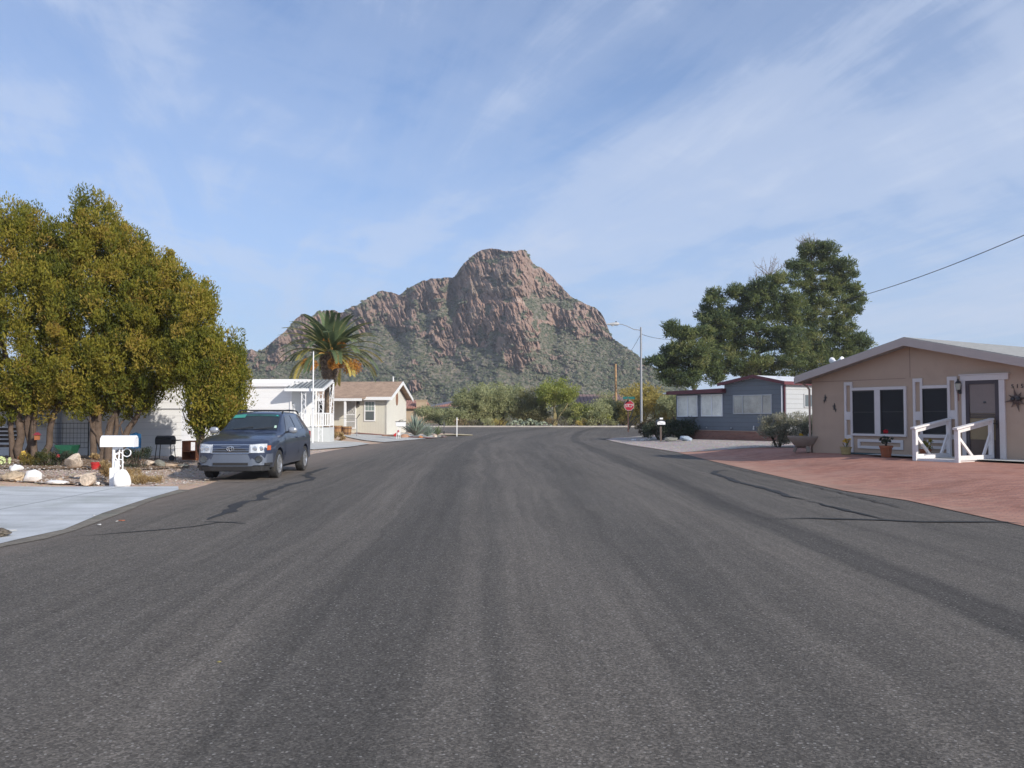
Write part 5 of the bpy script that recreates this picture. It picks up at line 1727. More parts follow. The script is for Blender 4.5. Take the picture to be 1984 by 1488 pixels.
def pine(label, base, top, lobes, n_leaf, seed, r0, dead=(), group="pines behind the grey mobile home"):
    o = thing("pine_tree", label, "tree", base, 0, group)
    off = Vector(base)
    mb = MB()
    t_ = Vector(top) - off
    sp = [Vector((0, 0, 0)), t_ * 0.3 + Vector((0.15, 0, 0)), t_ * 0.6 + Vector((-0.2, 0, 0)), t_ * 0.85, t_]
    mb.tube(sp, [r0, r0 * 0.8, r0 * 0.55, r0 * 0.3, 0.04], 10)
    gg = random.Random(seed)
    rows = []
    for e in lobes:
        c = Vector(e[:3]) - off
        f = min(0.92, max(0.18, (c.z - 0.9) / t_.z))
        k = f * 4
        a_ = t_ * f
        m_ = a_.lerp(c, 0.5) + Vector((0, 0, gg.uniform(0.1, 0.5)))
        mb.tube([a_, m_, c, c + (c - a_) * 0.25], [r0 * 0.42 * (1.1 - f), r0 * 0.28 * (1.1 - f), 0.05, 0.02], 7)
        nc = max(12, int(12.5 * e[3] * e[5] + 14))
        base_t = gg.uniform(0.25, 0.75)
        for _ in range(nc):
            while True:
                d = Vector((gg.uniform(-1, 1), gg.uniform(-1, 1), gg.uniform(-1, 1)))
                if 0.3 < d.length < 1.05:
                    break
            rr = gg.uniform(0.38, 0.92)
            rows.append((c.x + d.x * e[3], c.y + d.y * e[4], c.z + d.z * e[5], rr, rr, rr * 0.62, min(1, max(0, base_t + gg.gauss(0, 0.2)))))
    mb.build("trunk", bark_d, o, smooth=True)
    V1, F1, T1 = leaf_cloud(rows, n_leaf, 0.38, jit=0.45, aspect=0.22, up=0.55, out=0.8, shell=0.45, seed=seed, tint_spread=0.3)
    np_mesh("crown", V1, F1, pin, o, {'tint': ('FACE', T1)})
    if dead:
        db = MB()
        for (px, py, Y, h) in dead:
            c = at(px, py, Y) - off
            for _ in range(16):
                a_ = gg.uniform(-0.9, 0.9)
                q = c + Vector((gg.uniform(-.4, .4), gg.uniform(-.4, .4), 0))
                e_ = q + Vector((math.sin(a_) * h, gg.uniform(-.3, .3) * h, math.cos(a_) * h * gg.uniform(.6, 1.1)))
                m_ = q.lerp(e_, 0.5) + Vector((gg.gauss(0, .12), 0, 0.1))
                db.tube([q, m_, e_], [0.035, 0.022, 0.008], 4)
                for _ in range(3):
                    w_ = q.lerp(e_, gg.uniform(.3, .9))
                    db.tube([w_, w_ + Vector((gg.uniform(-.5, .5), gg.uniform(-.3, .3), gg.uniform(0, .5)))], [0.016, 0.006], 4)
        db.build("bare_twigs", plain("bare_twig", (0.20, 0.165, 0.15), 0.9), o)
    return o


zp = zoomf(1240, 440, 2.667)


def lob(L, Y, oy=0.0):
    g = random.Random(len(L))
    out_ = []
    for x, y, rx, ry in L:
        px, py = zp(x, y)
        out_.append(ell(px, py, rx / 2.667, ry / 2.667, Y, dy=1.5, oy=g.uniform(-1.8, 1.8)))
    return out_


Y_ = 86.0
pine("low spreading pine at the left of the right-hand group, behind the sunroom", GB(1352, Y_), at(1330, 640, Y_),
     lob([(165, 515, 26, 24), (200, 545, 60, 34), (250, 555, 40, 34), (150, 640, 44, 26), (80, 690, 46, 26), (130, 700, 60, 40), (210, 640, 70, 50), (230, 720, 90, 50), (300, 620, 60, 50), (300, 700, 50, 60), (170, 780, 60, 44),
          (260, 790, 70, 40), (130, 740, 50, 40), (330, 560, 44, 50), (370, 690, 60, 60), (380, 760, 50, 50)], Y_), 66, 31, 0.26)
Y_ = 93.0
pine("broad middle pine with bright green lobes, rising over the grey gable", GB(1468, Y_), at(1470, 540, Y_),
     lob([(385, 345, 36, 36), (390, 400, 60, 50), (340, 450, 46, 46), (400, 480, 76, 50), (350, 520, 40, 30), (490, 335, 28, 34), (540, 350, 60, 40), (640, 300, 70, 44), (720, 270, 56, 36), (600, 380, 80, 50), (700, 350, 80, 60),
          (520, 430, 70, 50), (640, 450, 90, 50), (740, 440, 70, 50), (470, 540, 60, 40), (570, 520, 80, 40), (680, 540, 80, 44), (540, 590, 60, 34), (760, 560, 70, 50), (640, 610, 60, 30), (600, 690, 80, 40), (700, 690, 84, 40),
          (560, 740, 60, 44), (680, 745, 90, 40), (780, 500, 60, 50), (440, 590, 50, 40), (430, 500, 60, 56), (370, 590, 60, 54), (430, 660, 76, 50), (480, 470, 60, 50), (800, 620, 76, 40), (790, 690, 70, 40), (500, 640, 60, 40), (740, 610, 60, 40), (480, 720, 70, 44), (400, 730, 60, 50), (600, 330, 50, 40), (790, 380, 60, 60)], Y_), 64, 32, 0.36, dead=[(1490, 538, 94.0, 2.6), (1472, 556, 94.0, 2.0)])
Y_ = 100.0
pine("tallest dark pine on the right with a thin brown top", GB(1577, Y_), at(1572, 478, Y_),
     lob([(860, 110, 40, 34), (940, 110, 54, 36), (900, 150, 76, 44), (980, 130, 30, 40), (800, 205, 60, 30), (880, 215, 90, 40), (980, 200, 60, 44), (1050, 195, 46, 30), (1070, 240, 54, 32), (830, 280, 80, 44), (950, 280, 100, 50),
          (1050, 300, 70, 40), (1110, 330, 54, 30), (1090, 380, 60, 34), (860, 380, 90, 50), (980, 380, 100, 60), (1110, 425, 40, 24), (1040, 450, 60, 44), (900, 470, 90, 60), (990, 520, 90, 50), (860, 560, 80, 40), (950, 600, 80, 34),
          (1040, 590, 80, 36), (1120, 575, 60, 30), (1150, 600, 40, 34), (1060, 650, 60, 34), (900, 690, 110, 40), (1010, 680, 80, 34), (840, 740, 70, 44), (960, 740, 90, 40), (1090, 640, 60, 30), (840, 460, 70, 60), (960, 650, 80, 40), (900, 640, 60, 40), (1060, 520, 50, 40), (1000, 300, 70, 50), (820, 620, 60, 50), (1010, 740, 70, 40)], Y_), 62, 33, 0.42,
     dead=[(1562, 480, 100.0, 1.9), (1590, 484, 100.0, 1.5)])

# ------------------------------------------------------------------ scrub trees past the crossing
mesq = leafmat("mesquite_leaves", [(0.0, (0.205, 0.230, 0.125)), (0.5, (0.325, 0.350, 0.180)), (1.0, (0.46, 0.46, 0.25))], 0.35)
palo = leafmat("palo_verde_leaves", [(0.0, (0.194, 0.239, 0.057)), (0.5, (0.296, 0.331, 0.085)), (1.0, (0.388, 0.388, 0.125))], 0.4)
gold = leafmat("yellow_scrub_leaves", [(0.0, (0.234, 0.214, 0.069)), (0.5, (0.413, 0.344, 0.104)), (1.0, (0.550, 0.440, 0.151))], 0.4)


def scrub_tree(label, px, Y, ells, mat, n, seed, r0=0.11, bk=None, size=0.24, name="mesquite_tree", nl=55, group="scrub trees past the crossing"):
    base = GB(px, Y)
    o = thing(name, label, "tree", base, 0, group)
    E_ = [(e[0] - base.x, e[1] - base.y, e[2] - base.z, e[3], e[4], e[5]) for e in ells]
    g = random.Random(seed)
    mb = MB()
    for k in range(5):
        e = E_[k % len(E_)]
        limbs(mb, (g.uniform(-.2, .2), g.uniform(-.2, .2), 0), [(e[0] + g.uniform(-.5, .5) * e[3], e[1] + g.uniform(-.5, .5) * e[4], e[2] + g.uniform(-.2, .5) * e[5])], r0, seed + k, 6)
    mb.build("trunk", bk or bark_d, o, smooth=True)
    cl = clumps_in(E_, int(n * 1.25), 0.30, 0.75, seed, shell=0.4, squash=0.8, tint=(0.15, 0.85))
    foliage("crown", cl, int(nl * 1.6), size, mat, o, aspect=0.26, up=0.45, out=0.6, seed=seed, tint_spread=0.3)
    return o


e_ = lambda *a: ell(*a, dy=2.0)
scrub_tree("rounded grey green mesquite nearest the slate grey roof", 905, 85, [e_(900, 792, 42, 34, 85), e_(925, 775, 40, 32, 85), e_(880, 808, 26, 22, 85)], mesq, 170, 41)
scrub_tree("largest grey green mesquite, left of centre past the crossing", 972, 87, [e_(960, 772, 46, 34, 87), e_(990, 780, 46, 38, 87), e_(950, 805, 50, 26, 87)], mesq, 210, 42)
scrub_tree("olive mesquite leaning against the bright palo verde", 1030, 86, [e_(1028, 788, 36, 36, 86), e_(1040, 805, 34, 26, 86)], leafmat("olive_leaves", [(0, (0.17, 0.175, 0.085)), (1, (0.34, 0.325, 0.17))], .35), 120, 43)
scrub_tree("bright yellow green palo verde with pale forked trunk", 1076, 84, [e_(1062, 758, 28, 22, 84), e_(1090, 756, 34, 24, 84), e_(1076, 772, 38, 18, 84), e_(1104, 768, 18, 14, 84)], palo, 120, 44, 0.10, bark_y, name="palo_verde_tree", nl=46)
scrub_tree("low olive scrub tree in front of the brown tile roof", 1136, 83, [e_(1130, 800, 36, 22, 83), e_(1150, 808, 36, 20, 83)], palo, 60, 45, nl=40)
scrub_tree("dark green mesquite around the foot of the wooden pole", 1180, 85, [e_(1176, 790, 32, 30, 85), e_(1200, 800, 30, 28, 85)], mesq, 110, 46)
scrub_tree("golden yellow scrub tree behind the stop sign and street lamp", 1246, 83, [e_(1236, 768, 38, 28, 83), e_(1262, 785, 44, 34, 83), e_(1228, 795, 30, 28, 83), e_(1290, 800, 26, 24, 83)], gold, 200, 47, bk=bark_y)
scrub_tree("dark scrub tree behind the sunroom corner", 1312, 80, [e_(1310, 790, 36, 30, 80)], mesq, 70, 48)
scrub_tree("dim green scrub beside the tile roofs, leftmost past the crossing", 858, 92, [e_(850, 806, 30, 16, 92), e_(820, 800, 20, 14, 92)], mesq, 60, 49)

scrub_tree("olive scrub tree left of the wooden pole, before the brown tile wall", 1160, 82.5, [e_(1158, 802, 30, 22, 82.5), e_(1140, 812, 26, 16, 82.5)], mesq, 70, 50)
scrub_tree("low scrub tree right behind the palo verde trunk", 1104, 86, [e_(1104, 800, 32, 26, 86)], mesq, 70, 51)
scrub_tree("scrub tree filling the gap between the two grey green mesquites", 940, 90, [e_(938, 772, 34, 28, 90), e_(930, 800, 40, 24, 90)], mesq, 110, 52)
# low shrubs along the far verge
shrub_m = leafmat("grey_shrub_leaves", [(0.0, (0.10, 0.105, 0.075)), (0.6, (0.17, 0.165, 0.12)), (1.0, (0.27, 0.23, 0.16))], 0.3)


def shrub(label, px, Y, w, h, mat, n, seed, nl=40, size=0.16, name="desert_shrub", group=None, stem=True, up=0.6, aspect=0.25, loc=None):
    base = loc if loc is not None else GB(px, Y)
    o = thing(name, label, "shrub", base, 0, group)
    g = random.Random(seed)
    cl = clumps_in([(0, 0, h * 0.55, w / 2, w / 2, h * 0.5)], n, 0.10 * w, 0.22 * w, seed, shell=0.45, squash=0.8, tint=(0.15, 0.85))
    if stem:
        mb = MB()
        for k in range(7):
            a_ = g.uniform(0, 6.28)
            mb.tube([(0.05 * math.cos(a_), 0.05 * math.sin(a_), 0), (w * .22 * math.cos(a_), w * .22 * math.sin(a_), h * .45), (w * .36 * math.cos(a_), w * .36 * math.sin(a_), h * .85)], [0.02 * w + .008, 0.012 * w + .005, 0.006], 5)
        mb.build("stems", bark_d, o)
    foliage("foliage", cl, nl, size, mat, o, aspect=aspect, up=up, out=0.7, seed=seed, tint_spread=0.35)
    return o


gs = random.Random(3)
desc = ["straw coloured", "grey", "dull green", "brown tipped"]
first_shrub = {}
for i, px in enumerate([893, 918, 944, 968, 1066, 1090, 1104, 1122, 1146, 1160, 1186, 1208, 1226]):
    k = i % 4
    nm_at = ["under the rounded mesquite", "below the largest mesquite", "right of the prickly pear bed", "near the palo verde trunk", "in front of the brown tile roof", "left of the wooden pole", "beside the stop sign"]
    where = nm_at[min(6, max(0, [893, 944, 1066, 1085, 1115, 1165, 1205].index(max(v for v in [893, 944, 1066, 1085, 1115, 1165, 1205] if v <= px))))]
    m_ = [leafmat("straw_shrub", [(0, (0.20, 0.16, 0.09)), (1, (0.33, 0.26, 0.15))]), shrub_m, mesq, gold][k]
    shrub(f"{desc[k]} low shrub {where}, number {i + 1} along the verge".replace(f", number {i + 1} along the verge", ""), px, 81.2 + gs.uniform(0, 1.5), gs.uniform(1.3, 2.0), gs.uniform(0.6, 1.1), m_, 16, 60 + i, 34, 0.16, group="low shrubs on the far verge")

# prickly pears on the verge
pear_m = plain("prickly_pear_pads", (0.20, 0.235, 0.16), 0.7, var=0.35, scale=3)


def pear(seed, h=0.8):
    g = random.Random(seed)
    mb = MB()
    for k in range(34):
        c = Vector((g.uniform(-.75, .75), g.uniform(-.35, .35), 0))
        c.z = (1 - (c.x / 1.0) ** 2) * g.uniform(0.12, h)
        a_, tl = g.uniform(0, 3.14), g.uniform(-.5, .5)
        M = Matrix.Rotation(a_, 3, 'Z') @ Matrix.Rotation(tl, 3, 'X')
        prof = [(math.sin(t_) * (0.75 + 0.25 * math.cos(t_ / 2)), -math.cos(t_)) for t_ in np.linspace(0, math.pi, 7)]
        M2 = M @ Matrix.Diagonal((0.13, 0.03, 0.17))
        mb.lathe(prof, 10, c + Vector((0, 0, 0.12)), M2)
    return mb


pr0 = None
for i, px in enumerate([996, 1010, 1025, 1038, 1052]):
    if pr0 is None:
        pr0 = pear(71).build("prickly_pear", pear_m, None, smooth=True)
        o = pr0
    else:
        o = pr0.copy()
        COL.objects.link(o)
    o.location = GB(px, 80.6 + 0.3 * (i % 2)) + Vector((0, 0, 0.05))
    o.rotation_euler = (0, 0, [0, 3.1, 0.3, 2.9, 0.1][i])
    o.scale = (1, 1, [.62, .74, .8, .6, .5][i])
    tag(o, ["pale prickly pear at the left end of the verge bed", "pale prickly pear second from the left end of the verge bed", "pale prickly pear in the middle of the verge bed", "pale prickly pear second from the right end of the verge bed", "pale prickly pear at the right end of the verge bed"][i],
        "cactus", "prickly pears on the far verge")

# ------------------------------------------------------------------ bushes on the right
sage = leafmat("grey_green_bush", [(0.0, (0.15, 0.16, 0.11)), (0.5, (0.26, 0.26, 0.19)), (1.0, (0.44, 0.41, 0.32))], 0.3)
darkb = leafmat("blue_green_bush", [(0.0, (0.022, 0.034, 0.022)), (0.5, (0.045, 0.062, 0.040)), (1.0, (0.085, 0.10, 0.062))], 0.25)
redb = leafmat("reddish_bush", [(0.0, (0.06, 0.045, 0.03)), (0.5, (0.10, 0.07, 0.045)), (1.0, (0.13, 0.11, 0.055))], 0.3)
shrub("grey green upright bush between the pink wall and the brick skirt", 1508, 30.6, 1.5, 1.42, sage, 60, 81, 170, 0.085, name="sage_bush", loc=on_ground(col(1507, 33.4), 33.4, -0.05))
shrub("second grey green bush tucked close to the pink house corner", 1552, 30.4, 1.4, 1.5, sage, 54, 82, 160, 0.085, name="sage_bush", loc=on_ground(col(1554, 33.8), 33.8, -0.05))
shrub("dark blue green bush behind the white post mailbox", 1278, 49.5, 2.0, 1.35, darkb, 50, 83, 120, 0.12, name="dark_bush")
shrub("dark low bush spreading along the sunroom corner", 1318, 48.6, 2.2, 1.2, darkb, 46, 84, 120, 0.12, name="dark_bush")
shrub("reddish brown shrub around the foot of the street lamp", 1251, 54.5, 1.25, 1.25, redb, 26, 85, 90, 0.12, name="red_shrub")
# dead dark stalks beside the stop sign
o = thing("dead_shrub", "dark dead stalks leaning right of the stop sign post", "shrub", GB(1216, 69.0))
mb = MB()
for px, py, r_ in ((1227, 793, .05), (1234, 806, .035), (1238, 812, .025), (1222, 806, .03), (1229, 818, .02)):
    e1 = at(px, py, 69.0) - Vector(o.location)
    mb.tube([(0, 0, 0), (e1.x * .35, 0.05, e1.z * .55), tuple(e1)], [.04, r_ * 1.6, r_], 6)
mb.build("stalk", plain("black_stalk", (0.022, 0.022, 0.02), 0.9), o, smooth=True)
V1, F1, T1 = leaf_cloud([(0.3, 0, 0.9, .5, .4, .35, .3), (0.8, 0, 1.2, .3, .3, .2, .3), (0.1, 0, 1.7, .2, .2, .4, .2)], 60, 0.14, 0.25, seed=4)
np_mesh("foliage", V1, F1, darkb, o, {'tint': ('FACE', T1)})

# ------------------------------------------------------------------ date palm
palm_m = leafmat("palm_leaflets", [(0.0, (0.085, 0.125, 0.070)), (0.45, (0.15, 0.20, 0.095)), (0.7, (0.27, 0.26, 0.08)), (1.0, (0.55, 0.42, 0.11))], 0.25, 0.5)
Yp = 51.0
pb = on_ground(col(636, Yp), Yp, -0.05)
palm = thing("date_palm", "stout date palm with arching fronds and orange fruit bunches behind the awning", "tree", pb)
ctr = at(641, 678, Yp) - pb
tr_m, t, b = new_mat("palm_boots")
v = coords(t)
vo = t.nodes.new('ShaderNodeTexVoronoi')
vo.inputs['Scale'].default_value = 7
t.links.new(MAPV(t, v, (1, 1, 0.8)), vo.inputs['Vector'])
t.links.new(MIX(t, 0.5, RAMP(t, vo.outputs['Distance'], [(0.1, (0.33, 0.25, 0.18)), (0.5, (0.12, 0.085, 0.065)), (0.8, (0.05, 0.038, 0.032))]), RAMP(t, NOISE(t, v, 9, 4, .7), [(.3, (.07, .05, .04)), (.7, (.36, .28, .2))])), b.inputs['Base Color'])
b.inputs['Roughness'].default_value = 0.95
mb = MB()
prof = [(0.34, 0), (0.30, 0.8), (0.28, ctr.z * .45), (0.30, ctr.z * .62), (0.48, ctr.z * .74), (0.58, ctr.z * .84), (0.55, ctr.z * .92), (0.35, ctr.z * .99), (0.1, ctr.z * 1.03)]
M = Matrix.Identity(3)
M[0][2] = ctr.x / ctr.z
mb.lathe(prof, 18, (0, 0, 0), M)
gp = random.Random(12)
for k in range(150):        # cut leaf bases all over the bulge
    zf_2 = gp.uniform(0.66, 0.95)
    a_ = gp.uniform(0, 6.28)
    r_ = np.interp(zf_2, [.62, .74, .84, .92, .99], [.30, .48, .58, .55, .35])
    c = Vector((ctr.x * zf_2 + r_ * math.cos(a_), r_ * math.sin(a_), ctr.z * zf_2))
    mb.bar(c - Vector((0.04 * math.cos(a_), 0.04 * math.sin(a_), 0)), c + Vector((0.10 * math.cos(a_), 0.10 * math.sin(a_), 0.14)), 0.11, 0.05)
mb.build("trunk", tr_m, palm)
VV, FF, TT = [], [], []
RB = MB()
nf = 56
for k in range(nf):
    f = k / (nf - 1)
    az = k * 2.39996 + gp.uniform(-.2, .2)
    el = R(np.interp(f, [0, .12, .3, .6, .85, 1], [86, 68, 50, 30, 14, 0]) + gp.uniform(-6, 6))
    L = gp.uniform(2.95, 3.3) * (0.84 + 0.16 * min(1, f * 4))
    droop = 0.66 + 0.50 * f
    p = ctr + Vector((0.18 * math.cos(az), 0.18 * math.sin(az), 0.05 - 0.45 * f))
    pts = []
    e2 = el
    nseg = 22
    for s_ in range(nseg + 1):
        pts.append(p.copy())
        d = Vector((math.cos(az) * math.cos(e2), math.sin(az) * math.cos(e2), math.sin(e2)))
        p = p + d * (L / nseg)
        e2 = max(e2 - droop * 1.25 / nseg * (0.4 + 1.3 * s_ / nseg), R(-84))
    RB.tube(pts[::3] + [pts[-1]], [0.035 * (1 - .85 * i_ / (len(pts[::3]))) for i_ in range(len(pts[::3]) + 1)], 5)
    tf = np.clip(0.15 + 0.35 * gp.random() + (0.5 if (f > 0.72 and gp.random() < 0.55) else 0), 0, 1)
    for s_ in range(3, nseg + 1):
        for half in (0.0, 0.5):
            if s_ == nseg and half:
                continue
            q = pts[s_] if not half else pts[s_].lerp(pts[min(s_ + 1, nseg)], 0.5)
            d = (pts[min(s_ + 1, nseg)] - pts[s_ - 1]).normalized()
            side = d.cross(Vector((0, 0, 1)))
            side = side.normalized() if side.length > 1e-3 else Vector((math.sin(az), -math.cos(az), 0))
            upv = side.cross(d)
            ll = 0.56 * (1 - 0.72 * abs(s_ / nseg - 0.42) ** 1.3 * 1.4)
            for sg in (-1, 1):
                tip = q + (side * sg * 0.75 + d * 0.62 + upv * 0.22 - Vector((0, 0, 0.22))) * ll
                wv_ = d * 0.062
                bi = len(VV)
                mid = q.lerp(tip, 0.5)
                VV += [q, mid + wv_ + upv * 0.01, tip, mid - wv_ + upv * 0.01]
                FF.append((bi, bi + 1, bi + 2, bi + 3))
                TT.append(float(np.clip(tf + gp.gauss(0, .07), 0, 1)))
np_mesh("crown", np.array([tuple(v_) for v_ in VV]), np.array(FF), palm_m, palm, {'tint': ('FACE', TT)})
RB.build("frond_stems", plain("frond_stem", (0.26, 0.25, 0.10), 0.6), palm, smooth=True)
fruit = leafmat("orange_date_strands", [(0, (0.30, 0.12, 0.022)), (0.6, (0.46, 0.20, 0.034)), (1, (0.56, 0.31, 0.07))], 0.2)
for i, (px, py, w, h, oy) in enumerate(((644, 705, 10, 11, -1.5), (657, 701, 11, 13, -1.4), (600, 706, 17, 12, -1.6), (682, 711, 20, 17, -1.6), (630, 660, 10, 6, -.8), (662, 668, 9, 6, -.8))):
    c = at(px, py, Yp + oy) - pb
    k = Yp / F_PX
    fb = MB()
    top_ = ctr + Vector((0.1 * (i - 2), -.1, -.2))
    fb.tube([top_, top_.lerp(c, .5) + Vector((0, 0, .35)), c + Vector((0, 0, h * k * .6))], [.05, .04, .03], 6)
    st = fb.build("fruit_bunch", plain("orange_stalk", (0.40, 0.22, 0.05), 0.7), palm)
    V1, F1, T1 = leaf_cloud([(c.x, c.y, c.z, w * k, w * k * .8, h * k, .5)], 1300 if i < 4 else 320, 0.13, 0.3, up=-0.8, out=.3, shell=.3, seed=90 + i, tint_spread=.6)
    np_mesh("strands", V1, F1, fruit, st, {'tint': ('FACE', T1)})

# ------------------------------------------------------------------ agaves by the cream house
agm = plain("blue_green_agave", (0.235, 0.29, 0.235), 0.55, var=0.2, scale=2, fine=9)
agd = plain("green_agave", (0.15, 0.19, 0.10), 0.6, var=0.25, scale=3)


def rosette(n, L, w, seed, spread=1.0):
    g = random.Random(seed)
    mb = MB()
    for k in range(n):
        az = k * 2.39996
        el = R(82 - 62 * spread * (k / n)) + g.gauss(0, .1)
        l_ = L * g.uniform(.75, 1.1)
        d = Vector((math.cos(az) * math.cos(el), math.sin(az) * math.cos(el), math.sin(el)))
        s_ = d.cross(Vector((0, 0, 1))).normalized()
        u = s_.cross(d)
        b0 = d * 0.05
        P3 = [(b0, .7), (b0 + d * l_ * .3 + u * .02, 1.0), (b0 + d * l_ * .7, .6), (b0 + d * l_ - u * l_ * .05, .04)]
        vs = []
        for p, ww in P3:
            vs += [p - s_ * w * ww / 2, p - u * w * ww * .28, p + s_ * w * ww / 2, p + u * w * .05 * ww]
        fs = []
        for i in range(3):
            for j in range(4):
                fs.append((i * 4 + j, i * 4 + (j + 1) % 4, (i + 1) * 4 + (j + 1) % 4, (i + 1) * 4 + j))
        fs += [(3, 2, 1, 0), (12, 13, 14, 15)]
        mb.add(vs, fs)
    return mb


o = rosette(95, 1.45, 0.13, 5).build("agave", agm, None)
o.location = on_ground(col(806, 57.5), 57.5, 0.12)
tag(o, "largest blue green agave beside the cream gable wall", "agave", "agaves beside the cream house")
o = rosette(60, 0.85, 0.11, 6).build("agave", agm, None)
o.location = on_ground(col(830, 58.5), 58.5, 0.05)
tag(o, "middle sized blue green agave right of the largest one", "agave", "agaves beside the cream house")
o = rosette(46, 0.7, 0.10, 7).build("agave", agd, None)
o.location = on_ground(col(848, 60.5), 60.5, 0.05)
tag(o, "yellow green agave nearest the dark stake", "agave", "agaves beside the cream house")
# spiky shoots on the ground by the barrels, twiggy bush by the white home
strawm = leafmat("dry_straw", [(0, (0.20, 0.13, 0.06)), (.5, (0.36, 0.25, 0.12)), (1, (0.46, 0.36, 0.20))], .2)
shrub("dry brown clump in front of the barrel planters", 657, 49.0, 1.0, 0.5, strawm, 14, 91, 60, 0.14, name="dry_clump", stem=False)
shrub("pale twiggy bush in front of the bright white home", 488, 40.0, 1.5, 1.7, leafmat("pale_twigs", [(0, (0.20, 0.165, 0.12)), (1, (0.38, 0.33, 0.26))], .2), 40, 92, 60, 0.11, name="twiggy_bush", aspect=0.12)

# ------------------------------------------------------------------ plants in the left bed
bed = leafmat("bed_plant_leaves", [(0, (0.035, 0.05, 0.02)), (.5, (0.075, 0.085, 0.03)), (1, (0.15, 0.14, 0.05))], .3)
bed2 = leafmat("mustard_leaves", [(0, (0.10, 0.085, 0.02)), (.5, (0.18, 0.14, 0.03)), (1, (0.26, 0.20, 0.06))], .3)
shrub("mustard coloured bushy plant below the yellow flowers", 62, 22.8, 0.55, 0.5, bed2, 24, 101, 90, 0.05, name="bed_plant")
shrub("dark green bed plant left of the large pale rock", 96, 22.9, 0.7, 0.5, bed, 28, 102, 90, 0.05, name="bed_plant")
shrub("grey green bed plant with red bloom nearest the large pale rock", 117, 23.0, 0.6, 0.55, darkb, 24, 103, 90, 0.05, name="bed_plant")
shrub("dark leafy plant between the mailbox and the round rock", 265, 23.6, 0.8, 0.75, darkb, 30, 104, 90, 0.06, name="bed_plant")
shrub("dry golden grass tuft right of the mailbox foot", 284, 19.4, 0.7, 0.22, strawm, 24, 105, 90, 0.09, name="dry_grass_tuft", stem=False, aspect=.12, up=1.0, group="dry grass by the mailbox")
shrub("dry golden grass tuft left behind the mailbox posts", 207, 20.6, 0.45, 0.42, strawm, 18, 106, 90, 0.09, name="dry_grass_tuft", stem=False, aspect=.12, up=1.0, group="dry grass by the mailbox")
shrub("thin dry grass patch behind the mailbox near the car shadow", 256, 20.6, 0.6, 0.25, strawm, 16, 107, 80, 0.09, name="dry_grass_tuft", stem=False, aspect=.12, up=1.0, group="dry grass by the mailbox")


def flower(label, px, py, Y, c, n, r, seed, name="flower_cluster"):
    """a cluster of blossoms on thin stalks"""
    g = random.Random(seed)
    top_ = at(px, py, Y)
    base = on_ground(top_.x, top_.y, -0.02)
    o = thing(name, label, "flowers", base)
    mb, st = MB(), MB()
    for k in range(n):
        p = top_ - base + Vector((g.uniform(-r, r), g.uniform(-r, r), g.uniform(-r, r) * .7))
        st.tube([(p.x * .3, p.y * .3, 0), (p.x * .7, p.y * .7, p.z * .6), tuple(p)], .006, 4)
        for q in range(6):
            a_ = q * 1.047
            e1 = Vector((math.cos(a_), -.3, math.sin(a_))) * .045
            e2 = Vector((math.cos(a_ + .9), -.3, math.sin(a_ + .9))) * .045
            mb.add([p + Vector((0, -.01, 0)), p + e1, p + (e1 + e2) * .62 + Vector((0, -.02, 0)), p + e2], [(0, 1, 2, 3)])
    st.build("stalks", plain("stalk_green", (0.08, 0.10, 0.04), .8), o)
    mb.build("blossoms", plain(name + "_petal", c, 0.6, var=.15), o)
    return o


flower("yellow flower cluster in the left bed above the mustard plant", 47, 879, 22.9, (0.75, 0.52, 0.08), 7, .07, 1)
flower("white and lime flower cluster at the left frame edge", 7, 890, 22.6, (0.62, 0.70, 0.35), 9, .12, 2)
flower("orange flowers low beside the yellow cluster", 40, 886, 23.0, (0.45, 0.14, 0.04), 4, .05, 3)
flower("small red bloom in the left bed near the large pale rock", 116, 883, 22.9, (0.40, 0.05, 0.05), 2, .03, 4)
# ================================================================== THE PARKED CAR
paint, t, b = new_mat("slate_blue_paint")
v = coords(t)
c_ = RAMP(t, NOISE(t, v, 1.4, 4, .6), [(.3, (0.027, 0.041, 0.082)), (.7, (0.036, 0.052, 0.098))])
sp = t.nodes.new('ShaderNodeSeparateXYZ')
t.links.new(v, sp.inputs[0])
dust = RAMP(t, MATH(t, 'ADD', sp.outputs[2], MATH(t, 'MULTIPLY', NOISE(t, v, 6, 5, .7), 0.3)), [(0.40, 0.38), (0.80, 0.02)])
t.links.new(MIX(t, dust, c_, (0.16, 0.145, 0.125)), b.inputs['Base Color'])
b.inputs['Metallic'].default_value = 0.35
b.inputs['Roughness'].default_value = 0.34
b.inputs['Coat Weight'].default_value = 0.7
b.inputs['Coat Roughness'].default_value = 0.06
silver_p = plain("silver_blue_cladding", (0.128, 0.148, 0.190), 0.40, 0.35, var=0.06, coat=0.3)
car_glass = glass("car_glass", (0.018, 0.024, 0.028), 0.04, 0.8)
side_glass = glass("side_glass", (0.055, 0.065, 0.085), 0.05, 0.9)
black_pl = plain("black_plastic", (0.022, 0.022, 0.024), 0.6, var=0.15)
chrome = plain("chrome", (0.62, 0.63, 0.65), 0.16, 0.9, var=0.03)
lens = plain("clear_lens", (0.62, 0.64, 0.66), 0.12, 0.25, var=0.22, scale=14, fine=60, spec=0.9)
amber = plain("amber_lens", (0.50, 0.11, 0.035), 0.15, var=0.1, spec=0.8)
rubber = plain("tyre_rubber", (0.028, 0.028, 0.029), 0.85, var=0.2, dirt=((0.13, 0.115, 0.10), 4, 0.5, 0.5))

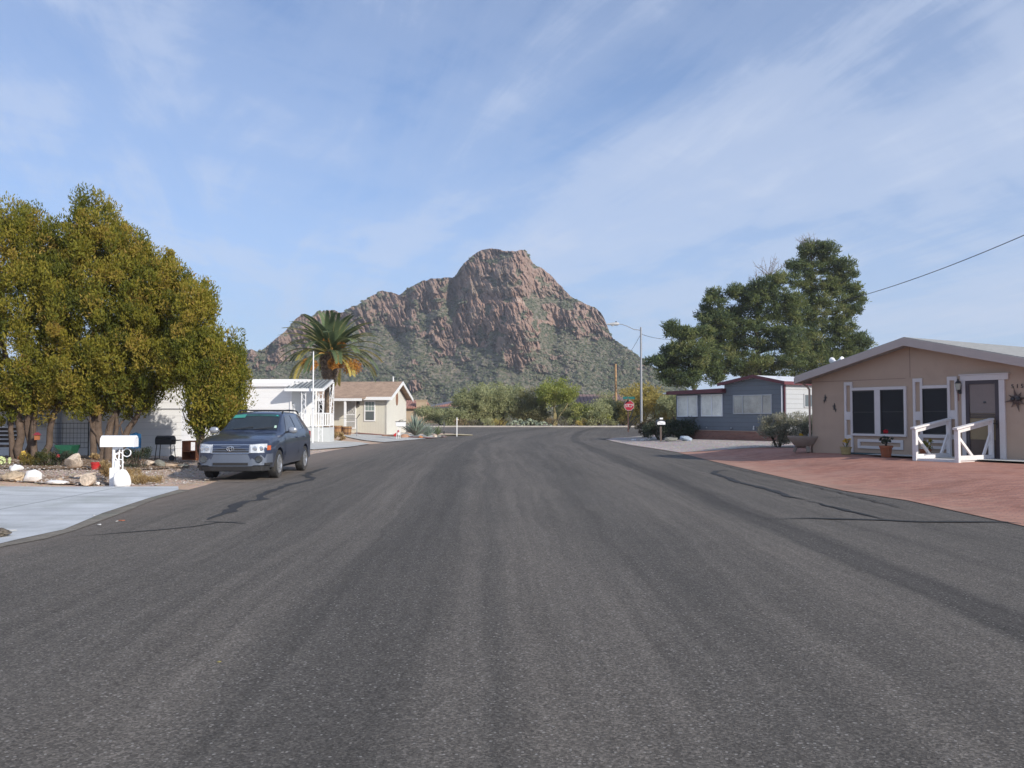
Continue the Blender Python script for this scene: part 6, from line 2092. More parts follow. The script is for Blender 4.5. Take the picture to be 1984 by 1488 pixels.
ST = np.array([
    # x     zb   wmax  zmax wbelt zbelt wroof zroof ztop
    [2.40, .46, .50, .62, .44, .80, .34, .825, .835],
    [2.36, .38, .66, .62, .58, .85, .46, .875, .885],
    [2.26, .30, .80, .63, .71, .915, .60, .945, .955],
    [2.08, .26, .875, .66, .80, .965, .68, .995, 1.010],
    [1.75, .25, .905, .68, .835, 1.025, .72, 1.055, 1.075],
    [1.40, .25, .913, .70, .85, 1.065, .74, 1.095, 1.115],
    [1.00, .26, .913, .70, .858, 1.09, .75, 1.12, 1.14],
    [0.92, .26, .913, .70, .86, 1.10, .745, 1.15, 1.17],
    [0.18, .27, .913, .72, .862, 1.13, .635, 1.585, 1.645],
    [0.00, .27, .913, .72, .862, 1.135, .628, 1.615, 1.672],
    [-0.6, .27, .913, .72, .86, 1.15, .622, 1.635, 1.690],
    [-1.4, .27, .910, .74, .855, 1.165, .61, 1.615, 1.672],
    [-1.90, .28, .90, .76, .83, 1.175, .585, 1.565, 1.620],
    [-2.02, .30, .89, .76, .82, 1.175, .58, 1.52, 1.565],
    [-2.26, .38, .83, .78, .77, 1.16, .66, 1.215, 1.235],
    [-2.35, .48, .74, .80, .70, 1.10, .60, 1.135, 1.145]])
ST = ST[::-1]
XD = np.concatenate([np.linspace(-2.35, -1.8, 16), np.linspace(-1.75, 0.0, 22), np.linspace(0.06, 1.1, 22), np.linspace(1.17, 2.0, 12), np.linspace(2.05, 2.40, 14)])


def sec(x):
    q = [np.interp(x, ST[:, 0], ST[:, i]) for i in range(1, 9)]
    return q


def sec_pts(x):
    zb_, wm, zm_, wb, zbl, wr, zrf, zt = sec(x)
    return [(0, zb_), (wm * .80, zb_), (wm * .955, zb_ + .05), (wm * .985, zb_ + .2), (wm, zm_), (wm * .995, zm_ + (zbl - zm_) * .45), (wb + (wm - wb) * .42, zm_ + (zbl - zm_) * .85), (wb, zbl),
            (wb + (wr - wb) * .34, zbl + (zrf - zbl) * .36), (wb + (wr - wb) * .70, zbl + (zrf - zbl) * .72), (wr, zrf), (wr * .88, zrf + (zt - zrf) * .6), (wr * .55, zrf + (zt - zrf) * .92), (0, zt)]


car = thing("parked_car", "dark slate blue sport utility vehicle parked facing the camera at the left kerb", "car", (-6.80, 22.33, 0.012), R(-89.3))
# body shell
vs, fs = [], []
npt = len(sec_pts(0))
ring = 2 * npt - 2
for x in XD:
    p = sec_pts(x)
    loop = [(x, y, z) for y, z in p] + [(x, -y, z) for y, z in p[-2:0:-1]]
    vs += loop
n_ = len(XD)
for i in range(n_ - 1):
    for k in range(ring):
        k2 = (k + 1) % ring
        fs.append((i * ring + k, i * ring + k2, (i + 1) * ring + k2, (i + 1) * ring + k))
fs.append(tuple(reversed(range(ring))))
fs.append(tuple((n_ - 1) * ring + k for k in range(ring)))
body = MB().add(vs, fs).build("body", paint, car, smooth=True)
AX = ((1.385, 1), (1.385, -1), (-1.33, 1), (-1.33, -1))
cut = MB()
for ax_, sd_ in AX:
    cut.lathe([(0.0, 0.60), (0.395, 0.60), (0.41, 1.1), (0.0, 1.1)], 40, (ax_, 0, 0.37), Matrix.Rotation(R(-90 * sd_), 3, 'X'))
cutter = cut.build("cutter", black_pl)
bpy.context.view_layer.update()
cutter.parent = car
bpy.context.view_layer.update()
mod = body.modifiers.new("arches", 'BOOLEAN')
mod.operation = 'DIFFERENCE'
mod.solver = 'EXACT'
mod.object = cutter
bpy.context.view_layer.update()
me2 = bpy.data.meshes.new_from_object(body.evaluated_get(bpy.context.evaluated_depsgraph_get()))
body.modifiers.clear()
old = body.data
body.data = me2
me2.name = "body"
bpy.data.objects.remove(cutter)
bpy.data.meshes.remove(old)
while len(me2.materials) > 1:
    me2.materials.pop()
me2.polygons.foreach_set('use_smooth', [True] * len(me2.polygons))
me2.set_sharp_from_angle(angle=R(38))


def topz(x, s_):
    """height of the upper skin at half width fraction s_"""
    zb_, wm, zm_, wb, zbl, wr, zrf, zt = sec(x)
    return zrf + (zt - zrf) * np.interp(abs(s_), [0, .55, .88, 1], [1, .92, .6, 0])


def patch_top(x0, x1, s0, s1, off, nx_=8, ny_=10, taper=0.0):
    mb = MB()
    vs, fs = [], []
    for i in range(nx_ + 1):
        f = i / nx_
        x = x0 + (x1 - x0) * f
        wr = sec(x)[5]
        for j in range(ny_ + 1):
            s_ = s0 + (s1 - s0) * j / ny_
            vs.append((x + off * 0.75, s_ * wr, topz(x, s_) + off))
    for i in range(nx_):
        for j in range(ny_):
            a = i * (ny_ + 1) + j
            fs.append((a, a + 1, a + ny_ + 2, a + ny_ + 1))
    return mb.add(vs, fs)


def side_y(x, z):
    p = sec_pts(x)
    zs = [q[1] for q in p[2:11]]
    ys = [q[0] for q in p[2:11]]
    return float(np.interp(z, zs, ys))


def side_patch(xt0, xt1, xb0, xb1, zb_f, zt_f, off, sd, n=10, m=5):
    """patch on the car's side between a lower and an upper line; zb_f, zt_f give heights by x"""
    vs, fs = [], []
    for j in range(m + 1):
        g_ = j / m
        for i in range(n + 1):
            f = i / n
            x = (xb0 + (xb1 - xb0) * f) * (1 - g_) + (xt0 + (xt1 - xt0) * f) * g_
            z = zb_f(x) * (1 - g_) + zt_f(x) * g_
            vs.append((x, sd * (side_y(x, z) + off), z))
    for j in range(m):
        for i in range(n):
            a = j * (n + 1) + i
            fs.append((a, a + 1, a + n + 2, a + n + 1))
    return MB().add(vs, fs)


patch_top(0.87, 0.245, -0.93, 0.93, 0.010).build("windscreen", car_glass, car, smooth='all')
ws = [o for o in car.children if o.name.startswith("windscreen")][0]
patch_top(0.335, 0.25, -0.92, 0.92, 0.014, 3, 10).build("tint_band", plain("teal_tint", (0.02, 0.075, 0.070), 0.15, var=0.3, spec=0.8), ws, smooth='all')
patch_top(0.40, 0.262, -0.90, -0.42, 0.018, 3, 5).build("painted_reflection_strip", plain("painted_teal_reflection", (0.05, 0.26, 0.21), 0.25, var=0.2), ws, smooth='all')  # brighter end of the tint band; its reflection is put into the colour
patch_top(0.30, 0.27, 0.80, 0.87, 0.019, 1, 2).build("sticker", plain("teal_sticker", (0.05, 0.45, 0.42), 0.4), ws)
patch_top(0.80, 0.70, 0.82, 0.90, 0.016, 1, 2).build("sticker", plain("pale_sticker", (0.45, 0.62, 0.50), 0.4), ws)
for s_ in (-0.3, 0.42):
    wp = MB()
    pts = []
    for k in range(6):
        q = s_ + 0.62 * k / 5 - 0.25
        x = 0.885 - 0.10 * k / 5
        pts.append((x + 0.02, q * sec(x)[5], topz(x, q) + 0.024))
    wp.tube(pts, 0.009, 5)
    wp.build("wiper", black_pl, car)
patch_top(-2.06, -2.24, -0.85, 0.85, -0.0, 4, 8)
rw = patch_top(-2.05, -2.235, -0.9, 0.9, 0.0, 5, 8)
rw.v = [(x - 0.012, y, z + 0.012) for x, y, z in rw.v]
rw.build("rear_window", car_glass, car, smooth='all')
zbelt = lambda x: sec(x)[4] + 0.035
ztopw = lambda x: sec(x)[6] - 0.050
for sd in (1, -1):
    for xa, xb, ya, yb in ((0.10, -0.42, 0.66, -0.42), (-0.50, -1.20, -0.50, -1.24), (-1.28, -1.72, -1.32, -1.98)):
        side_patch(xa, xb, ya, yb, zbelt, ztopw, 0.008, sd).build("side_window", side_glass, car, smooth='all')
    zlow = lambda x: 0.40
    zhi_ = lambda x: sec(x)[4] + 0.012
    for xa, xb, xc in ((0.92, -0.455, 0.92), (-0.475, -1.27, -0.475)):
        if xa > 0.5:
            d_ = side_patch(0.80, xb, xa, xb, zlow, zhi_, 0.006, sd, 14, 8)
        else:
            d_ = side_patch(xa, xb, xa, -0.93, zlow, zhi_, 0.006, sd, 14, 8)
        d_ = d_.build("door", paint, car, smooth='all')
        hx = -0.33 if xa > 0.5 else -1.13
        hz = 0.985
        h_ = MB().tube([(hx - 0.085, sd * (side_y(hx - 0.085, hz) + 0.010), hz), (hx - 0.06, sd * (side_y(hx, hz) + 0.04), hz), (hx + 0.06, sd * (side_y(hx, hz) + 0.04), hz), (hx + 0.085, sd * (side_y(hx + .085, hz) + 0.010), hz)], 0.017, 6)
        h_.build("handle", paint, d_, smooth=True)
        side_patch(xa - 0.02, xb + 0.02, xa - 0.02, xb + 0.02, lambda x: 0.56, lambda x: 0.63, 0.018, sd, 10, 2).build("door_moulding", paint, d_, smooth='all')
    # mirror
    mm = MB()
    my = side_y(0.58, 1.12)
    mm.tube([(0.60, sd * (my - 0.02), 1.13), (0.60, sd * (my + 0.09), 1.155)], 0.025, 8)
    mm.build("mirror_arm", black_pl, car, smooth=True)
    M = Matrix.Diagonal((0.075, 0.125, 0.085))
    prof = [(math.sin(t_) ** 0.6 if 0 < t_ < math.pi else 0, -math.cos(t_)) for t_ in np.linspace(0, math.pi, 9)]
    MB().lathe(prof, 16, (0.60, sd * (my + 0.17), 1.19), M).build("mirror", plain("mirror_silver", (0.34, 0.36, 0.40), 0.25, 0.4, coat=.5), car, smooth=True)
    # roof rail
    rr = MB()
    pts = [(0.02, .60, 1.64), (-0.10, .585, 1.705), (-0.7, .58, 1.722), (-1.5, .57, 1.705), (-1.72, .57, 1.67), (-1.80, .58, 1.605)]
    rr.tube([(x, sd * y, z) for x, y, z in pts], 0.021, 8)
    rr.build("roof_rail", black_pl, car, smooth=True)
cb_ = MB()
cb_.tube([(-0.35, -.56, 1.715), (-0.35, .56, 1.715)], 0.02, 6)
cb_.build("roof_bar", black_pl, car)
cb_ = MB()
cb_.tube([(-1.25, -.56, 1.705), (-1.25, .56, 1.705)], 0.02, 6)
cb_.build("roof_bar", black_pl, car)


# front end: strips that follow the nose in plan
def plan(pts, z0, z1, thick=0.02, tilt=0.0, sub=4):
    """thin shell along a plan polyline (x, y), between z0 and z1"""
    P2 = []
    for a_, b_ in zip(pts[:-1], pts[1:]):
        P2 += [(a_[0] + (b_[0] - a_[0]) * k / sub, a_[1] + (b_[1] - a_[1]) * k / sub) for k in range(sub)]
    P2.append(pts[-1])
    n = len(P2)
    nv = []
    for i in range(n):
        d = Vector((P2[min(i + 1, n - 1)][0] - P2[max(i - 1, 0)][0], P2[min(i + 1, n - 1)][1] - P2[max(i - 1, 0)][1]))
        nrm = Vector((d.y, -d.x)).normalized()
        if nrm.x * (P2[i][0] - (1.2 if P2[i][0] > 0 else -1.2)) + nrm.y * P2[i][1] < 0:
            nrm = -nrm
        nv.append(nrm)
    vs, fs = [], []
    for (x, y), nr_ in zip(P2, nv):
        zz0 = z0(x, y) if callable(z0) else z0
        zz1 = z1(x, y) if callable(z1) else z1
        vs += [(x, y, zz0), (x - tilt, y, zz1), (x - tilt - nr_.x * thick, y - nr_.y * thick, zz1), (x - nr_.x * thick, y - nr_.y * thick, zz0)]
    for i in range(n - 1):
        for k in range(4):
            fs.append((i * 4 + k, i * 4 + (k + 1) % 4, (i + 1) * 4 + (k + 1) % 4, (i + 1) * 4 + k))
    fs += [(3, 2, 1, 0), tuple((n - 1) * 4 + k for k in range(4))]
    return MB().add(vs, fs)


nose = [(1.96, .893), (2.10, .872), (2.24, .825), (2.345, .70), (2.405, .50), (2.432, .25), (2.436, 0)]
nose_full = nose + [(x, -y) for x, y in nose[-2::-1]]
plan(nose_full, lambda x, y: 0.355 + 0.02 * (abs(y) > .5), lambda x, y: 0.645, 0.10, 0.015).build("front_bumper", silver_p, car, smooth=True)
low = [(2.12, .86), (2.30, .74), (2.40, .5), (2.415, 0)]
plan(low + [(x, -y) for x, y in low[-2::-1]], 0.24, 0.353, 0.08, -0.02).build("lower_intake", black_pl, car, smooth=True)
bl = [(2.435, .42), (2.448, .2), (2.45, 0), (2.448, -.2), (2.435, -.42)]
plan(bl, 0.375, 0.44, 0.015, 0.0, 2).build("bumper_slot", black_pl, car)
g_ = [(2.415, .44), (2.43, .2), (2.435, 0), (2.43, -.2), (2.415, -.44)]
gr_ = plan(g_, 0.675, 0.865, 0.06, 0.05, 2).build("grille", black_pl, car)
gf = [(x + 0.012, y * 1.03) for x, y in g_]
for z0, z1 in ((0.664, 0.679), (0.719, 0.733), (0.771, 0.785), (0.822, 0.835), (0.860, 0.876)):
    f_ = (z0 - 0.675) / 0.19 * 0.05
    plan([(x - f_, y) for x, y in gf], z0, z1, 0.02, 0.004, 2).build("grille_bar", silver_p if 0.67 < z0 < 0.85 else chrome, gr_)
for sd in (1, -1):
    MB().bar((2.415, sd * .46, 0.665), (2.36, sd * .46, 0.875), 0.045, 0.05).build("grille_surround", plain("pale_surround", (0.34, 0.36, 0.40), 0.3, 0.4), gr_, bevel=0.008)
em = MB()
for rx, ry, cz in ((0.085, 0.058, 0), (0.036, 0.055, 0.0), (0.072, 0.022, 0.034)):
    pts = [(2.452 - 0.012, rx * math.cos(a_), 0.775 + cz + ry * math.sin(a_)) for a_ in np.linspace(0, 2 * math.pi, 21)]
    em.tube(pts, 0.0085, 6, False)
em.build("emblem", chrome, gr_, smooth=True)
for sd in (1, -1):
    hl = [(2.405, .465), (2.372, .62), (2.295, .745), (2.20, .815)]
    h_ = plan([(x + .022, sd * y) for x, y in hl], 0.676, lambda x, y: 0.872 + 0.018 * min(1, max(0, (abs(y) - .47) / .2)), 0.12, 0.034).build("headlight", lens, car, smooth=True)
    plan([(x + .016, sd * (y + .006)) for x, y in ((2.20, .817), (2.14, .845), (2.07, .868))], 0.735, lambda x, y: 0.845, 0.10, 0.02).build("turn_signal", amber, h_, smooth=True)
    for yy in (.57, .70):
        xh = np.interp(yy, [.5, .62, .745], [2.392, 2.372, 2.295])
        MB().lathe([(0, .012), (.05, .008), (.058, 0), (.058, -.02), (0, -.02)], 14, (xh + .014, sd * yy, .775), Matrix.Rotation(R(90), 3, 'Y')).build("bulb_reflector", chrome, h_, smooth=True)
    fg = MB().lathe([(0.0, .02), (.055, .018), (.075, .022), (.085, .010), (.085, -.05), (0, -.05)], 18, (2.372, sd * .66, .52), Matrix.Rotation(R(90 - 0), 3, 'Y') @ Matrix.Identity(3))
    fg.build("fog_lamp", plain("fog_glass", (0.05, 0.055, 0.06), 0.15, 0.0, spec=.9), car, smooth=True)
    plan([(2.30, sd * .80), (2.20, sd * .87), (2.06, sd * .915)], 0.375, 0.43, 0.03).build("bumper_vent", black_pl, car)
    # rear lamp
    MB().box(-2.30, -2.20, sd * .77 if sd > 0 else -.835, .835 if sd > 0 else -.77, 0.90, 1.12).build("tail_lamp", plain("red_lens", (0.30, 0.02, 0.02), 0.2), car, bevel=0.02)
rb = [(-2.12, .862), (-2.25, .815), (-2.36, .6), (-2.39, 0)]
plan(rb + [(x, -y) for x, y in rb[-2::-1]], 0.36, 0.62, 0.08).build("rear_bumper", paint, car, smooth=True)
MB().box(-2.0, 2.0, -0.62, 0.62, 0.20, 0.275).build("underbody", black_pl, car)
for ax_ in (1.385, -1.33):      # dark wheel housings join left to right
    MB().box(ax_ - 0.42, ax_ + 0.42, -0.595, 0.595, 0.276, 0.80).build("wheel_housing", black_pl, car)

alloy = plain("alloy", (0.60, 0.61, 0.63), 0.28, 0.8, var=0.06)
first = None
for ax_, sd in AX:
    if first is None or True:
        wh_ = bpy.data.objects.new("wheel", None)
        COL.objects.link(wh_)
        wh_.parent = car
        wh_.location = (ax_, sd * 0.795, 0.357)
        wh_.rotation_euler = (0, 0, 0 if sd > 0 else math.pi)
        if first is None:
            M = Matrix.Rotation(R(-90), 3, 'X')
            ty = MB().lathe([(0.235, -0.11), (0.30, -0.118), (0.345, -0.10), (0.356, -0.06), (0.357, 0.0), (0.356, 0.06), (0.345, 0.10), (0.30, 0.118), (0.235, 0.11), (0.225, 0.0), (0.235, -0.11)], 40, (0, 0, 0), M)
            to = ty.build("tyre", rubber, wh_, smooth=True)
            ri = MB().lathe([(0.228, -0.10), (0.232, 0.105), (0.215, 0.112), (0.205, 0.07), (0.205, -0.08)], 32, (0, 0, 0), M)
            ri.lathe([(0.0, 0.095), (0.05, 0.092), (0.065, 0.075), (0.065, 0.03), (0.0, 0.03)], 16, (0, 0, 0), M)
            for k in range(5):
                a_ = 2 * math.pi * k / 5 + 0.3
                ca, sa = math.cos(a_), math.sin(a_)
                ri.bar((0.05 * ca, 0.078, 0.05 * sa), (0.212 * ca, 0.088, 0.212 * sa), 0.058, 0.04, up=Vector((0, 1, 0)))
            ro = ri.build("rim", alloy, wh_, smooth=True)
            do = MB().lathe([(0.0, 0.02), (0.205, 0.02), (0.205, 0.0), (0.0, 0.0)], 24, (0, 0, 0), M).build("brake_disc", plain("brake_grey", (0.06, 0.06, 0.06), 0.5, 0.5), wh_)
            first = (to, ro, do)
        else:
            for q in first:
                c = q.copy()
                COL.objects.link(c)
                c.parent = wh_
# ================================================================== STREET FURNITURE AND YARD THINGS
# ------------------------------------------------------------------ stop sign with street name blades
Ys = 64.0
sb = on_ground(col(1216.8, Ys), Ys, -0.05)
stop = thing("stop_sign", "red octagonal STOP sign under a green street name blade on a rusty post", "sign", sb)
zc_ = at(1218, 785.8, Ys).z - sb.z
xo = at(1218.6, 785.8, Ys).x - sb.x
MB().box(-0.035, 0.035, -0.02, 0.02, 0, zc_ + 0.62).build("post", plain("rusty_post", (0.115, 0.055, 0.048), 0.7, 0.2, var=0.3), stop)
oct_ = lambda r, y: [Vector((xo + r * math.cos(R(22.5 + 45 * k)), y, zc_ + r * math.sin(R(22.5 + 45 * k)))) for k in range(8)]
pl_ = MB().prism(oct_(0.415, -0.045), (0, 0.012, 0)).build("plate", plain("sign_white", (0.45, 0.42, 0.42), 0.4), stop)
MB().prism(oct_(0.385, -0.050), (0, 0.0045, 0)).build("red_face", plain("sign_red", (0.33, 0.010, 0.026), 0.4, var=0.06), pl_)
for k, ch in enumerate("STOP"):
    text_mesh("letter", ch, 0.36, 0.003, plain("sign_letter", (0.55, 0.50, 0.52), 0.4), pl_, (xo + [-0.245, -0.085, 0.082, 0.248][k], -0.055, zc_ - 0.125), (R(90), 0, 0))
zb_s = at(1218, 771.0, Ys).z - sb.z
bl_ = MB()
bl_.box(xo - 0.46, xo + 0.44, -0.012, 0.0, zb_s - 0.10, zb_s + 0.10)
bl_.build("name_blade", plain("sign_green", (0.012, 0.125, 0.115), 0.4, var=0.12, scale=5), stop)
MB().box(-0.012, 0.0, -0.45, 0.45, zb_s - 0.32, zb_s - 0.125).build("name_blade", plain("sign_green_dark", (0.015, 0.09, 0.05), 0.4), stop)
MB().tube([(0, 0, zb_s - 0.125), (0, 0, zb_s - 0.098)], 0.03, 8).build("bracket", alu, stop)

# ------------------------------------------------------------------ street lamp, wooden pole, cables
Yl = 61.0
lb = on_ground(col(1242.5, Yl), Yl, -0.05)
lamp = thing("street_lamp", "grey metal street lamp with curved arm reaching left near the stop sign", "street lamp", lb)
zt = at(1242, 634, Yl).z - lb.z
galv = plain("galvanised_steel", (0.30, 0.31, 0.33), 0.5, 0.4, var=0.1, scale=1)
MB().tube([(0, 0, 0), (0, 0, zt * .5), (0, 0, zt)], [0.10, 0.085, 0.065], 12).build("pole", galv, lamp, smooth=True)
za_ = zt - (640 - 634) / F_PX * Yl
k = Yl / F_PX
MB().tube([(0, 0, za_), (-14 * k, 0, za_ + 2 * k), (-26 * k, 0, za_ + 8 * k), (-36 * k, 0, za_ + 11.5 * k), (-44 * k, 0, za_ + 12.5 * k)], [0.032, 0.03, 0.028, 0.026, 0.025], 8).build("arm", galv, lamp, smooth=True)
hd = MB()
zh = za_ + 12.6 * k
hd.tube([(-42 * k, 0, zh), (-45 * k, 0, zh), (-54 * k, 0, zh - .01), (-66 * k, 0, zh - .03)], [0.06, 0.13, 0.12, 0.05], 10)
hd = hd.build("lamp_head", plain("lamp_grey", (0.45, 0.46, 0.47), 0.45), lamp, smooth=True)
MB().lathe([(0.05, .08), (0.05, 0.18), (0.0, 0.2)], 10, (-48 * k, 0, zh)).build("photocell", black_pl, hd)
MB().lathe([(0.10, -.10), (0.09, -.16), (0.0, -.18)], 12, (-55 * k, 0, zh)).build("lens", glass("lamp_lens", (0.5, 0.5, 0.47), 0.2), hd, smooth=True)

Yw = 88.0
wb_ = on_ground(col(1193, Yw), Yw, -0.05)
ztw = at(1193, 705, Yw).z - wb_.z
o = MB().tube([(0, 0, 0), (0.02, 0, ztw * .5), (0, 0, ztw)], [0.16, 0.135, 0.11], 10).build("utility_pole", plain("orange_wood", (0.40, 0.25, 0.13), 0.85, var=0.25, scale=6), None, smooth=True)
o.location = wb_
tag(o, "bare orange brown wooden pole rising from the scrub left of the street lamp", "pole")


def cable(label, a, b_, sag, r=0.018):
    a, b_ = Vector(a), Vector(b_)
    n = 24
    pts = [a.lerp(b_, i / n) - Vector((0, 0, sag * 4 * (i / n) * (1 - i / n))) for i in range(n + 1)]
    o = MB().tube(pts, r, 6).build("overhead_cable", black_pl, None)
    tag(o, label, "cable", "overhead cables")
    return o


ptop = lb + Vector((0, 0, zt - 0.5))
mid_ = at(1672, 568, 55.0)
cable("dark overhead cable climbing to the upper right above the pink roof", at(1640, 581, 57.0), at(2140, 385, 34.0), 0.35, 0.020)
cable("thin cable from the street lamp top into the low pine", ptop, at(1310, 657, 64.5), 0.15, 0.016)
cable("thin cable slanting from the street lamp down to the wooden pole", ptop, wb_ + Vector((0, 0, ztw)), 0.5, 0.014)

# ------------------------------------------------------------------ white mailbox with scrolled posts on the left
Ym = 18.55
mbx = thing("mailbox", "large white mailbox on two white posts with scrollwork beside the pale blue drive", "mailbox", on_ground(col(232, Ym), Ym, -0.02), R(4))
wz = lambda py: at(232, py, Ym).z - mbx.location.z
z0, z1 = wz(865.5), wz(843.5)
L0, L1 = (201 - 232) / F_PX * Ym, (264 - 232) / F_PX * Ym
wbx = plain("mailbox_white", (0.80, 0.81, 0.83), 0.4, var=0.03)
hz = z1 - z0
prof = [(-0.13, 0), (0.13, 0), (0.13, hz * .5)] + [(0.13 * math.cos(a_), hz * .5 + hz * .5 * math.sin(a_)) for a_ in np.linspace(0.15, math.pi - 0.15, 11)] + [(-0.13, hz * .5)]
MB().prism([Vector((L0, y, z0 + z)) for y, z in prof], (L1 - L0 - 0.02, 0, 0)).build("box", wbx, mbx, smooth=True)
pr2 = [(y * 1.06, z * 1.03 - 0.005) for y, z in prof]
dr = MB().prism([Vector((L1 - 0.018, y, z0 + z)) for y, z in pr2], (0.022, 0, 0)).build("door", wbx, mbx, smooth=True)
MB().box(L1 + 0.005, L1 + 0.03, -0.03, 0.03, z0 + hz * .82, z0 + hz * .9).build("handle", wbx, dr)
for ch, zo in (("5", .11), ("1", .045)):
    text_mesh("box_numeral", ch, 0.06, 0.001, plain("pale_lilac_mark", (0.55, 0.52, 0.62), .5), mbx, (L1 - 0.13, -0.132, z0 + zo), (R(90), 0, 0))
kx = Ym / F_PX
for px, r_ in ((222.5, 0.032), (240.5, 0.016)):
    xx = (px - 232) * kx
    MB().tube([(xx, 0, 0), (xx - (0.02 if px > 230 else 0), 0, z0 - 0.002)], r_, 10).build("post", wbx, mbx, smooth=True)
sc_ = MB()
for cx_, cz_, rr, a0, a1 in ((247.5 - 232, 877, 7.5, -2.4, 2.6), (233.5 - 232, 884, 7.5, 0.2, 4.4), (229 - 232, 875, 5, 1.2, 5.6), (235 - 232, 896, 6, -1.0, 3.6), (231 - 232, 905, 5, 0.2, 4.4)):
    pts = [((cx_ + rr * math.cos(a_)) * kx, -0.01, wz(cz_) + rr * math.sin(a_) * kx) for a_ in np.linspace(a0, a1, 14)]
    sc_.tube(pts, 0.012, 6)
sc_.tube([((230 - 232) * kx, 0.0, 0.0), ((232 - 232) * kx, 0, wz(890)), ((234 - 232) * kx, 0, z0)], 0.017, 8)
sc_.box((222 - 232) * kx, (240 - 232) * kx, -0.015, 0.015, z0 - 0.05, z0 - 0.003)
sc_.build("scrollwork", wbx, mbx, smooth=True)
MB().box((217 - 232) * kx, (228 - 232) * kx, -0.07, 0.05, 0, wz(906)).build("base_block", wbx, mbx, bevel=0.015)
MB().box((226 - 232) * kx, (234 - 232) * kx, -0.06, 0.03, 0.0, wz(892)).build("base_block", wbx, mbx, bevel=0.01)


# ------------------------------------------------------------------ stones
def stone(name, label, px, py, Y, w, d, h, mat, seed, rough_=0.16, rz=0.0, tilt=0.0, cat="rock", group=None, sub=3, z=None):
    bm = bmesh.new()
    bmesh.ops.create_icosphere(bm, subdivisions=sub, radius=1)
    g = random.Random(seed)
    o3 = Vector((g.uniform(0, 50), g.uniform(0, 50), 0))
    from mathutils import noise as mnoise
    for v_ in bm.verts:
        n = v_.co.normalized()
        f = 1 + rough_ * 2.0 * mnoise.fractal(n * 1.6 + o3, 1.0, 2.0, 4)
        # flatten a few facets
        v_.co = n * f
    for _ in range(5):
        dv = Vector((g.gauss(0, 1), g.gauss(0, 1), g.gauss(0, 1))).normalized()
        lim = g.uniform(.62, .85)
        for v_ in bm.verts:
            k_ = v_.co.dot(dv)
            if k_ > lim:
                v_.co -= dv * (k_ - lim) * .85
    M = Matrix.Rotation(rz, 4, 'Z') @ Matrix.Rotation(tilt, 4, 'Y') @ Matrix.Diagonal((w / 2, d / 2, h / 2, 1))
    bmesh.ops.transform(bm, matrix=M, verts=bm.verts)
    zmin = min(v_.co.z for v_ in bm.verts)
    for v_ in bm.verts:
        v_.co.z -= zmin + h * .10
    me = bpy.data.meshes.new(name)
    bm.to_mesh(me)
    bm.free()
    me.materials.append(mat)
    me.polygons.foreach_set('use_smooth', [True] * len(me.polygons))
    me.set_sharp_from_angle(angle=R(32))
    o = bpy.data.objects.new(name, me)
    COL.objects.link(o)
    x = col(px, Y)
    o.location = (x, Y, float(gz(x, Y)) if z is None else z)
    return tag(o, label, cat, group)


rk_white = plain("white_painted_stone", (0.78, 0.76, 0.74), 0.75, var=0.10, scale=4, fine=30, bump=.3, dirt=((0.5, 0.44, 0.36), 4, .6, .4))
rk_tan = plain("tan_stone", (0.44, 0.34, 0.25), 0.9, var=0.25, scale=5, fine=30, bump=.5)
rk_pale = plain("pale_mottled_stone", (0.55, 0.46, 0.37), 0.9, var=0.35, scale=6, fine=25, bump=.5)
rk_grey = plain("grey_green_stone", (0.20, 0.20, 0.175), 0.9, var=0.2, scale=5, fine=30, bump=.4)
rk_blue = plain("blue_grey_stone", (0.30, 0.36, 0.44), 0.85, var=0.15, scale=4, bump=.3)
k18 = 18.4 / F_PX
stone("flat_slab_rock", "white slab of stone leaning against the mailbox foot", 239, 930, 18.25, 0.42, 0.16, 0.44, rk_white, 3, .08, 0.2, 0.12, group="rocks along the pale drive")
stone("boulder", "white rounded boulder at the drive edge, between driftwood stone and flat white slab", 66, 930, 18.7, 0.40, 0.34, 0.33, rk_white, 4, .10, group="rocks along the pale drive")
stone("boulder", "white hollowed stone lying on top of the layered tan stone", 34, 921, 18.8, 0.32, 0.22, 0.16, rk_white, 5, .2, group="rocks along the pale drive", z=0.33)
stone("boulder", "layered tan driftwood coloured stone at the drive's far left edge", 28, 934, 18.65, 0.56, 0.34, 0.27, plain("layered_tan", (0.42, 0.33, 0.23), .9, var=.4, scale=7, bump=.5), 6, .18, group="rocks along the pale drive")
stone("flat_slab_rock", "thin white flat slab lying on the gravel at the drive edge", 112, 938, 18.55, 0.52, 0.30, 0.11, rk_white, 7, .08, group="rocks along the pale drive")
stone("small_rock", "small tan rock just behind the thin white slab", 119, 930, 19.1, 0.16, 0.14, 0.10, rk_tan, 8, group="rocks along the pale drive")
stone("small_rock", "small white pebble between the stump and the mailbox", 193, 932, 18.7, 0.09, 0.08, 0.07, rk_white, 9, group="rocks along the pale drive")
stone("boulder", "large pale mottled boulder in the bed left of the red pot", 145, 890, 22.6, 0.44, 0.36, 0.38, rk_pale, 10, .2, group="rocks in the left bed")
stone("boulder", "round pale rock near the trees, left of the tilted grey one", 292, 873, 24.6, 0.32, 0.28, 0.19, rk_pale, 11, .1, group="rocks in the left bed")
stone("boulder", "tilted grey green flat rock beside the round pale rock", 312, 876, 24.4, 0.34, 0.26, 0.20, rk_grey, 12, .1, 0.3, 0.5, group="rocks in the left bed")
stone("boulder", "long low tan rock in front of the black grill", 332, 876, 24.6, 0.50, 0.3, 0.12, rk_tan, 13, .1, group="rocks in the left bed")
stone("boulder", "flat green grey rock by the lower conifer trunk", 358, 875, 24.8, 0.34, 0.3, 0.10, rk_grey, 14, .1, group="rocks in the left bed")
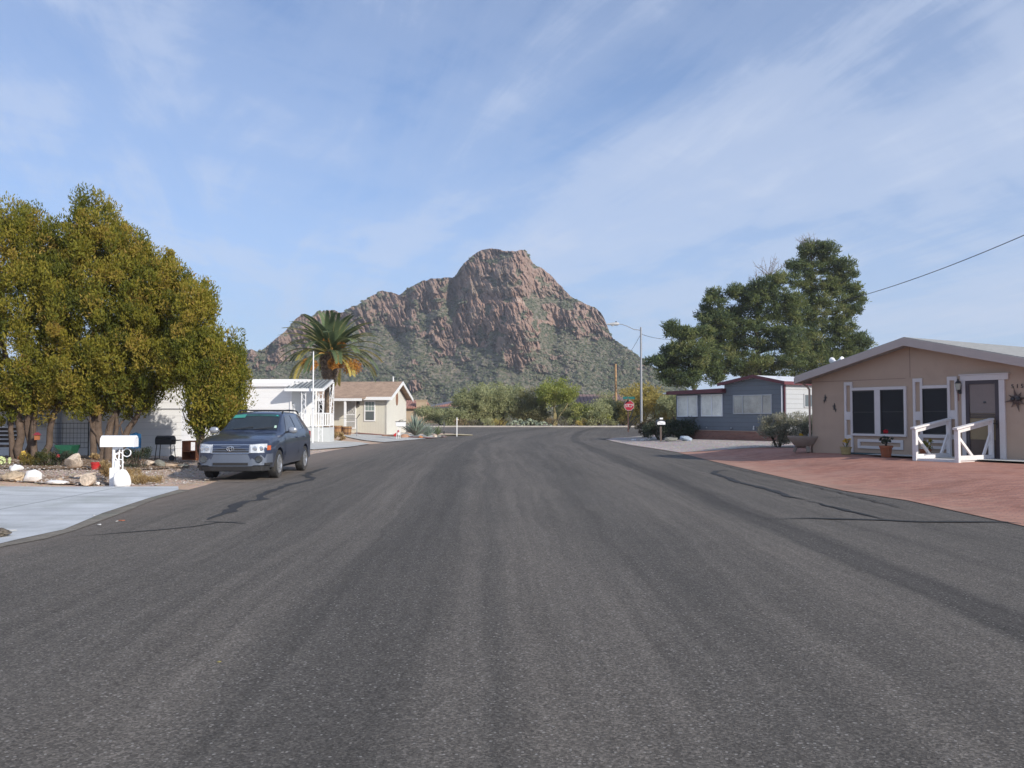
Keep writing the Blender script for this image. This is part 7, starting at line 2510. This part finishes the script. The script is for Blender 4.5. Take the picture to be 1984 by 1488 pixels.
stone("boulder", "blue grey boulder at the edge of the gravel by the brick skirt", 1329, 851, 45.5, 0.68, 0.5, 0.34, rk_blue, 15, .12, tilt=.2)
stone("boulder", "dark flat rock under the blue green bush beside the blue grey boulder", 1300, 852, 46.5, 0.9, 0.6, 0.26, rk_grey, 16, .15)
for i, (px, py, w, m, lab) in enumerate(((1228, 853, .35, rk_white, "white rock at the left end of the row edging the pink gravel"), (1245, 853.4, .4, rk_white, "white rock second in the row edging the pink gravel"), (1262, 853.6, .35, rk_white, "white rock third in the row edging the pink gravel, right end"))):
    stone("edging_rock", lab, px, py, 50.5 - .25 * i, w, .3, .14, m, 30 + i, group="white rocks edging the gravel")
for i, (px, Y, w, h, m, lab) in enumerate(((815, 55.6, .30, .26, plain("orange_stone", (0.47, 0.21, 0.09), .8, var=.2), "orange rounded rock at the foot of the largest agave"), (784, 56.6, .7, .3, plain("orange_tan_stone", (0.40, 0.23, 0.15), .9, var=.2), "orange tan rock between the red ornament and the largest agave"),
                                           (756, 58.4, 1.2, .16, plain("red_soil_edge", (0.36, 0.20, 0.13), .9), "low reddish rock along the cream gable wall foot"), (851, 57.4, .35, .22, rk_grey, "grey rock below the yellow green agave"), (860, 56.6, .4, .2, plain("purple_rock", (0.20, 0.15, 0.15), .9), "purple brown rock at the foot of the dark stake"),
                                           (843, 57.0, .3, .2, rk_pale, "pale rock below the middle agave"))):
    stone("garden_rock", lab, px, 0, Y, w, w * .7, h, m, 50 + i, .12, group="rocks in the agave bed")
stone("gravel_heap", "low heap of yellow straw gravel around the white stake", 884, 0, 60.0, 2.6, 1.6, 0.16, plain("straw_gravel", (0.40, 0.34, 0.22), .95, var=.4, scale=8, fine=30, bump=.8), 61, .1, cat="gravel heap")
# cut stump lying on its side
stp = thing("cut_stump", "pale hollow cut stump lying on its side by the drive, dark round end", "stump", on_ground(col(173, 18.5), 18.5, 0.0), R(8))
M = Matrix.Rotation(R(90), 3, 'X')
MB().lathe([(0.0, -0.16), (0.12, -0.15), (0.145, -0.05), (0.15, 0.08), (0.135, 0.16), (0.085, 0.165)], 16, (0, 0.05, 0.135), M).build("bark", rk_pale, stp, smooth=True)
MB().lathe([(0.082, 0.15), (0.07, 0.135), (0.03, 0.15), (0.0, 0.15)], 16, (0, 0.05, 0.12), M).build("core", plain("brown_core", (0.17, 0.09, 0.07), .8, var=.3, scale=12), stp, smooth=True)
MB().bar((-0.28, 0.05, 0.20), (0.14, 0.02, 0.275), 0.10, 0.03).build("plank", rk_pale, stp)

# ------------------------------------------------------------------ pots and planters
def pot(o, r0, r1, h, mat, lip=0.02, name="pot"):
    p = MB().lathe([(0.0, 0.0), (r0, 0.0), (r1 * .95, h * .82), (r1 + lip, h * .82), (r1 + lip, h), (r1 - .01, h), (r1 - .02, h * .85), (0.0, h * .84)], 20).build(name, mat, o, smooth=True)
    return p


tc_m = plain("terracotta", (0.30, 0.10, 0.045), 0.8, var=0.15, scale=6)
o = thing("flower_pot", "bright red pot below the left conifers beside the mailbox", "pot", on_ground(col(188, 22.4), 22.4))
pot(o, .11, .13, .20, plain("red_glaze", (0.42, 0.022, 0.022), .35), .008)
leaf_ = clumps_in([(0, 0, .36, .12, .12, .16)], 8, .04, .08, 3)
foliage("dry_plant", leaf_, 30, .08, strawm, o, seed=3)
yl_ = lambda px, py, yy: M_pink @ Vector((PH(pink, px, py, yy)[0], yy, 0))


def stand(p):
    return Vector((p.x, p.y, float(gz(p.x, p.y)) + 0.037))


pg = stand(yl_(1717, 882, -0.95))
o = thing("flower_pot", "terracotta pot with a red geranium in front of the double window", "pot", pg)
hp = 0.34
pot(o, .13, .18, hp, tc_m, .015)
st = MB()
gq = random.Random(8)
for k in range(7):
    a_ = gq.uniform(0, 6.28)
    st.tube([(0, 0, hp * .8), (.05 * math.cos(a_), .05 * math.sin(a_), hp + .12), (.14 * math.cos(a_), .14 * math.sin(a_), hp + gq.uniform(.14, .30))], .010, 5)
st.build("stems", plain("dark_stem", (0.05, 0.045, 0.035), .8), o)
foliage("leaves", [(gq.uniform(-.14, .14), gq.uniform(-.14, .14), hp + gq.uniform(.1, .28), .05, .05, .04, .4) for _ in range(11)], 9, .075, darkb, o, aspect=.8, seed=4)
foliage("bloom", [(-.02, -.04, hp + .42, .07, .07, .06, .5)], 70, .05, leafmat("geranium_red", [(0, (.40, .010, .02)), (1, (.62, .03, .05))], .2), o, aspect=.8, seed=5)
pg = stand(yl_(1639, 879, -0.55))
o = thing("planter", "small wicker planter with yellow flowers by the left pilaster of the pink house", "planter", pg)
pot(o, .13, .17, .24, banded("wicker", (0.42, 0.33, 0.15), .045, axis=2, groove=.35, dark=.5, rough=.9), .012, "basket")
st = MB()
for k in range(8):
    a_ = gq.uniform(0, 6.28)
    st.tube([(0, 0, .2), (.1 * math.cos(a_), .1 * math.sin(a_), gq.uniform(.34, .50))], .008, 4)
st.build("stems", plain("yellow_stem", (0.14, 0.14, 0.05), .8), o)
foliage("blooms", [(gq.uniform(-.09, .09), gq.uniform(-.09, .09), gq.uniform(.36, .52), .04, .04, .03, .5) for _ in range(9)], 9, .06, leafmat("yellow_bloom", [(0, (.55, .33, .03)), (1, (.75, .52, .08))], .2), o, aspect=.8, seed=6)
pg = stand(yl_(1793, 881, -0.45))
o = thing("flower_pot", "terracotta pot with yellow flowers between the ramp rails by the single window", "pot", pg)
pot(o, .12, .16, .26, tc_m, .012)
foliage("plant", [(gq.uniform(-.12, .12), gq.uniform(-.12, .12), gq.uniform(.3, .52), .06, .06, .05, gq.random()) for _ in range(14)], 12, .07, leafmat("yellow_green_plant", [(0, (.12, .13, .03)), (.6, (.25, .22, .04)), (1, (.6, .42, .06))], .2), o, aspect=.6, seed=7)
pg = stand(yl_(1800, 881, -0.25))
# three-legged concrete bowl
bp = M_pink @ Vector((-0.10, -1.15, 0))
Ybw = 28.3
bp = Vector((col(1558, Ybw), Ybw, 0))
bp.z = float(gz(bp.x, bp.y)) + .036
o = thing("bowl_planter", "wide grey concrete bowl planter on three legs at the pink house corner", "planter", bp)
cb2 = plain("grey_concrete", (0.30, 0.255, 0.215), .9, var=.12, scale=4, fine=40, bump=.3)
MB().lathe([(0.0, .14), (.20, .15), (.36, .24), (.50, .42), (.565, .52), (.565, .55), (.52, .55), (.46, .46), (0, .44)], 28).build("bowl", cb2, o, smooth=True)
for k in range(3):
    a_ = 2 * math.pi * k / 3 + .5
    MB().bar((.36 * math.cos(a_), .36 * math.sin(a_), 0), (.25 * math.cos(a_), .25 * math.sin(a_), .22), .10, .09).build("leg", cb2, o, bevel=.01)
foliage("blooms", [(-.18, -.1, .60, .04, .04, .04, .5), (-.12, -.12, .58, .03, .03, .03, .5)], 26, .05, leafmat("yellow_bloom_two", [(0, (.55, .33, .03)), (1, (.75, .52, .08))], .2), o, aspect=.8, seed=9)
foliage("white_sprigs", [(.1, -.1, .58, .03, .03, .05, .5), (.17, -.05, .58, .03, .03, .06, .5), (.24, -.1, .57, .03, .03, .05, .5)], 14, .06, leafmat("white_sprig", [(0, (.5, .5, .5)), (1, (.7, .7, .7))], .2), o, seed=10)
# half-barrel planters in front of the cream house
stave = banded("barrel_staves", (0.33, 0.185, 0.085), .14, axis=0, groove=.18, dark=.45, rough=.85, var=.3)
for px, lab in ((654.5, "left half barrel planter on the cream house drive"), (672.5, "right half barrel planter on the cream house drive")):
    o = thing("barrel_planter", lab, "planter", on_ground(col(px, 56.5), 56.5, .03), 0, "half barrel planters")
    MB().lathe([(0, 0), (.26, 0), (.31, .22), (.335, .5), (.335, .56), (.30, .56), (.29, .48), (0, .48)], 20).build("staves", stave, o, smooth=True)
    for z_, r_ in ((.12, .296), (.42, .334)):
        MB().lathe([(r_, -.03), (r_ + .012, -.03), (r_ + .012, .03), (r_, .03), (r_, -.03)], 20, (0, 0, z_)).build("hoop", plain("rust_hoop", (.12, .06, .04), .7), o, smooth=True)

# ------------------------------------------------------------------ poles and stakes near the cream house
o = thing("flag_pole", "tall thin white pole in front of the awning porch", "pole", on_ground(col(606.5, 44.0), 44.0, -.02))
MB().tube([(0, 0, 0), (0, 0, at(606, 682, 44.0).z - o.location.z)], [.045, .032], 10).build("shaft", white_m, o, smooth=True)
MB().lathe([(0, -.04), (.04, 0), (0, .05)], 10, (0, 0, at(606, 682, 44.0).z - o.location.z)).build("finial", white_m, o, smooth=True)
MB().box(-.07, .07, -.08, .02, 1.9, 2.1).build("cleat", white_m, o)
o = thing("leaning_pole", "thin grey pole with short bent arm in front of the cream house door", "pole", on_ground(col(692, 55.5), 55.5))
zt_ = at(692, 811, 55.5).z - o.location.z
MB().tube([(0, 0, 0), (-.02, 0, zt_)], .028, 8).build("shaft", galv, o)
MB().tube([(-.04, 0, zt_ - .02), (.10, 0, zt_ + .18), (.19, 0, zt_ + .30)], [.022, .028, .03], 8).build("arm", dark_m, o)
MB().tube([(-.04, 0, zt_ + .02), (-1.55, .2, zt_ + .01)], .012, 6).build("rail", galv, o)
o = thing("dark_stake", "short dark metal stake beside the yellow green agave", "stake", on_ground(col(860.5, 60.5), 60.5))
MB().box(-.035, .035, -.02, .02, 0, 1.0).build("shaft", plain("grey_stake", (.11, .11, .12), .6), o)
MB().box(-.045, .045, -.05, -.021, .02, .3).build("foot_plate", dark_m, o)
o = thing("white_stake", "slim white stake with a small cap tag at the street corner", "stake", on_ground(col(885.5, 58.5), 58.5))
MB().box(-.035, .035, -.03, .03, 0, 1.36).build("shaft", white_p, o, bevel=.006)
MB().box(.036, .12, -.02, .02, 1.17, 1.25).build("tag", plain("cream_tag", (.60, .52, .36), .6), o)
o = thing("yard_mailbox", "white mailbox with dark shelf above a red ornament by the cream gable", "mailbox", on_ground(col(777, 55.0), 55.0, .03))
zb0 = at(777, 826, 55).z - o.location.z
MB().box(-.33, .30, -.12, .15, zb0, zb0 + .30).build("box", wbx, o, bevel=.03)
MB().box(-.37, .34, -.15, .18, zb0 + .301, zb0 + .33).build("shelf", dark_m, o)
MB().tube([(-.15, 0, zb0 + .34), (.0, 0, zb0 + .42), (.17, 0, zb0 + .40)], .022, 6).build("ornament", dark_m, o)
for xx in (-.17, -.05):
    MB().box(xx - .02, xx + .02, -.02, .02, 0, zb0 - .002).build("post", white_p, o)
o = thing("garden_ornament", "small red and white figure standing under the yard mailbox", "ornament", on_ground(col(769, 54.0), 54.0, .03))
MB().tube([(-.02, 0, 0), (0, 0, .5)], .018, 6).build("stick", white_p, o)
mb = MB()
mb.prism([Vector((-.22, 0, .02 + .26)), Vector((0.05, 0, .22 + .26)), Vector((.02, 0, -.02 + .26)), Vector((-.14, 0, -.12 + .26))], (0, .03, 0))
mb.build("red_wing", plain("ornament_red", (.50, .03, .03), .5), o)
MB().lathe([(0, -.09), (.06, -.05), (.07, .03), (0, .10)], 10, (.10, 0, .50)).build("head", plain("ornament_pink", (.48, .12, .14), .5), o, smooth=True)
MB().prism([Vector((.06, -.01, .28)), Vector((.2, -.01, .26)), Vector((.22, -.01, .42)), Vector((.10, -.01, .44))], (0, .02, 0)).build("white_wing", white_p, o)

# ------------------------------------------------------------------ mailbox by the dark bush on the right
Yr = 47.0
o = thing("post_mailbox", "white fronted mailbox with a small plate on top, before the dark bush", "mailbox", on_ground(col(1281, Yr), Yr, -.02))
zb0 = at(1281, 823, Yr).z - o.location.z
prof = [(-.24, 0), (.24, 0), (.24, .16)] + [(.24 * math.cos(a_), .16 + .14 * math.sin(a_)) for a_ in np.linspace(.1, math.pi - .1, 9)] + [(-.24, .16)]
MB().prism([Vector((x, 0, zb0 + z)) for x, z in prof], (0, .5, 0)).build("box", dark_m, o, smooth=True)
MB().prism([Vector((x * .94, -.012, zb0 + .01 + z * .68)) for x, z in prof], (0, .011, 0)).build("door", wbx, o)
MB().box(-.09, .09, -.02, .02, zb0 + .31, zb0 + .40).build("number_plate", wbx, o)
MB().bar((-.16, -.016, zb0 + .16), (.09, -.016, zb0 + .06), .02, .006).build("stain", plain("grey_mark", (.25, .26, .26), .6), o)
MB().box(-.05, .05, .15, .25, 0, zb0 - .001).build("post", plain("weathered_post", (.13, .10, .085), .9), o)

# ------------------------------------------------------------------ things under the left trees
Yg = 26.9
o = thing("barbecue_grill", "black barbecue grill on thin legs in front of the sunlit white wall", "grill", on_ground(col(322, Yg), Yg))
k = Yg / F_PX
z0 = .52
pr_ = [(-.18, 0), (.18, 0), (.2, .14)] + [(.2 * math.cos(a_), .14 + .15 * math.sin(a_)) for a_ in np.linspace(.1, math.pi - .1, 9)] + [(-.2, .14)]
MB().prism([Vector((-.26, y, z0 + z)) for y, z in pr_], (.52, 0, 0)).build("hood", black_pl, o, smooth=True)
MB().tube([(-.14, -.22, z0 + .22), (.14, -.22, z0 + .22)], .014, 6).build("handle", dark_m, o)
for sx_ in (-1, 1):
    for sy_ in (-1, 1):
        MB().tube([(.22 * sx_, .14 * sy_, z0), (.27 * sx_, .17 * sy_, 0)], .014, 6).build("leg", black_pl, o)
MB().box(.262, .46, -.16, .16, z0 + .12, z0 + .15).build("side_shelf", black_pl, o)
MB().lathe([(.0, -.02), (.09, -.02), (.09, .02), (0, .02)], 14, (.29, -.19, .09), Matrix.Rotation(R(90), 3, 'X')).build("wheel", black_pl, o, smooth=True)
o = thing("orange_cabinet", "orange brown wooden shelf cabinet half hidden by the lower conifer", "cabinet", on_ground(col(366, 27.2), 27.2), R(-18))
owd = plain("orange_wood_panel", (.38, .14, .055), .7, var=.2, scale=3)
MB().box(-.25, .3, 0, .4, .62, .66).build("top", owd, o)
MB().box(-.25, .3, 0, .4, .30, .33).build("shelf", owd, o)
MB().box(-.25, .3, 0, .4, .03, .06).build("shelf", owd, o)
MB().box(-.25, -.22, .001, .4, .061, .299).build("side_panel", owd, o)
MB().box(-.25, -.22, .001, .4, .331, .619).build("side_panel", owd, o)
MB().box(.27, .3, .001, .4, .061, .299).build("side_panel", owd, o)
MB().box(.27, .3, .001, .4, .331, .619).build("side_panel", owd, o)
MB().box(-.215, .265, .37, .4, .061, .299).build("back_panel", plain("dark_orange", (.20, .06, .03), .8), o)
o = thing("blue_chair", "bright blue plastic chair back standing behind the mailbox", "chair", on_ground(col(262, 26.4), 26.4))
bp_m = plain("blue_plastic", (.02, .11, .26), .4)
MB().prism([Vector((-.2, 0, .40)), Vector((.2, 0, .40)), Vector((.17, .06, .82)), Vector((0, .07, .88)), Vector((-.17, .06, .82))], (0, .03, 0)).build("backrest", bp_m, o)
MB().box(-.21, .21, -.4, 0, .38, .41).build("seat", bp_m, o, bevel=.01)
for sx_ in (-1, 1):
    for yy in (-.36, -.03):
        MB().tube([(.18 * sx_, yy, .38), (.2 * sx_, yy, 0)], .016, 6).build("leg", bp_m, o)
o = thing("green_wheelbarrow", "dark green garden cart tub in the shade between the two conifers", "cart", on_ground(col(136, 26.2), 26.2))
gp_m = plain("green_plastic", (.012, .095, .05), .5, var=.2)
MB().prism([Vector((-.38, -.22, .45)), Vector((.22, -.22, .45)), Vector((.12, -.22, .17)), Vector((-.18, -.22, .17))], (0, .5, 0)).build("tub", gp_m, o, bevel=.02)
MB().tube([(-.38, 0, .46), (-.62, 0, .62), (-.72, 0, .66)], .014, 6).build("handle", dark_m, o)
for sy_ in (-.25, .31):
    MB().lathe([(0, -.025), (.12, -.025), (.12, .025), (0, .025)], 16, (.0, sy_, .12), Matrix.Rotation(R(90), 3, 'X')).build("wheel", black_pl, o, smooth=True)
o = thing("wire_fence", "dark wire garden fence panel in front of the shaded white wall", "fence", on_ground(col(128, 27.4), 27.4))
fw = MB()
for k_ in range(11):
    xx = -.45 + .12 * k_
    fw.tube([(xx, 0, .3), (xx, 0, 1.15)], .006, 4)
for k_ in range(6):
    fw.tube([(-.45, .006, .32 + .16 * k_), (.75, .006, .32 + .16 * k_)], .006, 4)
fw.build("mesh", dark_m, o)
for xx in (-.47, .77):
    MB().tube([(xx, 0, 0), (xx, 0, 1.2)], .018, 6).build("post", dark_m, o)
o = thing("patio_bench", "dark weathered slatted bench at the left frame edge behind the stems", "bench", on_ground(col(2, 26.8), 26.8))
bd = plain("dark_weathered_wood", (.075, .062, .055), .85, var=.3, scale=8)
bk = MB()
for k_ in range(4):
    bk.box(-.5, .45, .3, .33, .5 + .13 * k_, .59 + .13 * k_)
bk.box(-.5, -.44, .331, .37, .05, 1.0)
bk.box(.39, .45, .331, .37, .05, 1.0)
bk.build("backrest", bd, o)
st_ = MB()
for k_ in range(3):
    st_.box(-.5, .45, -.15 + .14 * k_, -.03 + .14 * k_, .40, .43)
st_.box(-.48, .43, -.13, .25, .36, .399)
st_.build("seat", bd, o)
for xx in (-.46, .41):
    MB().box(xx - .03, xx + .03, -.14, -.08, 0, .359).build("leg", bd, o)
o = thing("bird_house", "small red and orange painted bird feeder hanging low among the left stems", "feeder", at(72, 846, 25.6))
MB().box(-.06, .06, -.05, .05, -.10, .05).build("house", plain("feeder_orange", (.36, .13, .05), .7), o)
MB().prism([Vector((-.09, -.08, .051)), Vector((.09, -.08, .051)), Vector((0, -.08, .13))], (0, .16, 0)).build("roof", plain("feeder_red", (.25, .03, .05), .7), o)
MB().tube([(0, 0, .12), (.02, 0, 1.1)], .006, 4).build("wire", dark_m, o)

# litter on the drive and road edge
o = stone("debris_clump", "damp clump of leaf litter and white scraps at the left drive edge", 8, 0, 10.75, .26, .2, .10, plain("litter", (.13, .11, .085), .9, var=.5, scale=14), 71, .3, cat="litter")
o.location.z = 0.03
lit = plain("pale_scrap", (.62, .62, .60), .7)
gl_ = random.Random(4)
for i, (px, py, lab) in enumerate(((182, 1004, "pale scrap on the silt near the slab corner"), (192, 1022, "white scrap left of the orange one on the asphalt edge"), (226, 1015, "small white scrap beside the orange scrap"), (20, 1033, "white paper scrap on the slab edge at the left frame side"))):
    p = G(px, py)
    mb = MB()
    r_ = [.03, .03, .022, .08, .012][i]
    pts = [Vector((r_ * gl_.uniform(.6, 1.1) * math.cos(a_), r_ * gl_.uniform(.5, 1) * math.sin(a_), gl_.uniform(0, .012))) for a_ in np.linspace(0, 5.4, 6)]
    mb.prism(pts, (0, 0, .006))
    o = mb.build("paper_scrap", lit)
    o.location = p + Vector((0, 0, .034))
    tag(o, lab, "litter", "scraps at the road edge")
p = G(235, 1012)
o = MB().prism([Vector((-.05, 0, 0)), Vector((.02, -.02, 0)), Vector((.05, .01, 0)), Vector((-.02, .025, 0))], (0, 0, .008)).build("paper_scrap", plain("orange_scrap", (.40, .12, .05), .7))
o.location = p + Vector((0, 0, .026))
tag(o, "orange brown scrap on the asphalt edge near the slab", "litter", "scraps at the road edge")
p = G(424, 1288)
o = MB().prism([Vector((-.012, -.004, 0)), Vector((.004, -.012, 0)), Vector((.014, .006, 0)), Vector((-.004, .012, 0))], (0, 0, .004)).build("fallen_leaf", plain("yellow_leaf", (.28, .24, .08), .7))
o.location = p + Vector((0, 0, .018))
tag(o, "small yellow green leaf lying on the near asphalt", "leaf")
# ================================================================== AIR
me = bpy.data.meshes.new("haze")
bm = bmesh.new()
bmesh.ops.create_cube(bm, size=1)
bmesh.ops.transform(bm, matrix=Matrix.Translation((0, 500, 90)) @ Matrix.Diagonal((3040, 1840, 190, 1)), verts=bm.verts)
bm.to_mesh(me)
bm.free()
m = bpy.data.materials.new("desert_air")
m.use_nodes = True
t = m.node_tree
for n in list(t.nodes):
    t.nodes.remove(n)
pv = t.nodes.new('ShaderNodeVolumePrincipled')
pv.inputs['Color'].default_value = (0.88, 0.92, 1.0, 1)
pv.inputs['Density'].default_value = 0.00031
pv.inputs['Anisotropy'].default_value = 0.2
mo = t.nodes.new('ShaderNodeOutputMaterial')
t.links.new(pv.outputs[0], mo.inputs['Volume'])
me.materials.append(m)
hz = bpy.data.objects.new("haze", me)
COL.objects.link(hz)
tag(hz, "thin pale desert haze filling the valley air", "haze", kind='stuff')
SC.cycles.volume_bounces = 0
